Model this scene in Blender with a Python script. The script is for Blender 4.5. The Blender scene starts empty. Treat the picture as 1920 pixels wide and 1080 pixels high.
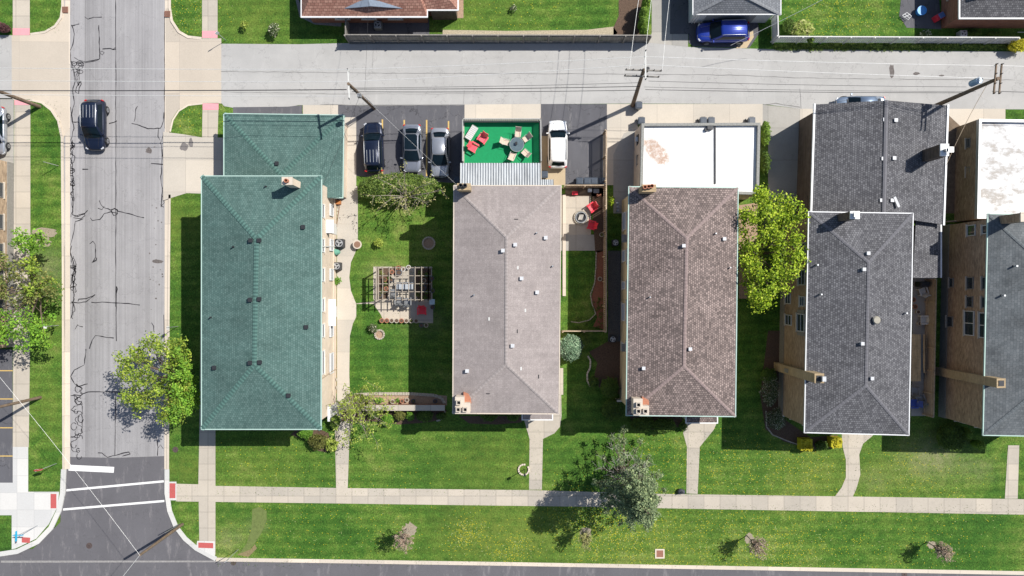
import bpy, math, random
import numpy as np
from mathutils import Vector, Matrix
R = math.radians
random.seed(7); np.random.seed(7)
S = bpy.context.scene
COL = S.collection
# ---------------------------------------------------------------- camera, world, sun
CAMH = 65.0
cam = bpy.data.objects.new('camera', bpy.data.cameras.new('camera'))
COL.objects.link(cam); cam.location = (0, 0, CAMH)
cam.data.sensor_width = 36; cam.data.lens = 36 * 1300 / 1920
cam.data.clip_end = 3000; cam.data.clip_start = 0.5
S.camera = cam
SUN = Vector((.73, .435, 1)).normalized()
w = bpy.data.worlds.new('World'); S.world = w; w.use_nodes = True
nt = w.node_tree
sky = nt.nodes.new('ShaderNodeTexSky'); sky.sky_type = 'NISHITA'; sky.sun_disc = False
sky.sun_elevation = math.asin(SUN.z); sky.sun_rotation = math.atan2(SUN.x, SUN.y)
nt.links.new(sky.outputs[0], nt.nodes['Background'].inputs[0])
nt.nodes['Background'].inputs[1].default_value = 0.085
sun = bpy.data.objects.new('sun', bpy.data.lights.new('sun', 'SUN'))
COL.objects.link(sun); sun.data.energy = 4.7; sun.data.angle = R(0.5); sun.data.color = (1, .955, .88)
sun.rotation_euler = SUN.to_track_quat('Z', 'Y').to_euler()
S.view_settings.view_transform = 'Standard'; S.view_settings.look = 'None'
S.view_settings.exposure = 0.42; S.view_settings.gamma = 1
S.view_settings.use_curve_mapping = False

def W(px, py, h=0.0):
    """world point at height h that stands at this spot of the survey picture"""
    k = (CAMH - h) / CAMH / 20.0
    return Vector(((px - 960) * k, (540 - py) * k, h))

# ---------------------------------------------------------------- mesh helpers
def wloc(o):
    v = Vector((0, 0, 0))
    while o is not None:
        v += o.location; o = o.parent
    return v

class MB:
    def __init__(s): s.v = []; s.f = []; s.m = []; s.cur = 0; s.sm = []
    def add(s, vs, fs, smooth=False):
        b = len(s.v); s.v += [tuple(x) for x in vs]
        for f in fs: s.f.append(tuple(b + i for i in f)); s.m.append(s.cur); s.sm.append(smooth)
        return s
    def box(s, c, sz, rot=0, tilt=None):
        M = Matrix.Rotation(rot, 3, 'Z')
        if tilt is not None: M = M @ tilt
        c = Vector(c); vs = []
        for x in (-.5, .5):
            for y in (-.5, .5):
                for z in (-.5, .5): vs.append(c + M @ Vector((x * sz[0], y * sz[1], z * sz[2])))
        return s.add(vs, [(0,1,3,2),(4,6,7,5),(0,4,5,1),(2,3,7,6),(0,2,6,4),(1,5,7,3)])
    def prism(s, poly, z0, z1):
        n = len(poly); poly = [Vector((p[0], p[1])) for p in poly]
        a = sum(poly[i].x * poly[(i+1) % n].y - poly[(i+1) % n].x * poly[i].y for i in range(n))
        if a < 0: poly = poly[::-1]
        vs = [(p.x, p.y, z0) for p in poly] + [(p.x, p.y, z1) for p in poly]
        fs = [tuple(range(n, 2*n)), tuple(reversed(range(n)))] + [(i, (i+1) % n, n + (i+1) % n, n + i) for i in range(n)]
        return s.add(vs, fs)
    def sheet(s, poly, z):
        n = len(poly); P = [Vector((p[0], p[1])) for p in poly]
        a = sum(P[i].x * P[(i+1) % n].y - P[(i+1) % n].x * P[i].y for i in range(n))
        if a < 0: P = P[::-1]
        zf = z if callable(z) else (lambda x, y: z)
        return s.add([(p.x, p.y, zf(p.x, p.y)) for p in P], [tuple(range(n))])
    def tube(s, pts, rad, n=6, cap=True, smooth=True):
        pts = [Vector(p) for p in pts]
        if not isinstance(rad, (list, tuple)): rad = [rad] * len(pts)
        rings = []
        for i, p in enumerate(pts):
            d = (pts[min(i+1, len(pts)-1)] - pts[max(i-1, 0)]).normalized()
            up = Vector((0, 0, 1)) if abs(d.z) < .9 else Vector((1, 0, 0))
            a = d.cross(up).normalized(); b = a.cross(d)
            rings.append([p + (a * math.cos(t) + b * math.sin(t)) * rad[i] for t in [2*math.pi*k/n for k in range(n)]])
        vs = [q for r in rings for q in r]; fs = []
        for i in range(len(pts) - 1):
            for k in range(n):
                fs.append((i*n+k, i*n+(k+1) % n, (i+1)*n+(k+1) % n, (i+1)*n+k))
        s.add(vs, fs, smooth)
        if cap: s.add(rings[0], [tuple(range(n))]); s.add(rings[-1], [tuple(reversed(range(n)))])
        return s
    def cyl(s, c, r, h, n=16, r2=None):
        return s.tube([c, (c[0], c[1], c[2] + h)], [r, r if r2 is None else r2], n)
    def ring(s, c, r0, r1, h, n=20):
        vs = []
        for z in (c[2], c[2] + h):
            for r in (r0, r1):
                for k in range(n):
                    t = 2*math.pi*k/n; vs.append((c[0] + r*math.cos(t), c[1] + r*math.sin(t), z))
        fs = []
        for k in range(n):
            j = (k+1) % n
            fs += [(k, j, 2*n+j, 2*n+k), (n+k, 3*n+k, 3*n+j, n+j), (2*n+k, 2*n+j, 3*n+j, 3*n+k)]
        return s.add(vs, fs)
    def blob(s, c, r, seg=10, rings=6, jit=.12, zmin=None):
        vs = [(c[0], c[1], c[2] + r[2])]
        for i in range(1, rings):
            a = math.pi * i / rings
            for k in range(seg):
                t = 2*math.pi*k/seg; q = 1 + random.uniform(-jit, jit)
                vs.append((c[0] + r[0]*math.sin(a)*math.cos(t)*q, c[1] + r[1]*math.sin(a)*math.sin(t)*q, c[2] + r[2]*math.cos(a)*q))
        vs.append((c[0], c[1], c[2] - r[2]))
        if zmin is not None: vs = [(x, y, max(z, zmin)) for x, y, z in vs]
        fs = [(0, 1+k, 1+(k+1) % seg) for k in range(seg)]
        for i in range(rings - 2):
            for k in range(seg):
                a = 1+i*seg; fs.append((a+k, a+seg+k, a+seg+(k+1) % seg, a+(k+1) % seg))
        a = 1+(rings-2)*seg; L = len(vs)-1
        fs += [(a+k, L, a+(k+1) % seg) for k in range(seg)]
        return s.add(vs, fs, True)
    def build(s, name, mat, parent=None, smooth=False, sub=0, label=None, bevel=0):
        off = wloc(parent)
        me = bpy.data.meshes.new(name)
        me.from_pydata([(x-off.x, y-off.y, z-off.z) for x, y, z in s.v], [], s.f)
        mats = mat if isinstance(mat, (list, tuple)) else [mat]
        for m in mats: me.materials.append(m)
        me.polygons.foreach_set('material_index', s.m)
        me.polygons.foreach_set('use_smooth', [smooth or x for x in s.sm])
        me.update()
        uv = me.uv_layers.new(name='UVMap')
        data = np.zeros(len(me.loops) * 2, dtype=np.float32)
        for p in me.polygons:
            n = p.normal
            if abs(n.z) > .995: u = Vector((1, 0, 0)); v = Vector((0, 1, 0))
            else: u = Vector((-n.y, n.x, 0)).normalized(); v = n.cross(u)
            for li in p.loop_indices:
                co = me.vertices[me.loops[li].vertex_index].co + off
                data[2*li] = co.dot(u); data[2*li+1] = co.dot(v)
        uv.data.foreach_set('uv', data)
        o = bpy.data.objects.new(name, me); COL.objects.link(o)
        if parent is not None: o.parent = parent
        if label: o['label'] = label
        if bevel:
            b = o.modifiers.new('b', 'BEVEL'); b.width = bevel; b.segments = 2; b.limit_method = 'ANGLE'
        if sub:
            m = o.modifiers.new('s', 'SUBSURF'); m.levels = sub; m.render_levels = sub
        return o

def tag(o, label=None, cat=None, group=None, kind=None):
    if label: o['label'] = label
    if cat: o['category'] = cat
    if group: o['group'] = group
    if kind: o['kind'] = kind
    return o
def empty(name, loc, label, cat, group=None, rz=0):
    o = bpy.data.objects.new(name, None); COL.objects.link(o)
    o.location = loc; o.rotation_euler.z = rz; o.empty_display_size = .3
    return tag(o, label, cat, group)
def kids(o): return [c for c in bpy.data.objects if c.parent == o]
def copy_tree(o, parent=None):
    c = o.copy(); COL.objects.link(c); c.parent = parent
    for ch in kids(o): copy_tree(ch, c)
    return c
def struct(name, mb, mat, label=None):
    o = mb.build(name, mat); return tag(o, label, None, None, 'structure')
def P(pts, h=0): return [W(x, y, h) for x, y in pts]

# ---------------------------------------------------------------- materials
class NT:
    def __init__(s, name):
        s.m = bpy.data.materials.new(name); s.m.use_nodes = True; s.t = s.m.node_tree
        s.b = s.t.nodes['Principled BSDF']; s.out = s.t.nodes['Material Output']
    def n(s, typ, **kw):
        x = s.t.nodes.new(typ)
        for k, v in kw.items():
            if k.startswith('i_'): x.inputs[k[2:].replace('_', ' ')].default_value = v
            else: setattr(x, k, v)
        return x
    def l(s, a, b): s.t.links.new(a, b)
    def noise(s, scale, vec=None, detail=4, rough=.6, ):
        x = s.n('ShaderNodeTexNoise'); x.inputs['Scale'].default_value = scale
        x.inputs['Detail'].default_value = detail; x.inputs['Roughness'].default_value = rough
        if vec is not None: s.l(vec, x.inputs['Vector'])
        return x.outputs['Fac']
    def mp(s, vec, scale=(1,1,1), rot=(0,0,0), loc=(0,0,0)):
        x = s.n('ShaderNodeMapping'); x.inputs['Scale'].default_value = scale
        x.inputs['Rotation'].default_value = rot; x.inputs['Location'].default_value = loc
        s.l(vec, x.inputs['Vector']); return x.outputs[0]
    def ramp(s, fac, stops):
        x = s.n('ShaderNodeValToRGB'); e = x.color_ramp.elements
        while len(e) < len(stops): e.new(.5)
        for i, (p, c) in enumerate(stops):
            e[i].position = p; e[i].color = (c[0], c[1], c[2], 1) if isinstance(c, tuple) else (c, c, c, 1)
        s.l(fac, x.inputs[0]); return x.outputs[0]
    def mix(s, fac, a, b, mode='MIX'):
        x = s.n('ShaderNodeMix', data_type='RGBA', blend_type=mode)
        for sock, val in ((x.inputs[0], fac), (x.inputs[6], a), (x.inputs[7], b)):
            if isinstance(val, (int, float)): sock.default_value = val if sock == x.inputs[0] else (val, val, val, 1)
            elif isinstance(val, tuple): sock.default_value = (val[0], val[1], val[2], 1)
            else: s.l(val, sock)
        return x.outputs[2]
    def math(s, op, a, b=0, c=0):
        x = s.n('ShaderNodeMath', operation=op)
        for i, val in enumerate((a, b, c)):
            if isinstance(val, (int, float)): x.inputs[i].default_value = val
            else: s.l(val, x.inputs[i])
        return x.outputs[0]
    def pos(s): return s.n('ShaderNodeNewGeometry').outputs['Position']
    def uv(s): return s.n('ShaderNodeUVMap').outputs[0]
    def bump(s, h, strength=.3, dist=.02):
        x = s.n('ShaderNodeBump'); x.inputs['Strength'].default_value = strength; x.inputs['Distance'].default_value = dist
        s.l(h, x.inputs['Height']); s.l(x.outputs[0], s.b.inputs['Normal'])
    def fin(s, col, rough=.85, spec=.3, metal=0, coat=0):
        if isinstance(col, tuple): s.b.inputs['Base Color'].default_value = (*col, 1)
        else: s.l(col, s.b.inputs['Base Color'])
        s.b.inputs['Roughness'].default_value = rough; s.b.inputs['Specular IOR Level'].default_value = spec
        s.b.inputs['Metallic'].default_value = metal; s.b.inputs['Coat Weight'].default_value = coat
        return s.m

def scal(c, f): return tuple(max(0, min(1, x * f)) for x in c)
_mc = {}
def flat(name, col, rough=.7, metal=0, spec=.4, coat=0, var=.18, vs=6):
    if name in _mc: return _mc[name]
    t = NT(name); f = t.noise(vs, t.pos(), 5, .65)
    c = t.ramp(f, [(.25, scal(col, 1 - var)), (.75, scal(col, 1 + var))])
    _mc[name] = t.fin(c, rough, spec, metal, coat); return _mc[name]

def concrete(name, col, slab=(1.5, 1.5), seam=.5, var=.12, off=(0, 0), stain=.3):
    t = NT(name); p = t.pos()
    a = t.noise(.35, p, 6, .7); b = t.noise(9, p, 4, .7)
    c = t.ramp(a, [(.3, scal(col, 1 - var)), (.7, scal(col, 1 + var))])
    c = t.mix(.35, c, t.ramp(b, [(.3, scal(col, .8)), (.7, scal(col, 1.12))]))
    st = t.ramp(t.noise(.9, t.mp(p, loc=(13, 5, 0)), 6, .75), [(.56, 0.0), (.75, 1.0)])
    c = t.mix(t.math('MULTIPLY', st, stain), c, scal(col, .55))
    br = t.n('ShaderNodeTexBrick', offset=0.0)
    t.l(t.mp(p, loc=(off[0], off[1], 0)), br.inputs['Vector'])
    for k, v in (('Scale', 1), ('Mortar Size', .02), ('Mortar Smooth', .3), ('Bias', 0), ('Brick Width', slab[0]), ('Row Height', slab[1])): br.inputs[k].default_value = v
    br.inputs['Color1'].default_value = (.86, .87, .88, 1); br.inputs['Color2'].default_value = (1.06, 1.05, 1.03, 1); br.inputs['Mortar'].default_value = (seam, seam, seam, 1)
    c = t.mix(1, c, br.outputs['Color'], 'MULTIPLY')
    t.bump(b, .15, .01)
    return t.fin(c, .9, .2)

def asphalt(name, col, streak=(1.2, .05, 1), light=None, crack=.25, var=.12, band=False):
    t = NT(name); p = t.pos()
    a = t.noise(1, t.mp(p, scale=streak), 6, .6); b = t.noise(14, p, 5, .8); d = t.noise(.25, p, 5, .7)
    c = t.ramp(a, [(.3, scal(col, 1 - var)), (.7, scal(col, 1 + var))])
    c = t.mix(.4, c, t.ramp(b, [(.35, scal(col, .72)), (.68, scal(col, 1.2))]))
    c = t.mix(.3, c, t.ramp(d, [(.35, scal(col, .8)), (.65, scal(col, 1.2))]))
    if band:
        sx = t.n('ShaderNodeSeparateXYZ'); t.l(p, sx.inputs[0]); q = t.math('MULTIPLY', t.math('ADD', sx.outputs[0], 41.6), .11)
        c = t.mix(1, c, t.ramp(q, [(0, 1.06), (.162, 1.06), (.166, .80), (.24, .86), (.38, .98), (.48, 1.02), (.52, .93), (.60, 1.0), (.80, .93), (.90, 1.04), (1, 1.02)]), 'MULTIPLY')
        c = t.mix(1, c, t.ramp(t.noise(1, t.mp(p, scale=(5, .04, 1)), 3, .6), [(.3, .87), (.7, 1.10)]), 'MULTIPLY')
    if light:
        e = t.noise(1.0, t.mp(p, scale=(1.6, .35, 1), loc=(3, 1, 0)), 8, .75)
        c = t.mix(t.math('MULTIPLY', t.ramp(e, [(.55, 0.), (.72, 1.)]), .5), c, light)
    v = t.n('ShaderNodeTexVoronoi', feature='DISTANCE_TO_EDGE'); v.inputs['Scale'].default_value = .33
    wv = t.n('ShaderNodeVectorMath', operation='ADD'); t.l(p, wv.inputs[0])
    nn = t.n('ShaderNodeTexNoise'); nn.inputs['Scale'].default_value = 1.3; nn.inputs['Detail'].default_value = 6
    t.l(p, nn.inputs['Vector']); sc = t.n('ShaderNodeVectorMath', operation='SCALE'); sc.inputs['Scale'].default_value = 2.2
    t.l(nn.outputs['Color'], sc.inputs[0]); t.l(sc.outputs[0], wv.inputs[1]); t.l(wv.outputs[0], v.inputs['Vector'])
    cr = t.math('MULTIPLY', t.math('LESS_THAN', v.outputs['Distance'], .008), crack)
    c = t.mix(cr, c, scal(col, .4))
    t.bump(b, .25, .01)
    return t.fin(c, .88, .25)

def grass_mat(name, dand=True, dark=1.0):
    t = NT(name); p = t.pos()
    a = t.noise(.10, p, 5, .6); b = t.noise(.8, p, 7, .8); c3 = t.noise(7.5, t.mp(p, scale=(1, .8, 1)), 5, .85); d = t.noise(24, p, 3, .8)
    s = t.math('ADD', t.math('MULTIPLY', a, .55), t.math('MULTIPLY', b, .45))
    c = t.ramp(s, [(.37, (.028, .078, .012)), (.46, (.048, .114, .016)), (.54, (.086, .152, .024)), (.64, (.155, .195, .048))])
    c = t.mix(1, c, t.ramp(c3, [(.25, .35), (.5, 1.), (.76, 1.95)]), 'MULTIPLY')
    c = t.mix(.6, c, t.mix(1, c, t.ramp(d, [(.3, .55), (.7, 1.5)]), 'MULTIPLY'))
    # mowing passes
    wv = t.n('ShaderNodeTexWave', bands_direction='Y'); wv.inputs['Scale'].default_value = .33; wv.inputs['Distortion'].default_value = 4.5
    wv.inputs['Detail'].default_value = 2; wv.inputs['Detail Scale'].default_value = .2; t.l(p, wv.inputs['Vector'])
    c = t.mix(1, c, t.ramp(wv.outputs['Fac'], [(0, .86), (1, 1.12)]), 'MULTIPLY')
    # mown yellow green and dry zones
    sp0 = t.n('ShaderNodeSeparateXYZ'); t.l(p, sp0.inputs[0])
    def zone(lst):
        out = None
        for bx, by, br, amt in lst:
            q = W(bx, by); dx = t.math('DIVIDE', t.math('SUBTRACT', sp0.outputs[0], q.x), br / 20); dy = t.math('DIVIDE', t.math('SUBTRACT', sp0.outputs[1], q.y), br / 20 * .7)
            g = t.math('MULTIPLY', t.math('EXPONENT', t.math('MULTIPLY', t.math('ADD', t.math('MULTIPLY', dx, dx), t.math('MULTIPLY', dy, dy)), -1)), amt); out = g if out is None else t.math('ADD', out, g)
        return out
    if dand:
        zn = t.ramp(t.noise(1.3, t.mp(p, loc=(8, 3, 0)), 6, .8), [(.35, .15), (.62, 1.3)])
        c = t.mix(t.math('MULTIPLY', zone([(880, 1005, 90, .6), (1000, 1010, 90, .6), (900, 860, 110, .4), (1520, 890, 90, .5), (1690, 880, 80, .5), (350, 880, 45, .6), (500, 870, 90, .3), (1180, 1010, 100, .25), (345, 420, 50, .6), (480, 30, 70, .45), (900, 25, 90, .3), (1300, 1020, 130, .25), (80, 600, 50, .4), (80, 760, 60, .35), (700, 480, 60, .25)]), zn), c, (.135, .178, .032))
        c = t.mix(t.math('MULTIPLY', zone([(1750, 855, 55, .9), (480, 985, 20, .5), (90, 500, 40, .7), (430, 1010, 25, .5), (1840, 880, 30, .4), (1640, 900, 30, .3), (720, 512, 30, .5), (800, 600, 40, .4)]), zn), c, (.20, .21, .10))
        c = t.mix(t.math('MULTIPLY', zone([(430, 960, 40, .5), (800, 880, 80, .3), (1850, 1010, 80, .45), (1430, 870, 60, .3), (85, 300, 60, .3), (740, 660, 60, .3), (600, 990, 90, .25)]), zn), c, (.02, .085, .012))
        c = t.mix(1, c, t.ramp(c3, [(.3, .72), (.7, 1.32)]), 'MULTIPLY')
    # thin dry patches
    dp = t.ramp(t.noise(.42, t.mp(p, loc=(31, 7, 0)), 8, .8), [(.63, 0.), (.78, 1.)])
    c = t.mix(t.math('MULTIPLY', dp, .55), c, (.21, .19, .085))
    if dand:
        sep = t.n('ShaderNodeSeparateXYZ'); t.l(p, sep.inputs[0])
        dens = None
        for bx, by, br, amt in ((875, 1005, 32, .95), (962, 1030, 34, .75), (1080, 960, 60, .4), (1150, 985, 50, .4), (1140, 1000, 90, .28), (1300, 1010, 120, .26), (1460, 1040, 90, .26), (1385, 870, 70, .2), (1500, 880, 70, .2), (1700, 880, 60, .16),
                               (700, 1000, 160, .05), (480, 870, 60, .06), (1250, 860, 60, .16), (1700, 1020, 150, .10), (1560, 30, 90, .25), (560, 950, 160, .04), (360, 30, 60, .2), (345, 230, 50, .14), (940, 30, 100, .05)):
            q = W(bx, by)
            dx = t.math('DIVIDE', t.math('SUBTRACT', sep.outputs[0], q.x), br / 20); dy = t.math('DIVIDE', t.math('SUBTRACT', sep.outputs[1], q.y), br / 20 * .8)
            g = t.math('MULTIPLY', t.math('EXPONENT', t.math('MULTIPLY', t.math('ADD', t.math('MULTIPLY', dx, dx), t.math('MULTIPLY', dy, dy)), -1)), amt)
            dens = g if dens is None else t.math('ADD', dens, g)
        dens = t.math('MULTIPLY', dens, t.ramp(t.noise(.8, t.mp(p, loc=(4, 9, 0)), 4, .7), [(.32, .25), (.6, 1.5)]))
        v = t.n('ShaderNodeTexVoronoi'); v.inputs['Scale'].default_value = 9.0; v.inputs['Randomness'].default_value = 1; t.l(p, v.inputs['Vector'])
        cs = t.n('ShaderNodeSeparateColor'); t.l(v.outputs['Color'], cs.inputs[0])
        m = t.math('MULTIPLY', t.math('LESS_THAN', v.outputs['Distance'], .36), t.math('LESS_THAN', cs.outputs[0], dens))
        c = t.mix(t.math('MULTIPLY', m, .65), c, t.mix(t.math('GREATER_THAN', cs.outputs[1], .7), (.60, .50, .03), (.42, .44, .20)))
    t.bump(c3, .8, .06)
    if dark != 1: c = t.mix(1, c, dark, 'MULTIPLY')
    return t.fin(c, .9, .15)

def shingle(name, c1, c2, slot, bw=.33, rh=.25, mort=.018, var=.25, bias=0):
    t = NT(name); u = t.uv(); p = t.pos()
    br = t.n('ShaderNodeTexBrick', offset=.5); t.l(u, br.inputs['Vector'])
    for k, v in (('Scale', 1), ('Mortar Size', mort), ('Mortar Smooth', .2), ('Bias', bias), ('Brick Width', bw), ('Row Height', rh)): br.inputs[k].default_value = v
    br.inputs['Color1'].default_value = (*c1, 1); br.inputs['Color2'].default_value = (*c2, 1); br.inputs['Mortar'].default_value = (*slot, 1)
    n1 = t.noise(.5, p, 6, .7); n2 = t.noise(12, u, 4, .8)
    c = t.mix(1, br.outputs['Color'], t.ramp(n1, [(.3, 1 - var), (.7, 1 + var)]), 'MULTIPLY')
    c = t.mix(.6, c, t.mix(1, c, t.ramp(n2, [(.3, .6), (.7, 1.45)]), 'MULTIPLY'))
    # weather streaks running down the slope
    n3 = t.noise(1, t.mp(u, scale=(2.2, .12, 1)), 5, .7)
    c = t.mix(1, c, t.ramp(n3, [(.3, .9), (.7, 1.1)]), 'MULTIPLY')
    t.bump(t.math('ADD', br.outputs['Fac'], t.math('MULTIPLY', n2, -.6)), -.5, .015)
    return t.fin(c, .93, .15)

def brick(name, c1, c2, mortar, bw=.22, rh=.075, var=.2):
    t = NT(name); u = t.uv(); p = t.pos()
    br = t.n('ShaderNodeTexBrick', offset=.5); t.l(u, br.inputs['Vector'])
    for k, v in (('Scale', 1), ('Mortar Size', .008), ('Mortar Smooth', .2), ('Bias', 0), ('Brick Width', bw), ('Row Height', rh)): br.inputs[k].default_value = v
    br.inputs['Color1'].default_value = (*c1, 1); br.inputs['Color2'].default_value = (*c2, 1); br.inputs['Mortar'].default_value = (*mortar, 1)
    c = t.mix(1, br.outputs['Color'], t.ramp(t.noise(1, t.mp(u, scale=(1, 4, 1)), 5, .8), [(.3, 1 - var), (.7, 1 + var)]), 'MULTIPLY')
    c = t.mix(1, c, t.ramp(t.noise(.4, p, 4, .7), [(.3, .85), (.7, 1.12)]), 'MULTIPLY')
    t.bump(br.outputs['Fac'], -.4, .01)
    return t.fin(c, .9, .2)

def leafm(name, stops, trans=.25):
    t = NT(name); g = t.n('ShaderNodeNewGeometry')
    c = t.ramp(g.outputs['Random Per Island'], stops)
    c = t.mix(1, c, t.ramp(t.noise(.9, g.outputs['Position'], 3, .6), [(.3, .68), (.7, 1.32)]), 'MULTIPLY')
    t.fin(c, .6, .25)
    tr = t.n('ShaderNodeBsdfTranslucent'); t.l(c, tr.inputs[0])
    mx = t.n('ShaderNodeMixShader'); mx.inputs[0].default_value = trans
    t.l(t.b.outputs[0], mx.inputs[1]); t.l(tr.outputs[0], mx.inputs[2]); t.l(mx.outputs[0], t.out.inputs[0])
    return t.m

def wood(name, col, scale=(8, .6, 8)):
    t = NT(name); p = t.pos(); a = t.noise(1, t.mp(p, scale=scale), 6, .7); b = t.noise(2, p, 4, .7)
    c = t.mix(1, t.ramp(a, [(.3, scal(col, .65)), (.7, scal(col, 1.3))]), t.ramp(b, [(.3, .8), (.7, 1.15)]), 'MULTIPLY')
    return t.fin(c, .85, .2)

M = {}
M['grass'] = grass_mat('grass')
M['dirt'] = flat('dirt', (.16, .12, .085), .95, var=.35, vs=3)
M['mulch'] = flat('mulch', (.10, .065, .045), .95, var=.5, vs=9)
M['drymulch'] = flat('dry_mulch', (.33, .23, .16), .95, var=.35, vs=9)
M['redmulch'] = flat('red_mulch', (.22, .09, .055), .95, var=.4, vs=11)
M['conc'] = concrete('concrete_walk', (.45, .405, .345), (1.5, 1.5))
M['conc_w'] = concrete('concrete_new', (.54, .535, .525), (1.6, 1.6), .75, .05, stain=.05)
M['apron'] = concrete('concrete_apron', (.49, .43, .36), (5.0, 4.8), .78, .06, off=(1.2, .9), stain=.08)
M['drive'] = concrete('concrete_drive', (.50, .455, .395), (3.4, 3.0), .7, .08, stain=.15)
M['concg'] = concrete('concrete_grey', (.36, .345, .32), (3, 3), .6, .15, stain=.4)
M['pad'] = concrete('tan_pad', (.46, .37, .25), (9, 9), .7, .06)
M['curb'] = concrete('kerb_concrete', (.58, .51, .43), (3, 3), .6, .07)
M['curbw'] = concrete('kerb_white', (.53, .525, .51), (3, 3), .7, .05)
M['road'] = asphalt('old_asphalt', (.293, .286, .292), (.8, .12, 1), (.36, .355, .36), .25, var=.14, band=True)
M['alley'] = asphalt('alley_paving', (.375, .37, .362), (.05, .7, 1), (.46, .45, .44), .3, .10)
M['roadnew'] = asphalt('new_asphalt', (.115, .112, .122), (.5, .1, 1), (.32, .3, .3), .2)
M['lot'] = asphalt('lot_asphalt', (.10, .10, .112), (.8, .2, 1), (.26, .25, .25), .7, .2)
M['tar'] = flat('tar', (.028, .026, .03), .5)
M['stain'] = flat('oil_stain', (.17, .155, .15), .8, var=.3)
M['paintw'] = flat('road_paint_white', (.68, .68, .67), .7, var=.1, vs=12)
M['painty'] = flat('road_paint_yellow', (.52, .36, .12), .7, var=.2, vs=12)
M['pink'] = flat('pink_tactile', (.66, .30, .33), .8, var=.08)
M['red'] = flat('red_tactile', (.42, .09, .085), .8, var=.1)
M['iron'] = flat('cast_iron', (.10, .075, .07), .7, .3)
M['rust'] = flat('rusty_iron', (.26, .12, .08), .8)
M['white'] = flat('white_trim', (.66, .67, .68), .5, var=.04)
M['whitey'] = flat('aged_white', (.54, .54, .52), .6, var=.12)
M['mint'] = flat('pale_green_gutter', (.38, .52, .47), .5, var=.06)
M['black'] = flat('black_plastic', (.02, .022, .026), .45)
M['dark'] = flat('dark_metal', (.035, .037, .042), .5, .3)
M['grey'] = flat('grey_metal', (.28, .29, .30), .45, .5)
M['silver'] = flat('galvanised', (.5, .52, .54), .4, .6)
M['glass'] = flat('window_glass', (.03, .04, .05), .08, 0, .8, var=.3, vs=1)
M['carglass'] = flat('car_glass', (.006, .013, .020), .10, 0, .2, var=.2, vs=2)
M['bin'] = flat('bin_plastic', (.045, .060, .085), .4)
M['wood'] = wood('pole_wood', (.17, .125, .09))
M['grwood'] = wood('weathered_wood', (.24, .225, .205), (9, 9, .6))
M['tanwood'] = wood('tan_wood', (.42, .33, .24), (3, 3, 3))
M['ltwood'] = wood('new_lumber', (.50, .38, .22), (12, .5, 3))
M['bark'] = wood('bark', (.13, .10, .075), (6, 6, 2))
M['twig'] = wood('grey_twig', (.27, .235, .20), (6, 6, 2))
M['redpl'] = flat('red_plastic', (.70, .035, .06), .45, var=.06)
M['coral'] = flat('coral_plastic', (.78, .11, .14), .45, var=.06)
M['fabric'] = flat('cream_sling', (.60, .47, .38), .8)
M['turf'] = flat('green_turf', (.006, .24, .085), .9, var=.12, vs=5)
M['terra'] = flat('terracotta', (.36, .15, .09), .8)
M['stone'] = flat('edging_stone', (.38, .34, .28), .9, var=.35, vs=7)
M['blue'] = flat('blue_plastic', (.04, .28, .66), .45)
M['sign'] = flat('street_sign_blue', (.03, .38, .60), .5)
M['signred'] = flat('stop_red', (.45, .04, .04), .5)
M['roofgreen'] = shingle('green_shingle', (.066, .118, .108), (.104, .168, .154), (.044, .086, .079), .20, .18, .016, .15)
M['capgreen'] = flat('green_cap_shade', (.046, .100, .090), .9)  # shadow of the raised hip shingles, painted as a darker cap colour
M['capgreenl'] = flat('green_cap_light', (.082, .165, .145), .9)
M['roofgrey'] = shingle('mauve_grey_shingle', (.255, .225, .217), (.295, .262, .252), (.25, .215, .21), .26, .20, .012, .13)
M['roofbrown'] = shingle('brown_shingle', (.295, .235, .215), (.112, .092, .086), (.09, .07, .068), .21, .18, .024, .24, -.05)
M['roofdark'] = shingle('charcoal_shingle', (.078, .078, .086), (.165, .165, .175), (.051, .051, .057), .20, .18, .020, .2)
M['roofslate'] = shingle('blue_grey_shingle', (.098, .108, .115), (.135, .145, .152), (.07, .08, .088), .3, .22, .012, .28)
M['roofred'] = shingle('red_brown_shingle', (.27, .135, .105), (.40, .23, .18), (.15, .08, .06), .36, .24, .022, .15)
M['roofgarage'] = shingle('grey_garage_shingle', (.15, .16, .175), (.21, .22, .24), (.09, .095, .105), .24, .18, .018, .1)
M['bcream'] = brick('cream_brick', (.66, .55, .44), (.60, .49, .385), (.55, .48, .4), var=.06)
M['capl'] = {}
for k_, c_ in (('roofgrey', (.31, .275, .265)), ('roofbrown', (.26, .20, .19)), ('roofdark', (.135, .134, .148)), ('roofgarage', (.20, .21, .225)), ('roofslate', (.12, .135, .145))): M['capl'][k_] = (flat('cap_'+k_, c_, .92), flat('cap_shade_'+k_, scal(c_, .86), .92))  # second tone of each pair: painted shade of the raised caps
M['capl']['roofgreen'] = (M['capgreenl'], M['capgreen'])
M['bpink'] = brick('pink_paver', (.45, .22, .14), (.35, .15, .09), (.4, .3, .22), .3, .15)
M['btan'] = brick('tan_brick', (.42, .31, .18), (.33, .24, .14), (.35, .3, .22))
M['byellow'] = brick('yellow_brick', (.60, .50, .32), (.52, .42, .26), (.45, .4, .3))
M['bbrown'] = brick('brown_brick', (.42, .31, .21), (.27, .19, .13), (.3, .24, .18), .3, .1, .35)
M['bred'] = brick('red_brick', (.30, .12, .075), (.22, .09, .055), (.26, .18, .14), .25, .09)
M['siding'] = wood('siding', (.13, .10, .08), (4, .4, 4))
M['found'] = flat('foundation', (.22, .21, .19), .9, var=.2)

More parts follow.
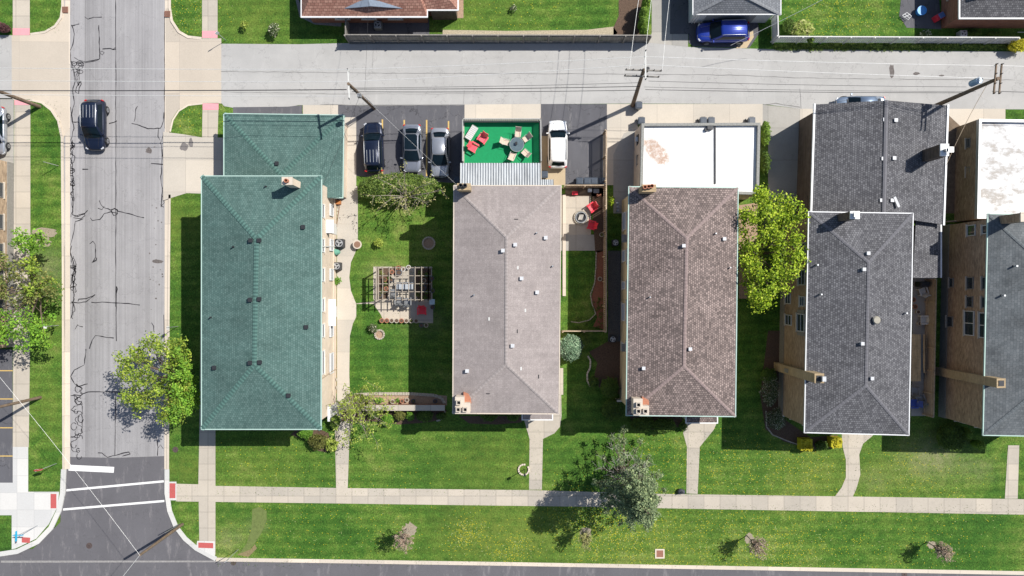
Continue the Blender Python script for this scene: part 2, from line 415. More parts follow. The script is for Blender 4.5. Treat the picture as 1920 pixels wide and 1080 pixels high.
def roofing_white():
    t = NT('white_membrane'); p = t.pos()
    c = t.ramp(t.noise(.8, p, 6, .7), [(.35, (.70, .70, .70)), (.6, (.82, .82, .82))])
    sep = t.n('ShaderNodeSeparateXYZ'); t.l(p, sep.inputs[0])
    q = W(1232, 283, 3.5)
    u = t.math('ADD', t.math('MULTIPLY', t.math('SUBTRACT', sep.outputs[0], q.x), .7), t.math('MULTIPLY', t.math('SUBTRACT', sep.outputs[1], q.y), -.7))
    v = t.math('ADD', t.math('MULTIPLY', t.math('SUBTRACT', sep.outputs[0], q.x), .7), t.math('MULTIPLY', t.math('SUBTRACT', sep.outputs[1], q.y), .7))
    d = t.math('EXPONENT', t.math('MULTIPLY', t.math('ADD', t.math('MULTIPLY', t.math('MULTIPLY', u, u), .35), t.math('MULTIPLY', t.math('MULTIPLY', v, v), 1.6)), -1))
    m = t.ramp(t.math('ADD', d, t.math('MULTIPLY', t.noise(1.6, p, 6, .75), .8)), [(.66, 0.), (.98, 1.)])
    c = t.mix(t.math('MULTIPLY', t.math('MULTIPLY', m, .85), t.ramp(t.noise(2.2, p, 5, .8), [(.36, .25), (.55, 1.)])), c, (.36, .215, .135))
    g = t.ramp(t.noise(.9, t.mp(p, loc=(5, 2, 0), scale=(1, 2, 1)), 7, .8), [(.52, 0.), (.72, 1.)])
    c = t.mix(t.math('MULTIPLY', g, .45), c, (.4, .4, .38))
    br = t.n('ShaderNodeTexBrick', offset=.5); t.l(p, br.inputs['Vector'])
    for k, v in (('Scale', 1), ('Mortar Size', .02), ('Mortar Smooth', .4), ('Bias', 0), ('Brick Width', 4.2), ('Row Height', 1.9)): br.inputs[k].default_value = v
    br.inputs['Color1'].default_value = (.96, .96, .96, 1); br.inputs['Color2'].default_value = (1, 1, 1, 1); br.inputs['Mortar'].default_value = (.78, .78, .77, 1)
    c = t.mix(1, c, br.outputs['Color'], 'MULTIPLY')
    return t.fin(c, .6, .3)
def roofing_dirty():
    t = NT('dirty_membrane'); p = t.pos()
    n = t.noise(.55, t.mp(p, scale=(.8, 1.3, 1), loc=(2, 3, 0)), 8, .75)
    c = t.ramp(n, [(.40, (.72, .72, .72)), (.48, (.60, .60, .60)), (.54, (.44, .43, .42)), (.60, (.34, .31, .28)), (.66, (.58, .57, .56)), (.75, (.36, .33, .30))])
    return t.fin(c, .7, .3)
M['mem'] = roofing_white(); M['dirty'] = roofing_dirty()
def corr():
    t = NT('corrugated_white'); u = t.pos()
    wv = t.n('ShaderNodeTexWave', bands_direction='X'); wv.inputs['Scale'].default_value = 1.0; t.l(u, wv.inputs['Vector'])
    c = t.mix(1, (.40, .42, .44), t.ramp(t.noise(1.1, t.mp(u, scale=(1.5, .3, 1)), 6, .7), [(.3, .72), (.6, 1.15)]), 'MULTIPLY')
    return t.fin(c, .5, .4)
M['corr'] = corr()
L = {}
L['maple'] = leafm('leaves_maple', [(0, (.08, .14, .02)), (.35, (.17, .26, .03)), (.7, (.28, .38, .045)), (1, (.42, .46, .08))])
L['maple_b'] = leafm('leaves_bright', [(0, (.08, .19, .02)), (.5, (.16, .33, .03)), (1, (.28, .44, .05))])
L['lime'] = leafm('leaves_lime', [(0, (.07, .13, .012)), (.3, (.19, .30, .015)), (.7, (.33, .46, .022)), (1, (.55, .62, .07))])
L['olive'] = leafm('leaves_olive', [(0, (.08, .12, .03)), (.5, (.17, .20, .05)), (.85, (.26, .29, .08)), (1, (.30, .22, .08))])
L['hedge'] = leafm('leaves_hedge', [(0, (.05, .09, .02)), (.5, (.11, .18, .03)), (1, (.22, .30, .06))])
L['bud'] = leafm('leaves_bud', [(0, (.22, .24, .07)), (.5, (.36, .36, .12)), (1, (.46, .42, .22))])
L['willow'] = leafm('leaves_willow', [(0, (.14, .20, .03)), (.5, (.28, .36, .05)), (1, (.44, .50, .12))])
L['spruce'] = leafm('needles_spruce', [(0, (.06, .095, .045)), (.4, (.13, .18, .09)), (.8, (.23, .29, .14)), (1, (.34, .39, .19))], .1)
L['rhodo'] = leafm('leaves_bluegreen', [(0, (.07, .13, .08)), (.5, (.15, .25, .15)), (1, (.32, .42, .28))])
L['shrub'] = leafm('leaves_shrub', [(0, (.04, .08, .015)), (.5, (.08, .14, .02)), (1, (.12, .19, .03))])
L['box'] = leafm('leaves_boxwood', [(0, (.07, .17, .02)), (.5, (.11, .24, .025)), (1, (.16, .30, .035))])
L['oliveround'] = leafm('leaves_oliveround', [(0, (.075, .09, .02)), (.5, (.12, .13, .03)), (1, (.17, .17, .045))])
L['yellow'] = leafm('leaves_gold', [(0, (.32, .32, .02)), (.5, (.50, .46, .025)), (1, (.62, .55, .04))])
L['whitefl'] = leafm('blossom_white', [(0, (.06, .10, .03)), (.72, (.09, .12, .045)), (.80, (.45, .44, .30)), (1, (.62, .61, .50))])
L['pinkbud'] = leafm('buds_pink', [(0, (.30, .20, .14)), (.5, (.42, .31, .23)), (1, (.54, .46, .37))])
L['purple'] = leafm('leaves_purple', [(0, (.07, .03, .035)), (1, (.16, .07, .07))])
L['cedar'] = leafm('leaves_cedar', [(0, (.07, .13, .02)), (.5, (.14, .24, .03)), (1, (.24, .36, .05))])
L['weed'] = leafm('leaves_weed', [(0, (.05, .09, .02)), (.5, (.11, .19, .03)), (1, (.26, .34, .08))])
L['straw'] = leafm('dry_grass', [(0, (.16, .24, .04)), (.5, (.30, .38, .08)), (1, (.48, .46, .20))])
# ================================================================ GROUND
def arc(cx, cy, r, a0, a1, n=8):
    return [(cx + r*math.cos(R(a0 + (a1-a0)*i/n)), cy + r*math.sin(R(a0 + (a1-a0)*i/n))) for i in range(n+1)]
struct('ground', MB().sheet([(-900, -900), (900, -900), (900, 900), (-900, 900)], -.30), grass_mat('far_grass', False))
struct('street', MB().sheet(P([(112, -9000), (326, -9000), (326, 1075), (112, 1075)]), -.12), M['road'])
RN = MB().sheet(P([(112, 857), (215, 859), (326, 855), (330, 1000), (420, 1046), (960, 1056), (2400, 1078), (9000, 1160), (9000, 1330), (-9000, 1290), (-9000, 1044), (-400, 1052), (60, 1030), (112, 980)]), -.112)
struct('street_repaved', RN, M['roadnew'])
struct('joint_line', MB().sheet(P([(0, 1052), (405, 1052), (420, 1055), (0, 1056)]), -.108), flat('worn_joint', (.25, .24, .235), .9, var=.3))
# lawn blocks, 12 cm above the street
LW = MB()
LW.prism(P([(-9000, -9000), (118, -9000), (118, 15), (115, 33), (104, 50), (85, 61), (57, 66), (-9000, 66)]), -.29, 0)
LW.prism(P([(-9000, 186), (60, 186), (78, 191), (97, 205), (110, 225), (117, 258), (119, 900), (113, 950), (100, 990), (70, 1020), (30, 1036), (-400, 1050), (-9000, 1050)]), -.29, 0)
CB = [(318, -9000), (318, 15), (322, 40), (335, 60), (352, 70), (378, 73), (415, 74), (415, 193), (380, 193), (352, 196), (333, 207), (322, 224), (319, 245),
      (318, 372), (315, 880), (313, 925), (318, 958), (330, 988), (347, 1010), (368, 1028), (402, 1047), (960, 1056), (1920, 1073), (9000, 1150), (9000, -9000)]
LW.prism(P(CB), -.29, 0)
struct('lawn', LW, M['grass'])
# aprons slope from the alley down to the street
def sl(x0, x1):
    a, b = W(x0, 0).x, W(x1, 0).x
    return lambda x, y: .006 + (-.106 - .006) * max(0, min(1, (x - a) / (b - a)))
struct('alley_apron', MB().sheet(P([(22, 66), (57, 66), (85, 61), (104, 50), (115, 33), (118, 15), (129, 10), (129, 240), (118, 258), (110, 225), (97, 205), (78, 191), (60, 186), (27, 188), (22, 184)]), sl(60, 129)), M['apron'], 'pale concrete apron on the left side of the street')
struct('alley_apron', MB().sheet(P([(415, 72), (415, 194), (380, 193), (352, 196), (333, 207), (322, 224), (318, 245), (308, 250), (308, 15), (318, 15), (322, 40), (335, 60), (352, 70), (378, 73)]), sl(380, 308)), M['apron'], 'pale concrete apron on the right side of the street')
struct('alley', MB().sheet(P([(-3000, 66), (22, 66), (22, 184), (0, 184), (-3000, 184)]), .004), M['alley'])
struct('alley', MB().sheet(P([(415, 82), (560, 83), (640, 81), (1215, 79), (1290, 88), (1440, 92), (1925, 97), (9000, 130), (9000, 260), (1920, 205), (1500, 204), (1430, 195), (1190, 194), (870, 196), (560, 197), (540, 201), (437, 202), (420, 199), (415, 193)]), .004), M['alley'])
# gutters and kerbs
def strip(mb, pts, wpx, z0, z1):
    q = [W(*p) for p in pts]; h = wpx / 40
    for i in range(len(q)-1):
        d = (q[i+1]-q[i]).normalized(); n = Vector((-d.y, d.x, 0)) * h; e = d * (.0 if i == 0 else .02)
        mb.prism([q[i]-e+n, q[i]-e-n, q[i+1]-n, q[i+1]+n], z0, z1)
def flatstrip(mb, pts, wpx, z, jz=0):
    q = [W(*p) for p in pts]; h0 = wpx / 40; Lf = []; Rt = []
    for i in range(len(q)):
        h = h0*(1+random.uniform(-jz, jz))
        d = (q[min(i+1, len(q)-1)]-q[max(i-1, 0)]).normalized(); n = Vector((-d.y, d.x, 0)) * h
        Lf.append(q[i]+n); Rt.append(q[i]-n)
    for i in range(len(q)-1):
        vs = [Lf[i], Rt[i], Rt[i+1], Lf[i+1]]
        mb.add([(v.x, v.y, z) for v in vs], [(0, 1, 2, 3)])
def kerb(pts, wpx, z0, z1, mb):
    q = [W(*p) for p in pts]; h = wpx / 40; Lf = []; Rt = []
    for i in range(len(q)):
        d = (q[min(i+1, len(q)-1)]-q[max(i-1, 0)]).normalized(); n = Vector((-d.y, d.x, 0)) * h
        Lf.append(q[i]+n); Rt.append(q[i]-n)
    for i in range(len(q)-1):
        a, b, c, d = Lf[i], Rt[i], Rt[i+1], Lf[i+1]
        mb.add([(a.x,a.y,z1),(b.x,b.y,z1),(c.x,c.y,z1),(d.x,d.y,z1),(a.x,a.y,z0),(b.x,b.y,z0),(c.x,c.y,z0),(d.x,d.y,z0)],
               [(0,1,2,3),(0,3,7,4),(1,5,6,2),(0,4,5,1),(3,2,6,7)])
g = MB(); flatstrip(g, [(125.5, -2000), (125.5, 250), (125.5, 880)], 9, -.104); flatstrip(g, [(312, -2000), (312, 250), (311, 880)], 8, -.104)
struct('gutter', g, M['curb'])
k = MB()
kerb([(117, -2000), (117, 12), (114, 33), (103, 49), (84, 60), (57, 64)], 4, -.12, .012, k)
kerb([(57, 187), (78, 192), (96, 206), (109, 226), (116, 258), (118, 500), (119, 880)], 4, -.12, .012, k)
kerb([(317, -2000), (318, 14), (322, 39), (335, 59), (352, 69), (378, 72)], 5, -.12, .012, k)
kerb([(380, 194), (353, 197), (335, 208), (324, 225), (319, 247)], 3, -.12, .010, k)
kerb([(318, 365), (316, 600), (315, 880)], 4, -.12, .012, k)
kerb([(405, 1049), (960, 1057.5), (1920, 1074.5), (3000, 1094)], 7, -.12, .012, k)
struct('kerb', k, M['curb'])
k = MB()
kerb([(119, 880), (117, 925), (110, 958), (95, 990), (70, 1016), (32, 1034), (-60, 1048), (-900, 1052)], 9, -.12, .013, k)
kerb([(313, 880), (313, 925), (318, 958), (330, 988), (347, 1010), (368, 1028), (405, 1048)], 9, -.12, .013, k)
struct('kerb', k, M['curbw'], 'bright new kerb around the corner of the intersection')
# walks
def walk(name, pts, mat=M['conc'], z=.006, label=None): return struct(name, MB().sheet(P(pts), z), mat, label)
walk('sidewalk', [(24, -3000), (55, -3000), (56, 66), (24, 66)]); walk('sidewalk', [(27, 188), (57, 187), (57, 600), (54, 838), (24, 838)])
walk('sidewalk', [(379, -3000), (408, -3000), (408, 74), (379, 73)])
walk('sidewalk', [(380, 193), (410, 193), (408, 257), (404, 400), (404, 1040), (374, 1030), (372, 905), (374, 800), (379, 257)])
walk('sidewalk', [(330, 907), (372, 908), (405, 911), (640, 915), (1000, 919), (1240, 926), (1600, 931), (1925, 936), (6000, 990), (6000, 1020), (1925, 965), (1700, 961), (1300, 954), (1100, 950), (860, 947), (640, 944), (405, 941), (330, 940)], z=.010)
walk('corner_plaza', [(-900, 906), (24, 905), (24, 838), (53, 838), (53, 922), (111, 922), (108, 950), (92, 982), (68, 1010), (30, 1028), (22, 1030), (22, 966), (-900, 966)], M['conc_w'], .008)
walk('driveway', [(306, 247), (345, 252), (380, 258), (437, 258), (437, 365), (350, 362), (318, 372), (306, 376)], M['drive'], .012)
walk('path', [(628, 805), (656, 800), (652, 915), (630, 915)]); walk('path', [(660, 345), (671, 350), (671, 455), (666, 474), (658, 492), (655, 520), (658, 545), (664, 560), (668, 570), (668, 594), (662, 606), (656, 630), (655, 700), (656, 740), (655, 810), (632, 810), (632, 345), (645, 343)], M['drive'], .012)
walk('path', [(982, 785), (1052, 730), (1053, 780), (1050, 800), (1040, 812), (1018, 823), (1016, 918), (992, 918), (993, 823)], z=.012)
walk('path', [(1040, 690), (1056, 690), (1056, 740), (1040, 740)], z=.014)
walk('path', [(1288, 790), (1347, 786), (1338, 806), (1312, 838), (1308, 926), (1287, 925), (1288, 838), (1281, 812)], z=.012)
walk('path', [(1578, 812), (1640, 812), (1636, 817), (1618, 832), (1611, 852), (1613, 890), (1606, 915), (1599, 931), (1566, 930), (1578, 914), (1586, 895), (1586, 862), (1580, 838)], z=.012)
walk('path', [(1890, 835), (1911, 835), (1908, 935), (1884, 935)], z=.012)
walk('path', [(660, 570), (700, 570), (718, 595), (770, 600), (770, 560), (700, 565)], M['conc'], .016)
walk('driveway', [(568, 197), (634, 197), (634, 220), (668, 220), (668, 348), (640, 348), (640, 260), (568, 240)], M['drive'], .014)
walk('parking_lot', [(437, 201), (540, 200), (567, 197), (567, 240), (437, 240)], M['lot'], .009)
walk('parking_lot', [(634, 197), (871, 196), (875, 345), (668, 330), (668, 222), (634, 222)], M['lot'], .009)
walk('parking_lot', [(1014, 195), (1138, 195), (1140, 347), (1014, 347)], M['lot'], .009)
walk('parking_lot', [(1428, 196), (1500, 204), (1500, 400), (1440, 420), (1440, 262), (1428, 262)], M['concg'], .009)
walk('driveway', [(871, 196), (1014, 195), (1014, 235), (871, 235)], M['drive'], .013)
walk('driveway', [(1014, 255), (1060, 255), (1060, 347), (1014, 347)], M['pad'], .017)
walk('driveway', [(1138, 195), (1430, 195), (1430, 235), (1196, 235), (1196, 300), (1190, 347), (1138, 347)], M['drive'], .013)
walk('parking_lot', [(1170, 250), (1196, 240), (1196, 400), (1150, 400), (1150, 290)], M['concg'], .019)
walk('driveway', [(1500, 204), (1885, 204), (1885, 236), (1500, 240)], M['drive'], .013)
walk('driveway', [(1222, -20), (1255, -20), (1290, 65), (1290, 88), (1215, 80), (1222, 62)], M['concg'], .011)
walk('parking_lot', [(1257, -20), (1297, -20), (1297, 64), (1256, 64)], M['lot'], .014)
walk('driveway', [(1290, 40), (1420, 40), (1425, 60), (1405, 90), (1300, 87), (1291, 80)], M['lot'], .016)
walk('driveway', [(1394, 66), (1412, 58), (1413, 70), (1400, 90), (1380, 91)], M['pad'], .020)
walk('patio', [(1690, -10), (1760, -10), (1765, 55), (1700, 52), (1686, 30)], M['lot'], .012)
walk('patio', [(648, 36), (805, 36), (805, 66), (650, 72)], M['lot'], .012)
walk('patio', [(1048, 365), (1108, 365), (1108, 465), (1048, 468)], M['conc'], .014)
walk('patio', [(1046, 440), (1116, 440), (1116, 470), (1046, 470)], M['concg'], .018)
walk('patio', [(700, 500), (810, 500), (812, 606), (720, 603), (700, 560)], M['conc'], .012)
for k_, pts_ in enumerate(([(706, 502), (735, 502), (732, 530), (726, 560), (706, 562)], [(735, 500), (752, 498), (752, 512), (738, 516)], [(780, 502), (808, 502), (808, 560), (785, 566), (776, 540)], [(772, 566), (812, 566), (812, 604), (770, 600)])): walk('planting_bed', pts_, M['mulch'] if k_ < 3 else M['concg'], .020+.002*k_)
walk('parking_lot', [(-900, 655), (24, 655), (24, 905), (-900, 905)], M['lot'], .010)
walk('parking_lot', [(-900, 186), (26, 186), (26, 310), (-900, 310)], M['concg'], .010)
walk('patio', [(1712, 500), (1752, 500), (1748, 780), (1708, 780)], M['concg'], .012)
walk('path', [(1772, 210), (1800, 236), (1800, 400), (1772, 400)], M['dirt'], .016)
# planting beds
def bed(pts, mat, z=.020, label=None): return struct('planting_bed', MB().sheet(P(pts), z), mat, label)
bed([(618, 405), (631, 405), (631, 738), (618, 738)], M['bpink'], .018)
bed([(656, 742), (700, 737), (780, 737), (838, 742), (838, 760), (656, 760)], M['drymulch'])
bed([(640, 768), (838, 768), (832, 786), (800, 792), (750, 796), (700, 790), (640, 790)], M['mulch'])
bed([(590, 800), (616, 812), (622, 838), (612, 848), (596, 845), (575, 825), (545, 815), (560, 800)], M['mulch'], .022)
bed([(1108, 350), (1134, 350), (1134, 470), (1116, 475)], M['mulch'], .021)
bed([(1117, 470), (1134, 470), (1134, 618), (1112, 612), (1120, 595), (1108, 560), (1116, 530)], M['redmulch'], .021)
bed([(1104, 660), (1120, 680), (1112, 712), (1130, 735), (1166, 740), (1166, 640), (1140, 640)], M['mulch'], .021)
bed([(804+12*math.cos(k*.5), 456+12*math.sin(k*.5)) for k in range(12)], M['drymulch'], .013)
bed([(712+8*math.cos(k*.5), 627+8*math.sin(k*.5)) for k in range(12)], M['drymulch'], .013)
bed([(1140, 470), (1164, 470), (1164, 640), (1140, 640)], flat('dark_gravel', (.10, .10, .10), .95, var=.6, vs=12), .018)
bed([(1385, 385), (1420, 380), (1420, 560), (1385, 560)], M['drymulch'], .014)
bed([(1440, 620), (1462, 620), (1462, 780), (1520, 820), (1570, 815), (1570, 840), (1520, 842), (1470, 828), (1435, 805), (1425, 740)], M['mulch'], .016)
bed([(1060, 350), (1135, 350), (1135, 368), (1060, 368)], M['dirt'], .021)
bed([(860, 780), (980, 780), (978, 792), (930, 796), (880, 794)], M['mulch'], .014)
bed([(1180, 780), (1280, 780), (1278, 800), (1230, 806), (1190, 800)], M['mulch'], .014)
bed([(1160, 0), (1205, -10), (1205, 66), (1150, 66), (1150, 52), (1160, 30)], M['mulch'], .014)
bed([(560, 0), (570, 26), (590, 36), (640, 40), (640, 50), (590, 46), (562, 32), (552, -10)], flat('bed_stones', (.22, .21, .2), .9, var=.5, vs=14), .016)
bed([(655, 74), (1215, 77), (1215, 81), (655, 83)], flat('verge', (.17, .17, .16), .9, var=.4, vs=9), .012)
bed([(830, 56), (950, 58), (1100, 56), (1150, 50), (1158, 62), (1152, 67), (830, 67)], flat('bed_edging_tan', (.36, .31, .22), .9, var=.4, vs=9), .014)
bed([(850, 0), (869, 0), (869, 34), (852, 34)], M['drymulch'], .014)
for i, (x, y, rx, ry) in enumerate([(770, 993, 13, 15), (1098, 999, 12, 11), (1405, 1010, 9, 11), (1746, 1022, 9, 8), (82, 436, 30, 9), (80, 453, 16, 12)]):
    n = 22; pts = []
    for kx in range(n):
        t = 2*math.pi*kx/n; q = random.uniform(.72, 1.1); pts.append((x + rx*q*math.cos(t), y + ry*q*math.sin(t)))
    bed(pts, flat('tree_ring_mulch', (.27, .23, .17), .95, var=.35, vs=10), .008 + .001*i)
bed([(473, 955), (486, 950), (500, 958), (500, 975), (490, 1000), (478, 1018), (460, 1040), (446, 1042), (462, 1020), (472, 990)], flat('worn_grass', (.12, .155, .045), .95, var=.25, vs=4), .008)
bed([(444, 1040), (470, 1030), (478, 1020), (482, 1028), (466, 1044)], flat('bare_soil', (.20, .16, .08), .95, var=.3, vs=6), .012)
# markings
def mark(name, pts, mat, z, label=None): return struct(name, MB().sheet(P(pts), z), mat, label)
mark('stop_line', [(127, 872), (213, 876), (212, 887), (127, 883)], M['paintw'], -.108)
mark('crosswalk_line', [(123, 918), (306, 901), (306, 905), (123, 922)], M['paintw'], -.108)
mark('crosswalk_line', [(117, 954), (307, 938), (307, 942), (117, 958)], M['paintw'], -.108)
for x in (742.5-25, 758.5, 800, 841): pass
for x, y0, y1 in ((717, 224, 330), (758, 225, 300), (800, 225, 330), (841, 227, 300)): mark('parking_line', [(x-1.4, y0), (x+1.4, y0), (x+1.4, y1), (x-1.4, y1)], M['painty'], .014)
for y in (695, 748, 802, 855): mark('parking_line', [(-60, y-1), (24, y-1), (24, y+1), (-60, y+1)], M['painty'], .015)
for pts, mt in (([(24, 53), (56, 53), (56, 66), (24, 66)], 'pink'), ([(27, 188), (56, 188), (56, 197), (27, 197)], 'pink'), ([(379, 58), (408, 58), (408, 71), (379, 71)], 'pink'), ([(380, 194), (410, 194), (410, 206), (380, 206)], 'pink'),
                ([(95, 926), (106, 926), (106, 953), (95, 953)], 'red'), ([(318, 906), (329, 906), (329, 934), (318, 934)], 'red'), ([(372, 1017), (400, 1018), (400, 1028), (372, 1027)], 'red'), ([(41, 1007), (57, 1008), (56, 1018), (41, 1017)], 'red')):
    mark('tactile_paving', pts, M[mt], .019)
mark('sidewalk', [(316, 903), (331, 903), (331, 938), (316, 938)], M['conc_w'], .014)
mark('sidewalk', [(370, 1014), (403, 1015), (403, 1044), (368, 1026)], M['conc_w'], .015)
# oil stains
for x, y, rx, ry, z in [(278, 282, 7, 6, -.11), (294, 490, 13, 3.5, -.11), (1672, 133, 5, 14, .010), (1718, 138, 7, 3, .010), (1765, 142, 6, 2, .010), (345, 275, 9, 8, .016), (358, 268, 5, 9, .016)]:
    pts = [(x + rx*random.uniform(.7, 1.1)*math.cos(t*.45), y + ry*random.uniform(.7, 1.1)*math.sin(t*.45)) for t in range(14)]
    mark('oil_stain', pts, M['stain'] if z > .012 else flat('oil_stain_dark', (.12, .105, .10), .8, var=.4), z)
for i in range(26):
    x, y = random.uniform(279, 305), random.choice([random.uniform(380, 430), random.uniform(500, 560), random.uniform(270, 620)]); r = random.uniform(.5, 1.8)
    mark('oil_stain', [(x+r*random.uniform(.6, 1.2)*math.cos(k*.9), y+r*random.uniform(.6, 1.3)*math.sin(k*.9)) for k in range(7)], flat('oil_stain_dark', (.12, .105, .10), .8, var=.4), -.1095)
A_ = MB()
for pts_, w_ in (([(415, 134), (700, 137), (960, 138), (1200, 139), (1380, 141), (1500, 146), (1640, 148), (1900, 150)], .8), ([(700, 90), (698, 130)], .5), ([(870, 170), (869, 195)], .6), ([(1014, 165), (1014, 195)], .6), ([(1500, 166), (1502, 204)], .6), ([(420, 172), (640, 176), (900, 176)], .5), ([(1430, 196), (1455, 194), (1480, 198), (1500, 201)], 1.2), ([(600, 197), (640, 196), (700, 199), (760, 197), (870, 197)], 1.0)):
    o_ = []
    for i in range(len(pts_)-1):
        a, b = pts_[i], pts_[i+1]; n = max(1, int(math.hypot(b[0]-a[0], b[1]-a[1])/12))
        o_ += [(a[0]+(b[0]-a[0])*j/n+random.uniform(-.6, .6), a[1]+(b[1]-a[1])*j/n+random.uniform(-.6, .6)) for j in range(n)]
    flatstrip(A_, o_+[pts_[-1]], w_, .0195, .5)
struct('alley_joints', A_, flat('joint_grey', (.20, .195, .19), .9))
# tar crack sealing on the street
T = MB(); tz = -.111
def crack(pts, w=1.1): flatstrip(T, pts, w*1.3, tz, .45)
def wob(pts, amp=1.0, step=8):
    out = []
    for i in range(len(pts)-1):
        a, b = pts[i], pts[i+1]; n = max(1, int(math.hypot(b[0]-a[0], b[1]-a[1]) / step))
        for j in range(n): out.append((a[0]+(b[0]-a[0])*j/n + random.uniform(-amp, amp), a[1]+(b[1]-a[1])*j/n + random.uniform(-amp, amp)))
    return out + [pts[-1]]
crack(wob([(215.5, -30), (216, 250), (216, 560), (217, 640)], .5, 14), 1.0); crack(wob([(216, 735), (214, 855)], .5, 14), 1.1)
crack(wob([(128.6, -30), (128.8, 300), (129, 850)], .3, 20), .9); crack(wob([(307.5, 30), (307.5, 240)], .4), .9)
crack(wob([(133, 46), (138, 62), (136, 82), (130, 95), (131, 110), (136, 130), (140, 152), (134, 170), (138, 190), (133, 215), (137, 240), (132, 262), (136, 280)], .8, 6))
crack(wob([(133, 48), (147, 44)], .5, 4)); crack(wob([(157, 31), (163, 35), (175, 32), (186, 31), (190, 31)], .8, 4)); crack(wob([(184, 46), (185, 92), (186, 110), (160, 115), (146, 112), (138, 107)], .5, 6))
crack([(185, 98), (190, 95), (194, 98), (191, 102), (186, 99)]); crack([(191, 91), (205, 90), (211, 92), (215, 88), (215, 92), (210, 92)])
for k in range(7):
    cx, cy = 131 + random.random()*20, 112 + random.random()*22; rr = 3 + random.random()*4; a0 = random.random()*6
    crack([(cx + rr*math.cos(a0+t*.6)*1.2, cy + rr*.8*math.sin(a0+t*.6)) for t in range(10)], .9)
for k in range(3): crack(wob([(144+k*2, 130), (141+k*3, 145), (146, 160)], 1.5, 5), .9)
crack(wob([(130, 115), (150, 117), (158, 118), (184, 111)], 1, 6)); crack([(150, 152), (146, 156), (142, 163), (140, 172), (146, 175), (147, 164), (151, 157), (150, 152)])
crack(wob([(131, 200), (134, 228), (150, 229)], .6, 5)); crack(wob([(257, 198), (253, 204), (252, 222), (250, 228)], .5, 5)); crack(wob([(245, 231), (260, 234), (276, 241), (300, 240), (306, 225), (306, 210)], .6, 5))
crack([(203, 231), (212, 229), (218, 226)]); crack([(296, 240), (295, 255), (301, 266), (306, 248)])
for y in range(262, 400, 9): crack(wob([(133 + random.random()*2, y), (131 + random.random()*5, y+10)], 1, 5), .9)
crack(wob([(300, 266), (303, 290), (301, 330), (303, 365), (301, 388)], .8, 6)); crack([(302, 280), (307, 282), (306, 290), (302, 293)]); crack([(282, 306), (295, 307), (306, 308)])
crack([(303, 352), (308, 354), (304, 368), (307, 380), (301, 386), (306, 388)]); crack([(153, 317), (164, 317)], 1.8)
crack(wob([(135, 340), (136, 380), (134, 402), (145, 406), (156, 401), (163, 394)], .6, 6)); crack([(136, 408), (150, 410), (158, 404), (157, 400), (148, 402), (138, 406)]); crack(wob([(155, 410), (140, 415), (136, 440), (130, 460), (129, 470), (134, 485), (130, 472), (133, 460)], .6, 6))
crack(wob([(184, 376), (192, 388), (206, 394), (214, 391), (221, 396), (240, 401), (258, 405), (269, 408)], .8, 5)); crack(wob([(168, 408), (172, 413), (186, 411), (194, 400), (206, 397), (220, 400)], .5, 5))
crack([(182, 390), (190, 393), (194, 386)]); crack([(207, 395), (212, 404), (218, 402), (219, 393), (213, 390), (207, 395)])
crack(wob([(167, 457), (173, 452), (177, 458), (178, 482), (171, 493)], .4, 5)); crack([(173, 491), (179, 488), (180, 483)], 1.6)
crack(wob([(134, 485), (138, 500), (134, 520), (137, 545), (135, 580), (131, 597)], .8, 6)); crack(wob([(141, 496), (139, 520), (135, 545)], .6, 6)); crack([(132, 515), (138, 518), (140, 524), (134, 530)])
crack(wob([(132, 566), (145, 568), (160, 566), (176, 553)], .4, 5)); crack([(145, 565), (146, 561), (160, 560), (175, 554), (177, 552)], 1.3); crack(wob([(170, 567), (178, 568), (190, 566), (217, 568), (240, 569), (261, 572)], .4, 7))
crack([(139, 618), (144, 609), (148, 612), (154, 613)]); crack(wob([(166, 654), (172, 637), (178, 629), (196, 632), (212, 634)], .4, 5), 1.2); crack(wob([(160, 655), (156, 685), (138, 694), (131, 706), (138, 720), (145, 725), (163, 720)], .5, 5))
crack([(283, 605), (287, 612), (287, 622)]); crack([(306, 590), (307, 640)]); crack(wob([(152, 740), (163, 735), (200, 735), (226, 736)], .4, 7)); crack([(216, 575), (217, 537), (219, 542), (217, 550)])
def loops(x0, x1, y0, y1, n):
    x, y, a = (x0+x1)/2, y0, 1.5; pts = []
    for i in range(n):
        pts.append((x, y)); a += random.uniform(-1.1, 1.1); a = a*.85 + .15*1.57
        x += 3.4*math.cos(a)*1.2; y += 3.4*math.sin(a)
        if x < x0 or x > x1: a = math.pi - a; x = min(max(x, x0), x1)
        if y > y1: break
    crack(pts, 1.0)
for k in range(2): loops(130, 142, 480, 600, 45)
for k in range(2): loops(131, 153, 720, 855, 60)
for k in range(2): loops(129, 139, 265, 400, 50)
for cx, cy in ((144, 730), (141, 745), (146, 752), (141, 772), (150, 786), (137, 800), (143, 812), (137, 835), (145, 845), (147, 856)):
    rr = 3 + random.random()*3; crack([(cx + rr*math.cos(t*.7), cy + rr*1.3*math.sin(t*.7)) for t in range(random.randint(6, 10))], 1.0)
crack(wob([(182, 850), (190, 850), (200, 858), (215, 854), (225, 851), (240, 848), (243, 852), (228, 856)], .5, 5), 1.2); crack(wob([(292, 820), (295, 840), (300, 835), (305, 842)], .5, 5)); crack([(295, 838), (294, 855)])
struct('tar_seams', T, M['tar'])
sm = MB(); flatstrip(sm, [(158.5, -30), (158.5, 640)], .7, -.114)
struct('paving_seam', sm, flat('paving_seam', (.19, .185, .19), .9))
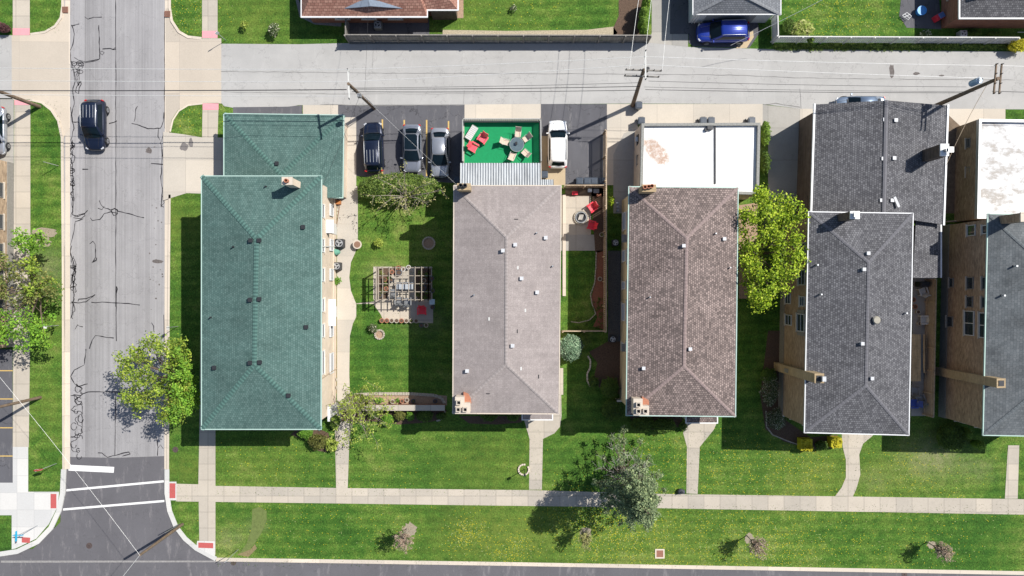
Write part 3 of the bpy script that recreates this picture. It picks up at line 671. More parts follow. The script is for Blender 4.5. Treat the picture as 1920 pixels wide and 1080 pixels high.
# covers and drains
def manhole(x, y, z, r, label):
    t = empty('manhole_cover', W(x, y) + Vector((0, 0, z)), label, 'manhole cover')
    c = W(x, y); MB().cyl((c.x, c.y, z), r*.8, .012, 20).build('lid', M['iron'], t); MB().ring((c.x, c.y, z), r*.82, r, .018, 24).build('rim', M['iron'], t)
    b = MB()
    for a in range(4): b.box((c.x, c.y, z+.016), (r*1.3, .03, .012), a*math.pi/4)
    b.build('ribs', M['iron'], t)
manhole(166, 1024, -.112, .28, 'round iron cover set in the dark asphalt of the intersection')
manhole(437, 1056, -.112, .25, 'dark round drain cover against the kerb near the small sign')
manhole(329, 843, .004, .27, 'reddish round cover in the grass left of the green roof')
manhole(1697, 1078, -.112, .25, 'round drain cover at the bottom edge below the right lawns')
for x, y, lb in ((122, 18, 'rusty kerb inlet at the top left kerb'), (314, 26, 'dark rusty kerb inlet at the top right kerb of the street')):
    t = empty('storm_drain', W(x, y, 0) + Vector((0, 0, -.10)), lb, 'drain'); c = W(x, y)
    MB().box((c.x, c.y, .005), (.55, .55, .04)).build('frame', M['rust'], t)
    b = MB(); [b.box((c.x - .2 + .1*i, c.y, .03), (.035, .46, .02)) for i in range(5)]; b.build('grate', M['iron'], t)
t = empty('utility_box_cover', W(1237, 1038), 'square rust coloured cover with a pale rim in the parkway grass', 'utility cover'); c = W(1237, 1038)
MB().box((c.x, c.y, .02), (.62, .62, .05)).build('lid', M['rust'], t)
b = MB(); [b.box((c.x+dx, c.y+dy, .02), sz) for dx, dy, sz in ((-.38, 0, (.12, .88, .07)), (.38, 0, (.12, .88, .07)), (0, .38, (.64, .12, .066)), (0, -.38, (.64, .12, .066)))]; b.build('rim', M['curb'], t)

# ================================================================ BUILDINGS
def offset_poly(pts, d):
    n = len(pts); out = []
    c = sum((Vector((p.x, p.y, 0)) for p in pts), Vector()) / n
    for i in range(n):
        p = pts[i]; a = pts[i-1]; b = pts[(i+1) % n]
        d1 = Vector((p.x-a.x, p.y-a.y, 0)).normalized(); d2 = Vector((b.x-p.x, b.y-p.y, 0)).normalized()
        n1 = Vector((-d1.y, d1.x, 0)); n2 = Vector((-d2.y, d2.x, 0))
        area = sum(pts[j].x*pts[(j+1) % n].y - pts[(j+1) % n].x*pts[j].y for j in range(n))
        if area < 0: n1 = -n1; n2 = -n2
        m = (n1+n2); m = m / max(m.dot(n1), .2)
        out.append(Vector((p.x + m.x*d, p.y + m.y*d, p.z)))
    return out
def gutter_of(root, pts, mat, w=.08, h=.12, z=None, segs=None):
    b = MB(); n = len(pts)
    for i in range(n):
        if segs is not None and i not in segs: continue
        a = pts[i]; c = pts[(i+1) % n]; d = (c-a); L_ = d.length; mid = (a+c)/2
        b.box((mid.x, mid.y, (z if z is not None else mid.z)), (L_ + w*.9 + .002*i, w, h + .003*i), math.atan2(d.y, d.x))
    return b.build('gutter', mat, root)
def hip_building(name, label, cat, corners, h, ridge, rise, roofm, wallm, gutm, over=.45, capm=None, soff=M['whitey'], base=None, z0=0):
    """corners NW, NE, SE, SW of the eaves; ridge = two points (north, south)"""
    C4 = [W(x, y, h) for x, y in corners]
    c = sum(C4, Vector())/4; root = empty(name, (c.x, c.y, 0), label, cat)
    N_, S_ = W(*ridge[0], h+rise), W(*ridge[1], h+rise)
    nw, ne, se, sw = C4
    low = [v - Vector((0, 0, .12)) for v in C4]
    b = MB(); vs = [nw, ne, se, sw, N_, S_] + low
    b.add(vs, [(1, 0, 4), (3, 2, 5), (0, 3, 5, 4), (2, 1, 4, 5), (0, 1, 7, 6), (1, 2, 8, 7), (2, 3, 9, 8), (3, 0, 6, 9)])
    roof = b.build('roof', roofm, root)
    if capm:
        b = MB(); green = capm is M['roofgreen']; mats_ = M['capl'][[k for k in M if M[k] is capm][0]]
        for a, d in ((nw, N_), (ne, N_), (se, S_), (sw, S_), (N_, S_)):
            L_ = (d-a).length; n = int(L_/.15); dirv = (d-a).normalized(); side = Vector((dirv.y, -dirv.x, 0)).normalized()*(.20 if green else .13)
            for i in range(n):
                b.cur = i % 2; p = a + dirv*(i*L_/n + .0); q = a + dirv*((i+1.08)*L_/n); u = Vector((0, 0, .035 + .006*(i % 2)))  # every other cap takes the tone with painted shadow
                dn = Vector((0, 0, .035))
                b.add([p+side+u-dn*.8, p+u+Vector((0,0,.0)), p-side+u-dn*.8, q+side+u-dn*.8-Vector((0,0,.01)), q+u-Vector((0,0,.01)), q-side+u-dn*.8-Vector((0,0,.01))], [(0, 3, 4, 1), (1, 4, 5, 2)])
        b.build('ridge_cap', list(mats_), roof)
    inn = offset_poly(C4, over)
    MB().prism(inn, z0, h-.14).build('wall', wallm, root)
    if base:
        MB().prism(offset_poly(C4, over-.05), z0, 1.0).build('foundation', base, root)
    sf = MB().prism(offset_poly(C4, .03), h-.14, h-.125); sf.build('soffit', soff, root)
    gutter_of(root, [v - Vector((0, 0, .03)) for v in C4], gutm)
    return root, C4, inn
def rz_at(root_h, C4, ridge, rise, p):  # not exact: roof height under a picture point
    return root_h + rise*.6
def vent(root, px, py, h, mat, s=.36, hh=.28, name='roof_vent'):
    if mat is M['white']: mat = flat('vent_cap', (.52, .53, .55), .5); s = min(s, .30)
    c = W(px, py, h); b = MB()
    b.box((c.x, c.y, h+hh*.25-.15), (s*.75, s*.75, hh+.3)); b.box((c.x, c.y, h+hh*.9), (s, s, .07))
    return b.build(name, mat, root)
def pipe(root, px, py, h, r=.07, hh=.45, mat=M['silver']):
    c = W(px, py, h); p = MB().tube([(c.x, c.y, h-.35), (c.x, c.y, h+hh)], r, 8); o = p.build('vent_pipe', mat, root)
    MB().cyl((c.x, c.y, h-.12), r*2.2, .14, 10, r*1.2).build('flashing', M['dark'], o); return o
def roofz(C4, N_, S_, x, y):
    best = None
    nw, ne, se, sw = C4
    for tri in ((nw, ne, N_), (sw, se, S_), (nw, sw, S_), (ne, se, N_)):
        a, b, c = tri; n = (b-a).cross(c-a)
        if n.z == 0: continue
        z = a.z - (n.x*(x-a.x) + n.y*(y-a.y))/n.z
        best = z if best is None else min(best, z)
    return best
class RoofQ:
    def __init__(s, C4, ridge, h, rise): s.C = C4; s.N = W(*ridge[0], h+rise); s.S = W(*ridge[1], h+rise); s.h = h
    def z(s, px, py):
        h = s.h
        for _ in range(6):
            p = W(px, py, h); h = roofz(s.C, s.N, s.S, p.x, p.y)
        return h
def chimney(root, x0, y0, x1, y1, ztop, zbot, mat, flues, cap=M['curb'], fl='terra', name='chimney', cb=.05):
    a = W(x0, y0, ztop); b_ = W(x1, y1, ztop); c = (a+b_)/2; sx, sy = abs(b_.x-a.x), abs(b_.y-a.y)
    o = MB().box((c.x, c.y, (ztop+zbot)/2), (sx-2*cb, sy-2*cb, ztop-zbot)).build(name, mat, root)
    MB().box((c.x, c.y, ztop+.05), (sx, sy, .12)).build('cap', cap, o)
    for fx, fy, kind in flues:
        q = W(fx, fy, ztop+.3)
        if kind == 'round': 
            MB().ring((q.x, q.y, ztop+.11), .11, .17, .35, 16).build('flue', M[fl], o); MB().cyl((q.x, q.y, ztop+.12), .105, .02, 12).build('flue_hole', M['black'], o)
        else:
            f = MB(); [f.box((q.x+dx, q.y+dy, ztop+.25), s3) for dx, dy, s3 in ((-.17, 0, (.06, .4, .3)), (.17, 0, (.06, .4, .3)), (0, .17, (.28, .06, .298)), (0, -.17, (.28, .06, .298)))]
            f.build('flue', cap, o); MB().box((q.x, q.y, ztop+.13), (.28, .28, .03)).build('flue_hole', M['black'], o)
    return o
def window(root, p, side, w, h, nm='window', frm=M['white'], split=True, sill=True, shutter=None):
    """p: centre on the wall face; side 'E','W','N','S' = the way the face looks"""
    d = {'E': Vector((1, 0, 0)), 'W': Vector((-1, 0, 0)), 'N': Vector((0, 1, 0)), 'S': Vector((0, -1, 0))}[side]
    u = Vector((-d.y, d.x, 0)); b = MB(); p = Vector(p)
    def bx(mb, du, dz, su, sz, th, out):
        c = p + u*du + Vector((0, 0, dz)) + d*out
        mb.box(c, (th if abs(d.x) else su, su if abs(d.x) else th, sz))
    t = .07
    bx(b, -w/2, 0, t, h+t, .10, .03); bx(b, w/2, 0, t, h+t, .10, .03); bx(b, 0, h/2, w-t, t, .098, .03); bx(b, 0, -h/2, w-t, t, .098, .03)
    if split: bx(b, 0, 0, w-t, t*.8, .09, .03)
    o = b.build(nm, frm, root)
    g = MB(); bx(g, 0, 0, w-t, h-t, .04, .01); g.build('pane', M['glass'], o)
    if sill: s_ = MB(); bx(s_, 0, -h/2-.09, w+.25, .09, .16, .06); s_.build('sill', M['curb'], o)
    if shutter: s_ = MB(); bx(s_, -w/2-.22, 0, .3, h, .05, .03); bx(s_, w/2+.22, 0, .3, h, .05, .03); s_.build('shutters', shutter, o)
    return o

# --- green roofed apartment building
cr = [(378, 330), (603, 330), (602, 805), (378, 805)]; rg = [(481, 448), (477, 684)]; h = 6.6; rise = 1.3
B1, C1, I1 = hip_building('apartment_building', 'cream brick apartment building under the long green shingle roof', 'building', cr, h, rg, rise, M['roofgreen'], M['bcream'], M['mint'], .45, M['roofgreen'], base=M['bcream'])
Q = RoofQ(C1, rg, h, rise)
for x, y in ((471, 451), (487, 451), (470, 562), (487, 561), (470, 680), (488, 679), (569, 426), (575, 613), (542, 741), (403, 689)): vent(B1, x, y, Q.z(x, y), M['dark'], .34, .2)
for x, y in ((438, 463), (396, 595), (499, 350)): pipe(B1, x, y, Q.z(x, y), .06, .3, M['dark'])
chimney(B1, 529, 332, 549, 347, 9.0, 6.2, M['bcream'], [(537, 339, 'round')], M['curb'], 'terra')
ex = I1[1].x
for y in (395, 460, 515, 572, 620, 680):
    wy = W(0, y, 4.8).y
    window(B1, (ex+.0, wy, 4.9), 'E', 1.1 if y != 680 else 2.0, 1.3); window(B1, (ex+.05, W(0, y, 1.6).y, 1.9), 'E', 1.0 if y != 680 else 1.8, 1.1, sill=False)
for (x0, x1, y0, y1, hh) in ((605, 624, 412, 437, 3.4), (610, 628, 561, 611, 2.5), (600, 617, 761, 790, 2.9)):
    a = W(x0, y0, hh); b_ = W(x1, y1, hh); xr = ex + (b_.x - ex if b_.x > ex else .9)
    o = MB(); o.box(((ex+b_.x)/2 + .03, (a.y+b_.y)/2, hh), (b_.x-ex+.1, abs(a.y-b_.y), .1)); o.build('door_canopy', M['white'], B1)
    s_ = MB(); yy = min(a.y, b_.y); s_.add([(ex, yy-.01, hh-.9), (ex, yy-.01, hh-.05), (b_.x-.1, yy-.01, hh-.05), (ex, yy+.06, hh-.9), (ex, yy+.06, hh-.05), (b_.x-.1, yy+.06, hh-.05)], [(0, 2, 1), (3, 4, 5), (0, 3, 5, 2)]); s_.build('canopy_bracket', M['siding'], B1)
    MB().box((ex+.03, (a.y+b_.y)/2, 1.05), (.08, 1.0, 2.1)).build('door', M['whitey'], B1)
for y, z0 in ((715, 5.8), (463, 5.6)):
    a = W(600, y, 6.2); MB().tube([(ex+.08, a.y, 6.3), (ex+.1, a.y+.35, 1.2), (ex+.1, a.y+.35, .1)], .05, 6).build('downspout', M['tanwood'] if y > 600 else M['whitey'], B1)
# --- its rear garage
cr = [(420, 213), (645, 216), (643, 371), (420, 371)]
def garage1():
    h = 2.9; c = W(530, 290, h); root = empty('garage', (c.x, c.y, 0), 'low green shingled garage wing behind the green roofed building', 'garage')
    nw, ne, se, sw = [W(x, y, h) for x, y in cr]; pk = W(527, 328, h+1.05); x1 = W(610, 371, h).x
    cut = Vector((x1, se.y, h)); b = MB()
    s2 = Vector((pk.x, W(0, 345, h+1).y, pk.z)); e2 = Vector((sw.x, s2.y, h)); 
    in2 = Vector((x1, s2.y, h + (ne.x-x1)/(ne.x-pk.x)*1.05*.9))
    b.add([nw, ne, pk], [(1, 0, 2)]); b.add([nw, e2, s2, pk], [(0, 1, 2, 3)])
    b.add([ne, pk, s2, in2, Vector((x1, se.y, in2.z)), se], [(0, 1, 2, 3, 4, 5)])
    roof = b.build('roof', M['roofgreen'], root)
    b = MB()
    for a, d in ((nw, pk), (ne, pk)):
        L_ = (d-a).length; n = int(L_/.15); dv = (d-a).normalized(); side = Vector((dv.y, -dv.x, 0)).normalized()*.20
        for i in range(n):
            b.cur = i % 2; p = a+dv*(i*L_/n); q = a+dv*((i+1.08)*L_/n); u = Vector((0, 0, .04+.006*(i % 2))); dn = Vector((0, 0, .04)); k3 = Vector((0, 0, .03))
            b.add([p+side+u-dn, p+u, p-side+u-dn, q+side+u-dn-k3, q+u-k3, q-side+u-dn-k3], [(0, 3, 4, 1), (1, 4, 5, 2)])
    b.build('ridge_cap', list(M['capl']['roofgreen']), roof)
    MB().prism([(nw.x+.35, nw.y-.35), (ne.x-.35, ne.y-.35), (se.x-.35, se.y+.35), (x1+.2, se.y+.35), (x1+.2, C1[0].y-.5), (nw.x+.35, C1[0].y-.5)], 0, h-.1).build('wall', M['bcream'], root)
    gutter_of(root, [nw, ne, se, Vector((x1, se.y, h))], M['mint'], segs=(0, 1, 2)); gutter_of(root, [e2, nw], M['mint'], segs=(0,))
    c = W(520, 307, 3.7); vent(root, 520, 307, 3.75, M['dark'], .34, .2)
    dd = MB(); a = W(628, 375, 0); dd.box((a.x-.1, se.y+.32, 1.05), (.9, .06, 2.0)); dd.build('door', M['siding'], root)
    return root
garage1()
# --- grey roofed building
cr = [(851, 348), (1052, 348), (1048, 776), (849, 775)]; rg = [(950, 445), (949, 683)]; h = 6.4; rise = 1.2
B2, C2, I2 = hip_building('apartment_building', 'brick apartment building under the mauve grey shingle roof', 'building', cr, h, rg, rise, M['roofgrey'], M['bcream'], M['curb'], .4, M['roofgrey'])
Q = RoofQ(C2, rg, h, rise)
for x, y in ((943, 470), (966, 459), (1023, 446), (978, 522), (1007, 548), (961, 648), (876, 695)): vent(B2, x, y, Q.z(x, y), M['white'], .34, .25)
for x, y in ((1006, 437), (1036, 499), (889, 553)): pipe(B2, x, y, Q.z(x, y), .06, .3, M['silver'])
for x, y, ww, hh in ((968, 411, .32, .06), (970, 621, .07, .32), (1010, 706, .07, .32), (915, 738, .32, .06)):
    z = Q.z(x, y); c = W(x, y, z); MB().box((c.x, c.y, z+.02), (ww, hh, .05)).build('roof_slot', M['dark'], B2)
for x, y in ((971, 502), (985, 582), (917, 598), (977, 691)):
    z = Q.z(x, y); c = W(x, y, z); MB().box((c.x, c.y, z+.015), (.13, .28, .03)).build('roof_patch', M['whitey'], B2)
for x, y, ww in ((1018, 442, 38), (1042, 499, 18), (872, 553, 32)):
    z = Q.z(x, y); a = W(x - ww/2, y-4, z); 
chimney(B2, 857, 344, 883, 357, 8.1, 6.2, M['btan'], [(864, 348, 'round'), (872, 348, 'round')], M['btan'], 'dark')
def lchim(root, pts, flues, zt, dz=6.2):
    b = MB(); b.prism(P(pts, zt), dz, zt); o = b.build('chimney', M['bcream'], root)
    MB().prism(offset_poly(P(pts, zt), -.03), zt, zt+.08).build('cap', M['curb'], o)
    for x, y in flues:
        q = W(x, y, zt+.25); f = MB(); [f.box((q.x+dx, q.y+dy, zt+.2), s3) for dx, dy, s3 in ((-.16, 0, (.06, .38, .28)), (.16, 0, (.06, .38, .28)), (0, .16, (.26, .06, .278)), (0, -.16, (.26, .06, .278)))]
        f.build('flue', M['curb'], o); MB().box((q.x, q.y, zt+.10), (.26, .26, .03)).build('flue_hole', M['black'], o)
lchim(B2, [(854, 744), (870, 744), (870, 756), (881, 756), (881, 775), (854, 775)], [(860, 755), (859, 768), (872, 768)], 7.6)
cc = W(876, 748, 6.75); MB().prism([(cc.x-.3, cc.y-.35), (cc.x+.35, cc.y-.35), (cc.x+.3, cc.y+.1), (cc.x+.1, cc.y+.45), (cc.x-.3, cc.y+.6)], 6.3, 6.9).build('chimney_flashing', M['terra'], B2)
def canopy(root, x0, y0, x1, y1, h, roofm):
    a = W(x0, y0, h); b_ = W(x1, y1, h); c = (a+b_)/2; ins = .5
    n0 = Vector((a.x, a.y+1.0, h+.4)); n1 = Vector((b_.x, a.y+1.0, h+.4))
    b = MB(); b.add([Vector((a.x, b_.y, h)), Vector((b_.x, b_.y, h)), Vector((b_.x-ins, a.y+.8, h+.35)), Vector((a.x+ins, a.y+.8, h+.35)), Vector((a.x, a.y+.8, h)), Vector((b_.x, a.y+.8, h))],
                    [(0, 1, 2, 3), (4, 0, 3), (1, 5, 2)]); o = b.build('entrance_canopy', roofm, root)
    g = MB(); L_ = b_.x-a.x; g.box((c.x, b_.y, h), (L_+.1, .1, .14)); g.box((a.x, (a.y+.8+b_.y)/2, h), (.1, a.y+.8-b_.y, .137)); g.box((b_.x, (a.y+.8+b_.y)/2, h), (.1, a.y+.8-b_.y, .137)); g.build('canopy_trim', M['white'], o)
    for x in (a.x+.2, b_.x-.2): MB().box((x, b_.y+.25, h/2), (.14, .14, h)).build('post', M['whitey'], root)
canopy(B2, 979, 772, 1036, 787, 3.0, M['roofgrey'])
ew = I2[1].x
for y in (400, 470, 560, 640): window(B2, (ew, W(0, y, 4.8).y, 4.7), 'E', 1.2, 1.2)
MB().box((W(1051, 0, .1).x+.35, W(0, 460, 0).y, .06), (.3, 9.5, .12)).build('foundation_ledge', M['curb'], B2)
# --- brown roofed building
cr = [(1179, 350), (1384, 352), (1379, 781), (1174, 779)]; rg = [(1288, 446), (1283, 687)]; h = 6.2; rise = 1.25
B3, C3, I3 = hip_building('apartment_building', 'yellow brick apartment building under the mottled brown shingle roof', 'building', cr, h, rg, rise, M['roofbrown'], M['byellow'], M['mint'], .4, M['roofbrown'], base=None)
Q = RoofQ(C3, rg, h, rise)
for x, y in ((1281, 461), (1357, 448), (1293, 654), (1206, 690)): vent(B3, x, y, Q.z(x, y), M['white'], .28, .25)
for x, y in ((1341, 438), (1368, 502), (1218, 557)): pipe(B3, x, y, Q.z(x, y), .06, .3)
chimney(B3, 1203, 346, 1230, 360, 8.0, 6.0, M['btan'], [(1209, 351, 'round'), (1216, 350, 'round'), (1222, 349, 'round')], M['btan'], 'terra')
lchim(B3, [(1188, 748), (1204, 748), (1204, 761), (1216, 761), (1216, 778), (1188, 778)], [(1197, 759), (1197, 771), (1210, 771)], 7.5)
cc = W(1210, 752, 6.7); MB().prism([(cc.x-.3, cc.y-.3), (cc.x+.3, cc.y-.3), (cc.x+.25, cc.y+.1), (cc.x-.3, cc.y+.4)], 6.2, 6.85).build('chimney_flashing', M['terra'], B3)
canopy(B3, 1286, 776, 1345, 793, 3.0, M['roofbrown'])
ww_ = I3[0].x - .02
for y, wd in ((415, 1.9), (480, 1.2), (535, .8), (585, 1.9), (650, .8)):
    t_ = (y-350)/430; xx = I3[0].x + (I3[3].x-I3[0].x)*t_ - .02
    window(B3, (xx, W(0, y, 4.6).y, 4.6), 'W', wd, 1.4); window(B3, (xx, W(0, y, 1.8).y, 1.9), 'W', wd*.8, 1.1)
for y in (447, 652):
    xx = I3[0].x - .06; c = W(0, y, 3.2); o = MB(); o.box((xx-.1, c.y, 3.1), (.7, .7, .1)); o.build('door_canopy', M['grey'], B3)
MB().box((I3[3].x+.2, I3[3].y-.0, .55), (1.2, .16, 1.1), -.0).build('entry_wall', M['curb'], B3)
# --- charcoal roofed building
cr = [(1516, 397), (1712, 400), (1704, 816), (1508, 811)]; rg = [(1629, 492), (1624, 723)]; h = 6.7; rise = 1.25
B4, C4_, I4 = hip_building('apartment_building', 'brown brick apartment building under the charcoal hip roof with white trim', 'building', cr, h, rg, rise, M['roofdark'], M['bbrown'], M['white'], .40, M['roofdark'], base=M['found'])
Q = RoofQ(C4_, rg, h, rise)
for x, y in ((1618, 505), (1615, 644), (1633, 709), (1626, 475), (1616, 562-0)): 
    if y != 562: vent(B4, x, y, Q.z(x, y), M['white'], .28, .25)
for x, y in ((1696, 587), (1537, 552), (1530, 497)): pipe(B4, x, y, Q.z(x, y), .07, .4)
z = Q.z(1640, 600); c = W(1640, 600, z); o = MB().cyl((c.x, c.y, z-.2), .2, .5, 16).build('attic_fan', M['grey'], B4); MB().cyl((c.x, c.y, z+.3), .33, .09, 20, .26).build('fan_cap', flat('fan_cap', (.30, .28, .23), .6), o)
chimney(B4, 1593, 396, 1611, 411, 9.0, 6.4, M['siding'], [], M['white'], cb=.02); c = W(1606, 402, 9.4); MB().box((c.x, c.y, 9.4), (.42, .42, .14)).build('chimney_cowl', M['silver'], B4); MB().box((c.x, c.y, 9.2), (.2, .2, .3)).build('chimney_pipe', M['grey'], B4)
def stack(root, bx, by0, by1, tx, zt, mat, depth=.55):
    """outside chimney running up the west wall"""
    a = W(bx, by0, 0); b_ = W(bx, by1, 0); c = Vector((a.x + depth/2, (a.y+b_.y)/2, 0)); wd = abs(a.y-b_.y)
    o = MB().box((c.x, c.y, zt/2), (depth, wd, zt)).build('chimney_stack', mat, root)
    MB().box((c.x, c.y, zt+.04), (depth+.03, wd+.03, .08)).build('cap', M['btan'], o); MB().box((c.x, c.y, zt+.1), (depth*.6, wd*.6, .06)).build('flue_opening', M['dark'], o)
    return c
c = stack(B4, 1451, 679, 694, 0, 8.7, M['btan'], .75)
MB().box((c.x+.2, c.y, 9.1), (.3, .4, .3)).build('chimney_cowl', M['blue'] if False else M['silver'], B4)
MB().box((c.x-.41, c.y-.05, 3.0), (.03, .35, .8)).build('cleanout_door', M['found'], B4)
def ix(I, py_real):  # x of the west wall at world y
    a, b_ = I[0], I[3]; t_ = (py_real-a.y)/(b_.y-a.y); return a.x+(b_.x-a.x)*t_
for py, z, wd, hh, sh in ((605, 4.7, 1.5, 1.45, M['found']), (600, 2.0, .9, 1.3, None), (610, 6.1, .01, .01, None), (565, 4.9, .8, .9, None), (520, 4.7, 1.3, 1.3, None), (470, 4.7, 1.3, 1.3, None), (560, 1.8, .9, 1.1, None)):
    if wd < .1: continue
    wy = W(0, py, z).y; window(B4, (ix(I4, wy)-.01, wy, z), 'W', wd, hh, shutter=sh, frm=M['whitey'])
b = MB(); b.box((I4[3].x+.0, I4[3].y-.02, 1.05), (.0, .0, .0)) if False else None
o = MB(); a = I4[3]; o.box((a.x+2.2, a.y-.02, 1.08), (4.4, .12, .14)); o.build('stone_band', M['white'], B4)
# --- its rear wing with the gable roof
def rear4():
    hh = 4.2; root = empty('garage', (W(1650, 300, 4).x, W(1650, 300, 4).y, 0), 'dark gabled rear garage with brown siding beside the alley', 'garage')
    nw, ne, se, sw = W(1527, 196, hh), W(1777, 198, hh), W(1769, 421, hh), W(1520, 412, hh)
    N_, S_ = W(1662, 188, hh+1.3), W(1657, 405, hh+1.3)
    b = MB(); dz = Vector((0, 0, .14))
    b.add([nw, sw, S_, N_, ne, se], [(0, 1, 2, 3), (4, 3, 2, 5)]); b.add([nw-dz, sw-dz, S_-dz, N_-dz, ne-dz, se-dz], [(3, 2, 1, 0), (5, 2, 3, 4)])
    b.add([nw, N_, ne, ne-dz, N_-dz, nw-dz], [(0, 1, 4, 5), (1, 2, 3, 4)])
    roof = b.build('roof', M['roofdark'], root)
    c = MB(); side = Vector((.16, 0, -.03)); up = Vector((0, 0, .06)); c.add([N_+side+up, N_+up*1.3, N_-Vector((.16, 0, .03))+up, S_+side+up, S_+up*1.3, S_-Vector((.16, 0, .03))+up], [(0, 3, 4, 1), (1, 4, 5, 2)]); c.build('ridge_cap', M['capl']['roofdark'][0], roof)
    gutter_of(root, [nw, sw], M['white'], .16, .18, segs=(0,)); gutter_of(root, [ne, se], M['white'], .16, .18, segs=(0,))
    inn = offset_poly([nw, ne, se, sw], .4); MB().prism(inn, 0, hh-.1).build('wall', M['siding'], root)
    g = MB(); m = (inn[0]+inn[1])/2; g.add([(inn[0].x, inn[0].y-.0, hh-.1), (inn[1].x, inn[1].y, hh-.1), (N_.x, m.y, hh+1.1)], [(0, 1, 2)]); g.build('gable', M['siding'], root)
    d = MB(); d.box((m.x-2.6, inn[0].y+.03, 1.15), (4.2, .06, 2.3)); d.build('garage_door', M['whitey'], root); d = MB(); d.box((m.x+2.6, inn[0].y+.03, 1.15), (4.2, .06, 2.3)); d.build('garage_door', M['whitey'], root)
    for x, y in ((1657, 225), (1678, 226), (1654, 298), (1675, 297), (1651, 376), (1671, 376)): vent(root, x, y, hh+1.1, M['white'], .36, .2)
    c = W(1680, 379, hh+1.2); MB().box((c.x, c.y, hh+1.3), (.2, .95, .14), .42, Matrix.Rotation(-.2, 3, 'Y')).build('loose_duct', M['white'], root)
    # tall sided chimney at the east eave
    chimney(root, 1762, 270, 1778, 293, 7.2, 3.6, M['siding'], [], M['white'], cb=.02); q = W(1787, 280, 7.9); MB().box((q.x-.35, q.y, 7.45), (.2, .2, .5)).build('chimney_pipe', M['grey'], root); MB().box((q.x-.1, q.y, 7.75), (.42, .42, .16)).build('chimney_cowl', M['silver'], root)
    return root
rear4()
def porch4():
    hh = 3.6; a = W(1711, 414, hh); b_ = W(1766, 414, hh); c = W(1763, 521, hh); d = W(1705, 521, hh)
    root = empty('rear_porch', ((a.x+c.x)/2, (a.y+c.y)/2, 0), 'low charcoal shingled porch roof beside the charcoal hip roof', 'porch')
    o = MB(); o.add([a+Vector((0,0,.5)), d+Vector((0,0,.5)), c, b_], [(0, 1, 2, 3)]); o.add([a+Vector((0,0,.38)), d+Vector((0,0,.38)), c-Vector((0,0,.12)), b_-Vector((0,0,.12))], [(3, 2, 1, 0)]); o.build('roof', M['roofdark'], root)
    g = MB(); m = (b_+c)/2; g.box((m.x, m.y, hh-.05), (.13, abs(b_.y-c.y), .16)); g.build('gutter', M['white'], root)
    for y in (430, 475, 515): p = W(1762, y, hh); MB().box((p.x-.15, p.y, hh/2-.1), (.14, .14, hh-.2)).build('post', M['tanwood'], root)
    MB().box(((a.x+c.x)/2, (a.y+c.y)/2, 1.2), (abs(c.x-d.x)-.9, abs(a.y-d.y)-.6, 2.4)).build('enclosure', M['siding'], root)
porch4()
# --- slate roofed building at the right edge
cr = [(1852, 401), (2064, 404), (2056, 820), (1843, 816)]; rg = [(1962, 500), (1956, 724)]; h = 6.7; rise = 1.3
B5, C5, I5 = hip_building('apartment_building', 'brown brick apartment building under the blue grey roof at the right edge', 'building', cr, h, rg, rise, M['roofslate'], M['bbrown'], M['mint'], .40, M['roofslate'], base=M['found'])
Q = RoofQ(C5, rg, h, rise)
for x, y in ((1901, 499), (1878, 554)): pipe(B5, x, y, Q.z(x, y), .08, .4)
chimney(B5, 1912, 398, 1934, 416, 9.2, 6.4, M['bbrown'], [], M['curb'])
stack(B5, 1752, 688, 703, 0, 8.3, M['btan'], .7); 
for py, z, wd, hh, sp in ((432, 4.1, .9, 1.0, True), (430, 6.0, .7, .9, True), (531, 4.1, 1.0, .8, False), (566, 4.1, .9, .75, False), (606, 4.1, 2.1, 1.2, True), (531, 6.0, 1.0, .6, False), (567, 6.0, .9, .6, False), (610, 6.0, 2.1, 1.1, True), (530, 1.5, .8, .5, False), (603, 1.4, .9, .8, False)):
    wy = W(0, py, z).y; b_ = window(B5, (ix(I5, wy)-.01, wy, z), 'W', wd, hh, split=False, frm=M['whitey'] if sp else M['found'])
    if sp and wd > 1.5: mb = MB(); mb.box((ix(I5, wy)-.04, wy, z), (.1, .07, hh-.05)); mb.build('mullion', M['whitey'], b_)
for rt_, I_ in ((B1, I1), (B2, I2), (B3, I3), (B4, I4), (B5, I5)):
    a, b_ = I_[3], I_[2]
    for t_ in (.18, .5, .82):
        for z in (1.9, 4.7):
            p = a.lerp(b_, t_)
            if z < 2 and .4 < t_ < .6: MB().box((p.x, p.y-.03, 1.1), (1.1, .08, 2.1)).build('door', M['siding'], rt_)
            else: window(rt_, (p.x, min(a.y, b_.y)-.01, z), 'S', 1.5, 1.3)
    if rt_ in (B1, B2):
        for t_ in (.15, .4, .62, .85):
            for z in (1.9, 4.7): p = I_[0].lerp(I_[3], t_); window(rt_, (p.x-.01, p.y, z), 'W', 1.3, 1.2)
# --- flat roofed garages
def flat_garage(name, label, rect, h, wallm, memm, copem, px_w=None, split=None, par=.35, zb=0, extra=None):
    C = [W(x, y, h) for x, y in rect]; c = sum(C, Vector())/len(C); root = empty(name, (c.x, c.y, 0), label, 'garage')
    MB().prism(C, zb, h-par).build('wall', wallm, root)
    MB().prism(offset_poly(C, .2), h-par+.0, h-par+.05).build('roof_membrane', memm, root)
    n = len(C); b = MB()
    for i in range(n):
        a = C[i]; d = C[(i+1) % n]; m = (a+d)/2; v = d-a; inn = Vector((-v.y, v.x, 0)).normalized(); area = sum(C[j].x*C[(j+1) % n].y - C[(j+1) % n].x*C[j].y for j in range(n))
        if area < 0: inn = -inn
        m = m + inn*.12
        b.box((m.x, m.y, h-par/2+.002*i), (v.length-.005*i, .24, par+.01), math.atan2(v.y, v.x))
    b.build('parapet', copem, root)
    return root, C
cope = flat('parapet_cope', (.25, .25, .235), .85, var=.35, vs=8)
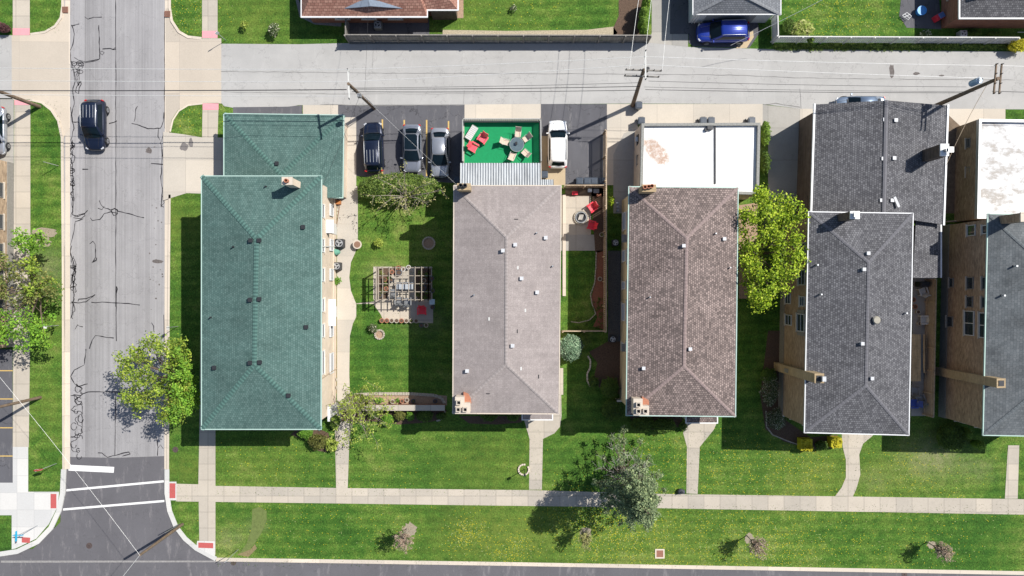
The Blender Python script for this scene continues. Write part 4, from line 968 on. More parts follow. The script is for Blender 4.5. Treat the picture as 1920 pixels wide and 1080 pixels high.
G3, _ = flat_garage('garage', 'white flat roofed garage behind the brown roofed building', [(1203, 231), (1426, 230), (1423, 365), (1200, 360)], 3.5, M['bcream'], M['mem'], cope)
o = MB(); a = W(1341, 238, 3.2); b_ = W(1340, 345, 3.2); o.box(((a.x+b_.x)/2, (a.y+b_.y)/2, 3.24), (.12, abs(a.y-b_.y), .14)); o.build('roof_divider', M['dark'], G3)
o = MB(); a = W(1331, 240, 3.4); o.box((a.x, a.y, 3.4), (.5, .3, .3)); o.box((a.x-.3, a.y-.15, 3.35), (.25, .25, .2)); o.build('roof_hatch', M['dark'], G3)
o = MB(); a = W(1196, 262, 1.8); o.box((W(1203, 0, 3.5).x-.05, a.y, 2.0), (.5, .4, .15)); o.build('wall_lamp', M['white'], G3)
for y in (262, 300): window(G3, (W(1203, 0, 3.5).x-.0, W(0, y, 1.8).y, 1.9), 'W', .8, .6, frm=M['dark'])
G5, _ = flat_garage('garage', 'brick garage with a stained white flat roof at the right edge', [(1836, 223), (2060, 226), (2056, 410), (1832, 410)], 3.2, M['bbrown'], M['dirty'], flat('metal_cope', (.42, .43, .45), .5, .3, var=.15))
for y in (268, 322): window(G5, (W(1836, 0, 3.2).x-.02, W(0, y, 1.8).y, 1.8), 'W', .8, .5, frm=M['found'])
# --- garage of the grey building with the green turf deck
def deck_garage():
    h = 2.9; C = P([(869, 228), (1013, 228), (1014, 352), (869, 352)], h); c = sum(C, Vector())/4
    root = empty('garage', (c.x, c.y, 0), 'garage topped by a green turf deck with a grey railing', 'garage')
    MB().prism(C, 0, h-.02).build('wall', M['bcream'], root)
    MB().prism(offset_poly(C, .05), h-.02, h+.03).build('turf_deck', M['turf'], root)
    b = MB()
    for i in (0, 1, 3):
        a, d = C[i], C[(i+1) % 4]; v = d-a; m = (a+d)/2; rot = math.atan2(v.y, v.x)
        b.box((m.x, m.y, h+.08+.003*i), (v.length+.1, .14, .1), rot)
    b.build('deck_edge', M['curb'], root)
    H = 1.0
    for i in (0, 1, 3):
        a, d = C[i].copy(), C[(i+1) % 4].copy()
        if i == 1: d = Vector((d.x, W(0, 305, h).y, d.z))
        if i == 3: a = Vector((a.x, W(0, 305, h).y, a.z))
        v = d-a; m = (a+d)/2; rot = math.atan2(v.y, v.x); r_ = MB()
        r_.box((m.x, m.y, h+H), (v.length+.08, .09, .06), rot); r_.box((m.x, m.y, h+.2), (v.length, .05, .05), rot)
        n = int(v.length/.16)
        for k in range(n+1): p = a+v*(k/n); r_.box((p.x, p.y, h+H/2+.05), (.115, .03, H-.1), rot)
        for k in range(0, n+1, 8): p = a+v*(k/n); r_.box((p.x, p.y, h+H/2), (.1, .1, H), rot)
        r_.build('railing', flat('grey_rail', (.34, .34, .325), .7), root)
    return root
deck_garage()
def patio_roof():
    hh = 4.9; root = empty('patio_roof', W(940, 330, 0), 'corrugated white metal patio roof between the green deck and the grey roof', 'patio roof')
    def corrug(x0, y0, x1, y1, h, n):
        a = W(x0, y0, h); b_ = W(x1, y1, h); vs = []; fs = []; N = n*4
        for i in range(N+1):
            x = a.x+(b_.x-a.x)*i/N; z = h+.06*math.cos(i*math.pi/2)
            vs += [(x, a.y, z-.15), (x, b_.y, z+.1)]
        for i in range(N): fs.append((2*i, 2*i+1, 2*i+3, 2*i+2))
        return MB().add(vs, fs)
    corrug(863, 305, 1014, 349, hh, 31).build('metal_sheet', M['corr'], root); corrug(1014, 336, 1038, 349, hh-.1, 6).build('metal_sheet', M['corr'], root)
    for x in (866, 940, 1010): p = W(x, 308, hh); MB().box((p.x, p.y, (hh+2.9)/2-.1), (.1, .1, hh-2.9-.2)).build('post', M['whitey'], root)
    a = W(863, 306, hh); b_ = W(1014, 306, hh); MB().box(((a.x+b_.x)/2, a.y-.06, hh-.28), (b_.x-a.x, .1, .14)).build('beam', M['whitey'], root)
patio_roof()
# --- top of the picture
def house_a():
    h = 2.4; root = empty('house', (W(700, -60, 0).x, W(700, -60, 0).y, 0), 'red brown shingled bungalow with a blue grey dormer at the top edge', 'house')
    y0 = W(0, 32, h).y; x0, x1, x2 = W(565, 0, h).x, W(801, 0, h).x, W(859, 0, h).x; y1 = W(0, 19, h).y; yt = y0+11; rz = h+3.9; ym = y0+5.5
    b = MB()
    b.add([(x0, y0, h), (x1, y0, h), (x1, y1, h+(y1-y0)/5.5*3.9), (x2, y1, h+.02), (x2, yt, h), (x0, yt, h), (x0+4.2, ym, rz), (x2-5, ym, rz)], [(0, 1, 7, 6), (5, 0, 6), (4, 5, 6, 7)])
    b.add([(x1-.0, y0+.0, h), (x2, y1, h+.0), (x2, yt, h), (x2-5, ym, rz)], [(1, 2, 3)]); b.add([(x1, y0, h), (x2-5, ym, rz), (x2, y1, h), (x1, y1, h)], [(0, 3, 2, 1)])
    b.build('roof', M['roofred'], root)
    MB().prism([(x0+.4, y0+.4), (x1-.2, y0+.4), (x1-.2, y1+.4), (x2-.4, y1+.4), (x2-.4, yt-.4), (x0+.4, yt-.4)], 0, h-.1).build('wall', M['bred'], root)
    g = MB(); g.box(((x0+x1)/2, y0, h-.02), (x1-x0+.1, .12, .14)); g.box((x1, (y0+y1)/2, h-.022), (.12, y1-y0, .135)); g.box(((x1+x2)/2, y1, h-.024), (x2-x1+.1, .12, .13)); g.box((x2, y1+3, h-.02), (.12, 6, .14)); g.box((x0, y0+4, h-.02), (.1, 8, .12)); g.build('gutter', M['white'], root)
    a, c, e = W(618, 17, 2.7), W(787, 18, 2.7), W(690, 3, 3.35)
    yw = a.y; cx = W(695, 17, 3.3).x; zt = 3.35
    d = MB(); d.add([(a.x, yw, 2.55), (cx, yw, zt), (e.x, e.y+.25, zt+.02), (c.x, yw, 2.55)], [(0, 1, 2), (3, 2, 1)]); d.add([(a.x, yw, 2.47), (cx, yw, zt-.08), (c.x, yw, 2.47), (a.x, yw, 2.55), (cx, yw, zt), (c.x, yw, 2.55)], [(0, 1, 4, 3), (1, 2, 5, 4)])
    dor = d.build('dormer', flat('dormer_metal', (.17, .21, .27), .8, 0), root)
    f = MB(); f.add([(a.x+.4, yw+.3, 2.4), (c.x-.4, yw+.3, 2.4), (cx, yw+.3, zt-.1)], [(0, 1, 2)]); f.build('dormer_face', M['bred'], dor)
    # covered side entry
    e = MB(); e.box(((x1+x2)/2, y1+.55, 1.1), (x2-x1-.5, 1.0, 2.2)); e.build('side_entry', M['siding'], root)
    for x in (640, 690, 740): window(root, (W(x, 0, 1.5).x, y0+.4, 1.6), 'S', 1.2, 1.0)
house_a()
def garage_b():
    h = 2.9; cr = [(1299, -85), (1464, -85), (1464, 27), (1299, 27)]; rg = [(1382, -40), (1382, -15)]
    r_, C, I = hip_building('garage', 'grey shingled hip roof garage with white gutters behind the blue car', 'garage', cr, h, rg, 1.3, M['roofgarage'], flat('pale_siding', (.52, .55, .57), .6), M['white'], .35, M['roofgarage'])
    for x in (1304, 1309): p = W(x, 31, 1.4); MB().box((p.x, I[2].y-.04, 1.3), (.08, .08, 2.5)).build('downspout', M['white'], r_)
    MB().box((W(1370, 0, 1.5).x, I[2].y-.03, 1.1), (4.5, .06, 2.2)).build('garage_door', flat('door_grey', (.20, .22, .24), .6), r_)
garage_b()
def house_c():
    root = empty('house', (W(1900, -60, 0).x, W(1900, -60, 0).y, 0), 'red brown brick house with white windows at the top right corner', 'house')
    h = 5.2; xw = W(1800, 0, h).x; ys = W(0, 15, h).y
    a = (W(1765, 45, 0).x, W(1765, 53, 0).y)
    xw = a[0]; ys = a[1]
    MB().prism([(xw, ys), (xw+14, ys), (xw+14, ys+12), (xw, ys+12)], 0, 3.0).build('wall', M['bred'], root)
    MB().prism([(xw+2.2, ys+2.4), (xw+13, ys+2.4), (xw+13, ys+11), (xw+2.2, ys+11)], 3.0, 5.6).build('upper_wall', M['bred'], root)
    b = MB(); z0 = 3.0; X0, Y0 = xw-.25, ys-.25
    b.add([(X0, Y0, z0), (X0+14.5, Y0, z0), (X0+12.5, Y0+2.6, z0+.8), (X0+2.4, Y0+2.6, z0+.8), (X0, Y0+12.5, z0), (X0+2.4, Y0+10, z0+.8)], [(0, 1, 2, 3), (4, 0, 3, 5)]); b.build('roof', M['roofdark'], root)
    g = MB(); g.box((X0+7.2, Y0, z0-.03), (14.5, .12, .14)); g.box((X0, Y0+6, z0-.033), (.12, 12, .135)); g.build('gutter', M['white'], root)
    u = MB(); zz = 5.7; u.add([(xw+1.9, ys+2.1, zz-.2), (xw+13.3, ys+2.1, zz-.2), (xw+9, ys+6.7, zz+1.6), (xw+6, ys+6.7, zz+1.6), (xw+1.9, ys+11.3, zz-.2)], [(0, 1, 2, 3), (4, 0, 3)]); u.build('upper_roof', M['roofdark'], root)
    window(root, (xw-.02, ys+3.0, 1.7), 'W', 1.5, 1.2, split=False); window(root, (xw+6.0, ys+2.36, 4.7), 'S', 1.4, 1.0)
    MB().tube([(xw+6.5, ys-.7, .9), (xw+8, ys-.7, .9)], .03, 6).build('handrail', M['whitey'], root)
house_c()
def left_building():
    xw = W(24.5, 0).x; y0, y1 = W(0, 306).y, W(0, 650).y; root = empty('apartment_building', (xw-5, (y0+y1)/2, 0), 'brown brick building with dark windows at the left edge', 'building')
    MB().prism([(xw-14, y1), (xw, y1), (xw, y0), (xw-14, y0)], 0, 6.5).build('wall', M['bbrown'], root)
    MB().prism([(xw-14.3, y1-.3), (xw+.3, y1-.3), (xw+.3, y0+.3), (xw-14.3, y0+.3)], 6.5, 6.8).build('roof', M['roofdark'], root)
    MB().prism([(xw-.0, y1), (xw+.08, y1), (xw+.08, y0), (xw-.0, y0)], 0, .8).build('foundation', M['found'], root)
    for py in (355, 415, 470, 520, 575):
        for z in (2.0, 4.8):
            wy = W(0, py, 2.0).y; o = window(root, (xw+.0, wy, z), 'E', 1.3, 1.3, frm=M['found'])
left_building()
# ================================================================ VEGETATION
def inpoly(x, y, poly):
    r = False; n = len(poly); j = n-1
    for i in range(n):
        xi, yi = poly[i]; xj, yj = poly[j]
        if (yi > y) != (yj > y) and x < (xj-xi)*(y-yi)/(yj-yi+1e-9)+xi: r = not r
        j = i
    return r
def leaves(name, mat, cl, per, size, parent=None, up=.5, long=1.0, zmin=.03, shell=.5):
    """cl: clumps (x,y,z,r[,rz]); many leaf sized faces spread through them"""
    V = []; 
    for c in cl:
        x, y, z, r = c[:4]; rz = c[4] if len(c) > 4 else r*.75
        n = max(4, int(per * (r**2)))
        d = np.random.normal(size=(n, 3)); d /= np.linalg.norm(d, axis=1)[:, None]
        rad = np.random.uniform(0, 1, n)**shell
        p = d*rad[:, None]*np.array([r, r, rz]) * np.random.uniform(.8, 1.15, (n, 1)) + np.array([x, y, z])
        nn = d*.6 + np.random.normal(size=(n, 3))*.7; nn[:, 2] = np.abs(nn[:, 2]) + up
        nn /= np.linalg.norm(nn, axis=1)[:, None]
        a = np.random.normal(size=(n, 3)); a -= (a*nn).sum(1)[:, None]*nn; a /= np.linalg.norm(a, axis=1)[:, None]
        b = np.cross(nn, a); s = size*np.random.uniform(.55, 1.3, n)[:, None]
        q = np.stack([p - a*s*.5*long, p - b*s*.34, p + a*s*.5*long, p + b*s*.34], 1)
        q[:, :, 2] = np.maximum(q[:, :, 2], zmin)
        V.append(q.reshape(-1, 3))
    V = np.concatenate(V); n = len(V)//4
    off = wloc(parent); V = V - np.array(off)
    me = bpy.data.meshes.new(name); me.vertices.add(len(V)); me.vertices.foreach_set('co', V.astype(np.float32).ravel())
    me.loops.add(n*4); me.loops.foreach_set('vertex_index', np.arange(n*4, dtype=np.int32))
    me.polygons.add(n); me.polygons.foreach_set('loop_start', np.arange(0, n*4, 4, dtype=np.int32)); me.polygons.foreach_set('loop_total', np.full(n, 4, dtype=np.int32))
    me.materials.append(mat); me.update(calc_edges=True); me.validate()
    o = bpy.data.objects.new(name, me); COL.objects.link(o)
    if parent is not None: o.parent = parent
    return o
def crown_pts(poly, hm, zlo, zhi, n, r0, r1):
    xs = [p[0] for p in poly]; ys = [p[1] for p in poly]; cx, cy = sum(xs)/len(xs), sum(ys)/len(ys)
    out = []; mind = []; tries = 0
    while len(out) < n and tries < n*60:
        tries += 1; x = random.uniform(min(xs), max(xs)); y = random.uniform(min(ys), max(ys))
        if not inpoly(x, y, poly): continue
        # how deep inside the outline
        dd = min(math.hypot(x-(a[0]+(b[0]-a[0])*t), y-(a[1]+(b[1]-a[1])*t)) for a, b in zip(poly, poly[1:]+poly[:1]) for t in (0, .25, .5, .75))
        r = random.uniform(r0, r1); 
        if dd/20 < r*.55: continue
        dm = min(1, dd/20/(.45*min(max(xs)-min(xs), max(ys)-min(ys))/20))
        zc = zlo + (zhi-zlo)*(.35); half = (zhi-zlo)*.5*math.sqrt(dm)
        z = zc + random.uniform(-.5, 1.0)*half
        p = W(x, y, hm); out.append((p.x, p.y, z, r))
    return out
def limbs(root, base, cl, r, zfork, mat, nb=9, name='trunk', lean=(0, 0)):
    b = MB(); cx = sum(c[0] for c in cl)/len(cl); cy = sum(c[1] for c in cl)/len(cl)
    f = Vector((base.x+(cx-base.x)*.25, base.y+(cy-base.y)*.25, zfork))
    b.tube([base, (base+f)/2 + Vector((.05, .04, 0)), f], [r*1.25, r, r*.85], 8)
    for c in random.sample(cl, min(nb, len(cl))):
        t = Vector(c[:3]); m = f.lerp(t, .5) + Vector((random.uniform(-.3, .3), random.uniform(-.3, .3), .35))
        b.tube([f, m, t], [r*.55, r*.3, r*.08], 6)
        for _ in range(2):
            s = m.lerp(t, random.random()*.7); b.tube([s, s + Vector((random.uniform(-1, 1), random.uniform(-1, 1), random.uniform(.1, .7)))], [r*.16, r*.04], 4)
    return b.build(name, mat, root)
def tree(name, label, cat, base, polys, hm, zlo, zhi, trunk_r, zfork, size, barkm=None, nb=12, group=None):
    bp = W(*base); root = empty(name, (bp.x, bp.y, 0), label, cat, group); allc = []; first = True
    for poly, mat, n, r0, r1, per in polys:
        cl = crown_pts(poly, hm, zlo, zhi, n, r0, r1); allc += cl
        leaves('crown', L[mat], cl, per, size, root)
    limbs(root, bp, allc, trunk_r, zfork, barkm or M['bark'], nb)
    return root
tree('street_tree', 'round yellow green street tree overhanging the street beside the green roof', 'tree', (346, 697),
     [([(262, 640), (278, 622), (300, 616), (318, 628), (340, 634), (352, 650), (350, 690), (352, 740), (345, 775), (335, 800), (318, 812), (300, 792), (262, 798), (245, 770), (228, 760), (216, 742), (226, 715), (206, 680), (214, 655), (238, 648)], 'maple', 120, .38, .85, 140),
      ([(335, 640), (352, 655), (357, 690), (365, 725), (363, 770), (345, 795), (332, 790), (325, 720), (330, 670)], 'maple_b', 44, .4, .8, 150)], 5.2, 2.6, 8.2, .2, 2.2, .20, nb=20)
tree('street_tree', 'tall sunlit lime green tree between the brown and charcoal roofs', 'tree', (1398, 478),
     [([(1425, 332), (1462, 338), (1470, 362), (1490, 352), (1512, 372), (1514, 405), (1508, 440), (1516, 470), (1505, 530), (1490, 556), (1462, 548), (1455, 575), (1430, 590), (1405, 578), (1395, 560), (1404, 520), (1386, 505), (1398, 470), (1386, 420), (1396, 380), (1410, 365)], 'lime', 165, .40, .90, 125)], 7, 3.5, 10, .24, 2.8, .21, nb=22)
tree('street_tree', 'sparse green and brown street tree at the left edge', 'tree', (100, 545),
     [([(5, 432), (25, 424), (60, 428), (76, 440), (70, 458), (55, 470), (45, 500), (20, 470)], 'maple_b', 24, .35, .7, 120),
      ([(-50, 470), (20, 475), (45, 490), (90, 520), (108, 548), (90, 570), (50, 580), (0, 575), (-50, 560)], 'olive', 62, .4, .8, 90),
      ([(30, 470), (60, 490), (90, 530), (75, 560), (40, 560), (30, 520)], 'maple', 30, .3, .6, 110),
      ([(-50, 575), (30, 575), (70, 585), (88, 605), (80, 622), (85, 645), (60, 668), (30, 660), (0, 650), (-50, 640)], 'maple_b', 52, .4, .75, 120)], 4.8, 2.2, 6.5, .2, 1.8, .22, nb=20)
# sparse budding tree over the car park hedge
def sparse(name, label, cat, base, ctr, h, rad, n, leaf, r, lsize, per, squash=1., group=None, gray=None):
    bp = W(*base); root = empty(name, (bp.x, bp.y, 0), label, cat, group); c = W(*ctr, h); b = MB(); tips = []
    fork = Vector((bp.x*.7+c.x*.3, bp.y*.7+c.y*.3, h*.38)); b.tube([bp, fork], [r*1.2, r*.9], 7)
    for i in range(n):
        a = 2*math.pi*i/n + random.uniform(-.2, .2); q = rad*random.uniform(.6, 1.05)
        t = Vector((c.x+q*math.cos(a), c.y+q*squash*math.sin(a), h+random.uniform(-.35, .6))); m = fork.lerp(t, .5)+Vector((random.uniform(-.2, .2), random.uniform(-.2, .2), .5))
        b.tube([fork, m, t], [r*.5, r*.28, r*.07], 5)
        for j in range(7):
            s = fork.lerp(m, random.uniform(.3, 1)) if j < 3 else m.lerp(t, random.random()); e = s + Vector((random.uniform(-1, 1), random.uniform(-1, 1), random.uniform(-.1, .5)))*rad*.3
            b.tube([s, (s+e)/2+Vector((0, 0, .06)), e], [r*.16, r*.1, r*.04], 4); tips.append((e.x, e.y, e.z, lsize*2.2)); tips.append((*(s.lerp(e, .6)), lsize*1.8))
        tips.append((t.x, t.y, t.z, lsize*2.5))
    b.build('trunk', gray or M['twig'], root)
    leaves('crown', L[leaf], tips, per, lsize, root, long=1.3)
    return root
sparse('ornamental_tree', 'bare branched budding tree spreading over the hedge behind the parked cars', 'tree', (768, 372), (752, 362), 3.4, 3.9, 10, 'bud', .11, .13, 60, .6)
sparse('ornamental_tree', 'wispy lime green tree over the path by the lower end of the brick wall', 'tree', (668, 752), (684, 778), 3.2, 3.1, 20, 'willow', .09, .15, 70, 1.0)
# conifer
def conifer():
    bp = W(1162, 876); root = empty('spruce_tree', (bp.x, bp.y, 0), 'tall blue green spruce with bare grey twigs leaning over the sidewalk', 'tree'); b = MB(); cl = []; H = 11.8
    tip = Vector((bp.x+.3, bp.y-.5, H)); b.tube([bp, tip], [.24, .03], 8); dead = MB()
    for i in range(120):
        z = 1.2 + (H-1.6)*(i/120)**.85; R_ = 3.9*(1-(z/H))**.8+.3; a = i*2.4+random.uniform(-.3, .3)
        q = R_*random.uniform(.65, 1.2)
        ax = bp.lerp(tip, z/H); ax.z = z
        if math.sin(a) < -.2 and math.cos(a) > -.3: q *= 1.25
        if math.cos(a) > .2 and math.sin(a) > .35 and z < 6: q *= .75
        t = ax + Vector((q*math.cos(a)*.85, q*math.sin(a)*1.12, -.25*q)); b.tube([ax, t], [.05, .015], 4)
        gray = (math.sin(a) > .1 and math.cos(a) < .75 and z < 7)
        if gray and random.random() < .72:
            for j in range(9):
                s = ax.lerp(t, random.uniform(.35, 1)); dead.tube([s, s+Vector((random.uniform(-.6, .6), random.uniform(-.3, .9), random.uniform(-.1, .4)))], [.02, .008], 3, False)
            if random.random() < .45: cl.append((*ax.lerp(t, .75), .32, .2))
        else:
            for j in range(3): p = ax.lerp(t, .45+.27*j); cl.append((p.x+random.uniform(-.15, .15), p.y+random.uniform(-.15, .15), p.z, .42, .26))
    b.build('trunk', M['bark'], root); dead.build('bare_twigs', flat('dead_twig', (.36, .34, .32), .9), root)
    leaves('crown', L['spruce'], cl, 330, .15, root, long=1.3)
conifer()
# saplings
for i, (x, y, s, lb) in enumerate([(768, 997, 1.15, 'leafless pinkish sapling below the brick wall, largest in the parkway'), (1096, 998, .8, 'small pale leafless sapling below the spruce, with a thin trunk shadow'), (1405, 1010, 1.0, 'pinkish leafless sapling in the dandelion grass below the brown roof'), (1743, 1022, .85, 'low reddish sapling in the parkway at the lower right')]):
    bp = W(x-5, y-6); root = empty('sapling', (bp.x, bp.y, 0), lb, 'sapling', 'saplings along the parkway'); b = MB(); h = 1.6*s; cl = []
    b.tube([bp, (bp.x+.02, bp.y, h)], [.06, .04], 6)
    for k in range(110):
        a = random.random()*6.28; q = random.uniform(.1, .8)*s; t = Vector((bp.x+.1+q*math.cos(a), bp.y-.1+q*math.sin(a)*1.2, h+random.uniform(.3, 1.9))); st = Vector((bp.x, bp.y, h*random.uniform(.6, 1.1)))
        b.tube([st, st.lerp(t, .55)+Vector((0, 0, .15)), t], [.026, .018, .010], 3, False); cl.append((t.x, t.y, t.z, .16))
    b.build('trunk', M['twig'], root); leaves('crown', L['pinkbud' if i != 1 else 'bud'], cl, 620, .09, root)
# shrubs
def shrub(label, x, y, rx, ry, h, mat, per=130, size=.13, name='shrub', core=True, hb=0, box=False, group=None, clump=.3):
    hm = h*.6; c = W(x, y, hm); root = empty(name, (c.x, c.y, 0), label, 'shrub', group); RX, RY = rx/20*(65-hm)/65, ry/20*(65-hm)/65
    b = MB()
    if box: b.box((c.x, c.y, h*.45+hb), (RX*1.8, RY*1.8, h*.9))
    else: b.blob((c.x, c.y, hb+h*.48), (RX*.86, RY*.86, h*.46), 14, 8, .06, .01)
    core_mat = L[mat]
    if core: b.build('crown_core', core_mat, root)
    cl = []
    n = int(14 + 30*RX*RY)
    for k in range(n):
        a = k*2.4; q = math.sqrt((k+.5)/n)
        dx, dy = RX*.86*q*math.cos(a), RY*.86*q*math.sin(a); z = hb + h*(.5+.42*math.sqrt(max(0, 1-q*q)))
        if box: dx, dy = random.uniform(-.85, .85)*RX, random.uniform(-.85, .85)*RY; z = h*.92+hb
        cl.append((c.x+dx, c.y+dy, z, clump*random.uniform(.6, 1.1)*min(1, RX*1.2), clump*.6))
    leaves('foliage', L[mat], cl, per*6, size, root, up=.7)
    return root
shrub('clipped olive green globe shrub under the lower right corner of the green roof', 596, 828, 17, 15, 1.2, 'oliveround')
shrub('clipped bright green globe shrub half hidden by the lower edge of the green roof', 573, 810, 15, 13, 1.1, 'box')
shrub('spiky yellow green ornamental shrub beside the front path of the green roofed building', 622, 834, 12, 12, .8, 'willow', size=.22)
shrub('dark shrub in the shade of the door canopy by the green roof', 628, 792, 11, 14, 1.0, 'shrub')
shrub('smooth bright green globe shrub, left of three below the brick wall', 727, 787, 12, 12, 1.1, 'box')
shrub('olive green globe shrub, middle of three below the brick wall', 749, 779, 11, 11, 1.2, 'oliveround')
shrub('bright green globe shrub, right of three below the brick wall', 769, 780, 9, 9, 1.0, 'box')
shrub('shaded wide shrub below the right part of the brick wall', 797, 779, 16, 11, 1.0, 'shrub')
shrub('leafy green shrub under the wispy lime tree below the brick wall', 700, 776, 12, 9, 1.0, 'hedge')
shrub('shaded shrub at the end of the brick wall below the grey roof corner', 828, 780, 10, 8, .8, 'shrub')
shrub('wide green shrub showing under the lower eave of the grey roof, by its chimney', 918, 778, 17, 10, 1.2, 'shrub')
shrub('green shrub showing under the lower eave of the grey roof, beside the entrance canopy', 963, 779, 13, 11, 1.2, 'shrub')
shrub('large blue green broadleaf shrub against the grey roofed building', 1070, 652, 20, 24, 1.9, 'rhodo', size=.17, clump=.42)
shrub('round bright green shrub touching the blue green broadleaf shrub', 1093, 638, 12, 13, 1.2, 'hedge')
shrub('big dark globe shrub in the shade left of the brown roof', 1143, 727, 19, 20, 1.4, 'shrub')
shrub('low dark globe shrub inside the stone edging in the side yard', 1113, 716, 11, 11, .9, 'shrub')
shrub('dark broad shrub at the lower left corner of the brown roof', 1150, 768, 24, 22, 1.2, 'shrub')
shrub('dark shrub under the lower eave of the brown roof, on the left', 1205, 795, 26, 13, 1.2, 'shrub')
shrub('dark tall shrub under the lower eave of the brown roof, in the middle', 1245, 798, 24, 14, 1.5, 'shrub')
shrub('small mid green shrub beside the entrance path of the brown roofed building', 1281, 799, 8, 9, .8, 'hedge')
shrub('golden clipped square shrub half in shade, left of two by the curved path', 1510, 833, 12, 12, 1.0, 'yellow', box=True)
shrub('sunlit golden clipped square shrub touching the curved path', 1566, 829, 11, 10, 1.0, 'yellow', box=True)
shrub('dark shrub between the two golden clipped shrubs', 1540, 835, 13, 9, .8, 'shrub')
shrub('large dark shrub at the lower left corner of the blue grey roof', 1785, 820, 30, 26, 1.8, 'shrub', clump=.4)
shrub('bright green upright shrub at the corner of the blue grey roof, upper of two', 1812, 812, 9, 13, 2.0, 'cedar')
shrub('bright green upright shrub near the blue grey roof, lower of two', 1836, 834, 10, 9, 1.8, 'cedar')
shrub('narrow moss green hedge beside the white roofed garage', 1436, 250, 9, 28, 1.3, 'cedar')
shrub('dark green shrub below the narrow hedge beside the white roofed garage', 1436, 305, 9, 24, 1.6, 'shrub')
shrub('long clipped hedge behind the parked cars', 747, 353, 85, 26, 1.7, 'hedge', per=150, size=.16, name='hedge', clump=.5)
for x, y, lb in ((1212, 4, 'topmost of the green columnar cedars by the grey driveway'), (1207, 24, 'second columnar cedar from the top by the grey driveway'), (1205, 42, 'third columnar cedar from the top by the grey driveway'), (1208, 58, 'lowest columnar cedar, next to the grey fence end')):
    shrub(lb, x, y, 9, 11, 2.4, 'cedar', name='columnar_cedar', group='cedars beside the grey driveway')
shrub('small yellow green bush in the top left lawn', 459, 47, 8, 8, .9, 'willow', core=False)
shrub('white flowering bush in the lawn beside the red brown house', 514, 56, 12, 13, 1.1, 'whitefl', core=False)
shrub('dark purple bush at the left edge beside the pink paving', 5, 53, 14, 8, 1.0, 'purple')
shrub('yellow green bush at the right edge end of the pale fence', 1909, 86, 19, 11, 1.3, 'yellow')
shrub('wild arching grassy clump in the lawn behind the blue car', 1503, 54, 22, 13, .8, 'straw', size=.4, core=False)
shrub('dark shrub in the corner of the lawn behind the pale fence', 1478, 48, 11, 14, 1.2, 'shrub')
shrub('white blossom shrub along the wall left of the charcoal roof, upper part of the bed', 1443, 728, 17, 38, 1.5, 'whitefl', core=False, size=.10)
shrub('white blossom shrub at the lower end of the bed beside the charcoal roof', 1455, 785, 20, 22, 1.0, 'whitefl', core=False, size=.10)
shrub('dark climbing shrub beside the wall above the white blossom shrub', 1441, 705, 15, 16, 1.4, 'shrub')
shrub('young yellow bush in the mulch spot of the garden lawn', 710, 455, 9, 9, .8, 'willow', core=False)
shrub('white blossoming bush beside the stone ring in the garden lawn', 699, 615, 9, 9, .7, 'whitefl', core=False)
shrub('small fern like shrub against the cream wall of the green roofed building', 632, 526, 9, 7, .7, 'box', core=False)
shrub('bright green bush by the fence above the shaded side yard', 1147, 378, 6, 11, .9, 'lime', core=False)
shrub('green leafy plant in the gravel bed above the brick wall', 711, 751, 9, 6, .5, 'box', core=False)
shrub('small green plant between the round pots above the brick wall', 746, 751, 4, 5, .4, 'box', core=False)
shrub('yellow green ground plants at the left end of the bed above the brick wall', 678, 748, 18, 6, .5, 'willow', core=False)
shrub('tiny pale bush in the wide lawn at the top', 963, 16, 7, 8, .5, 'whitefl', core=False)
shrub('tall weed clump hanging over the pale fence top', 1518, 76, 6, 6, 1.5, 'weed', core=False, size=.25)
# weeds along the fence foot, loose grass on the lawn edges
def stuff_leaves(name, mat, pts, per, size, label=None, **kw):
    o = leaves(name, L[mat], pts, per, size, None, **kw); tag(o, label, None, None, 'stuff'); return o
cl = []
for i in range(220): x = 1452 + i*2.1; p = W(x, 85 + (i % 3)*3 + random.uniform(-2, 2)); cl.append((p.x, p.y, .12, random.uniform(.16, .3)))
stuff_leaves('weeds', 'weed', cl, 700, .13, 'green weeds along the foot of the pale fence beside the alley')
cl = [(W(x, y).x, W(x, y).y, .06, random.uniform(.1, .25)) for x, y in [(random.uniform(1110, 1134), random.uniform(560, 618)) for _ in range(30)] + [(random.uniform(1062, 1115), random.uniform(596, 618)) for _ in range(14)]]
stuff_leaves('ground_cover', 'shrub', cl, 500, .1, 'low plants in the fenced bed of the side yard')
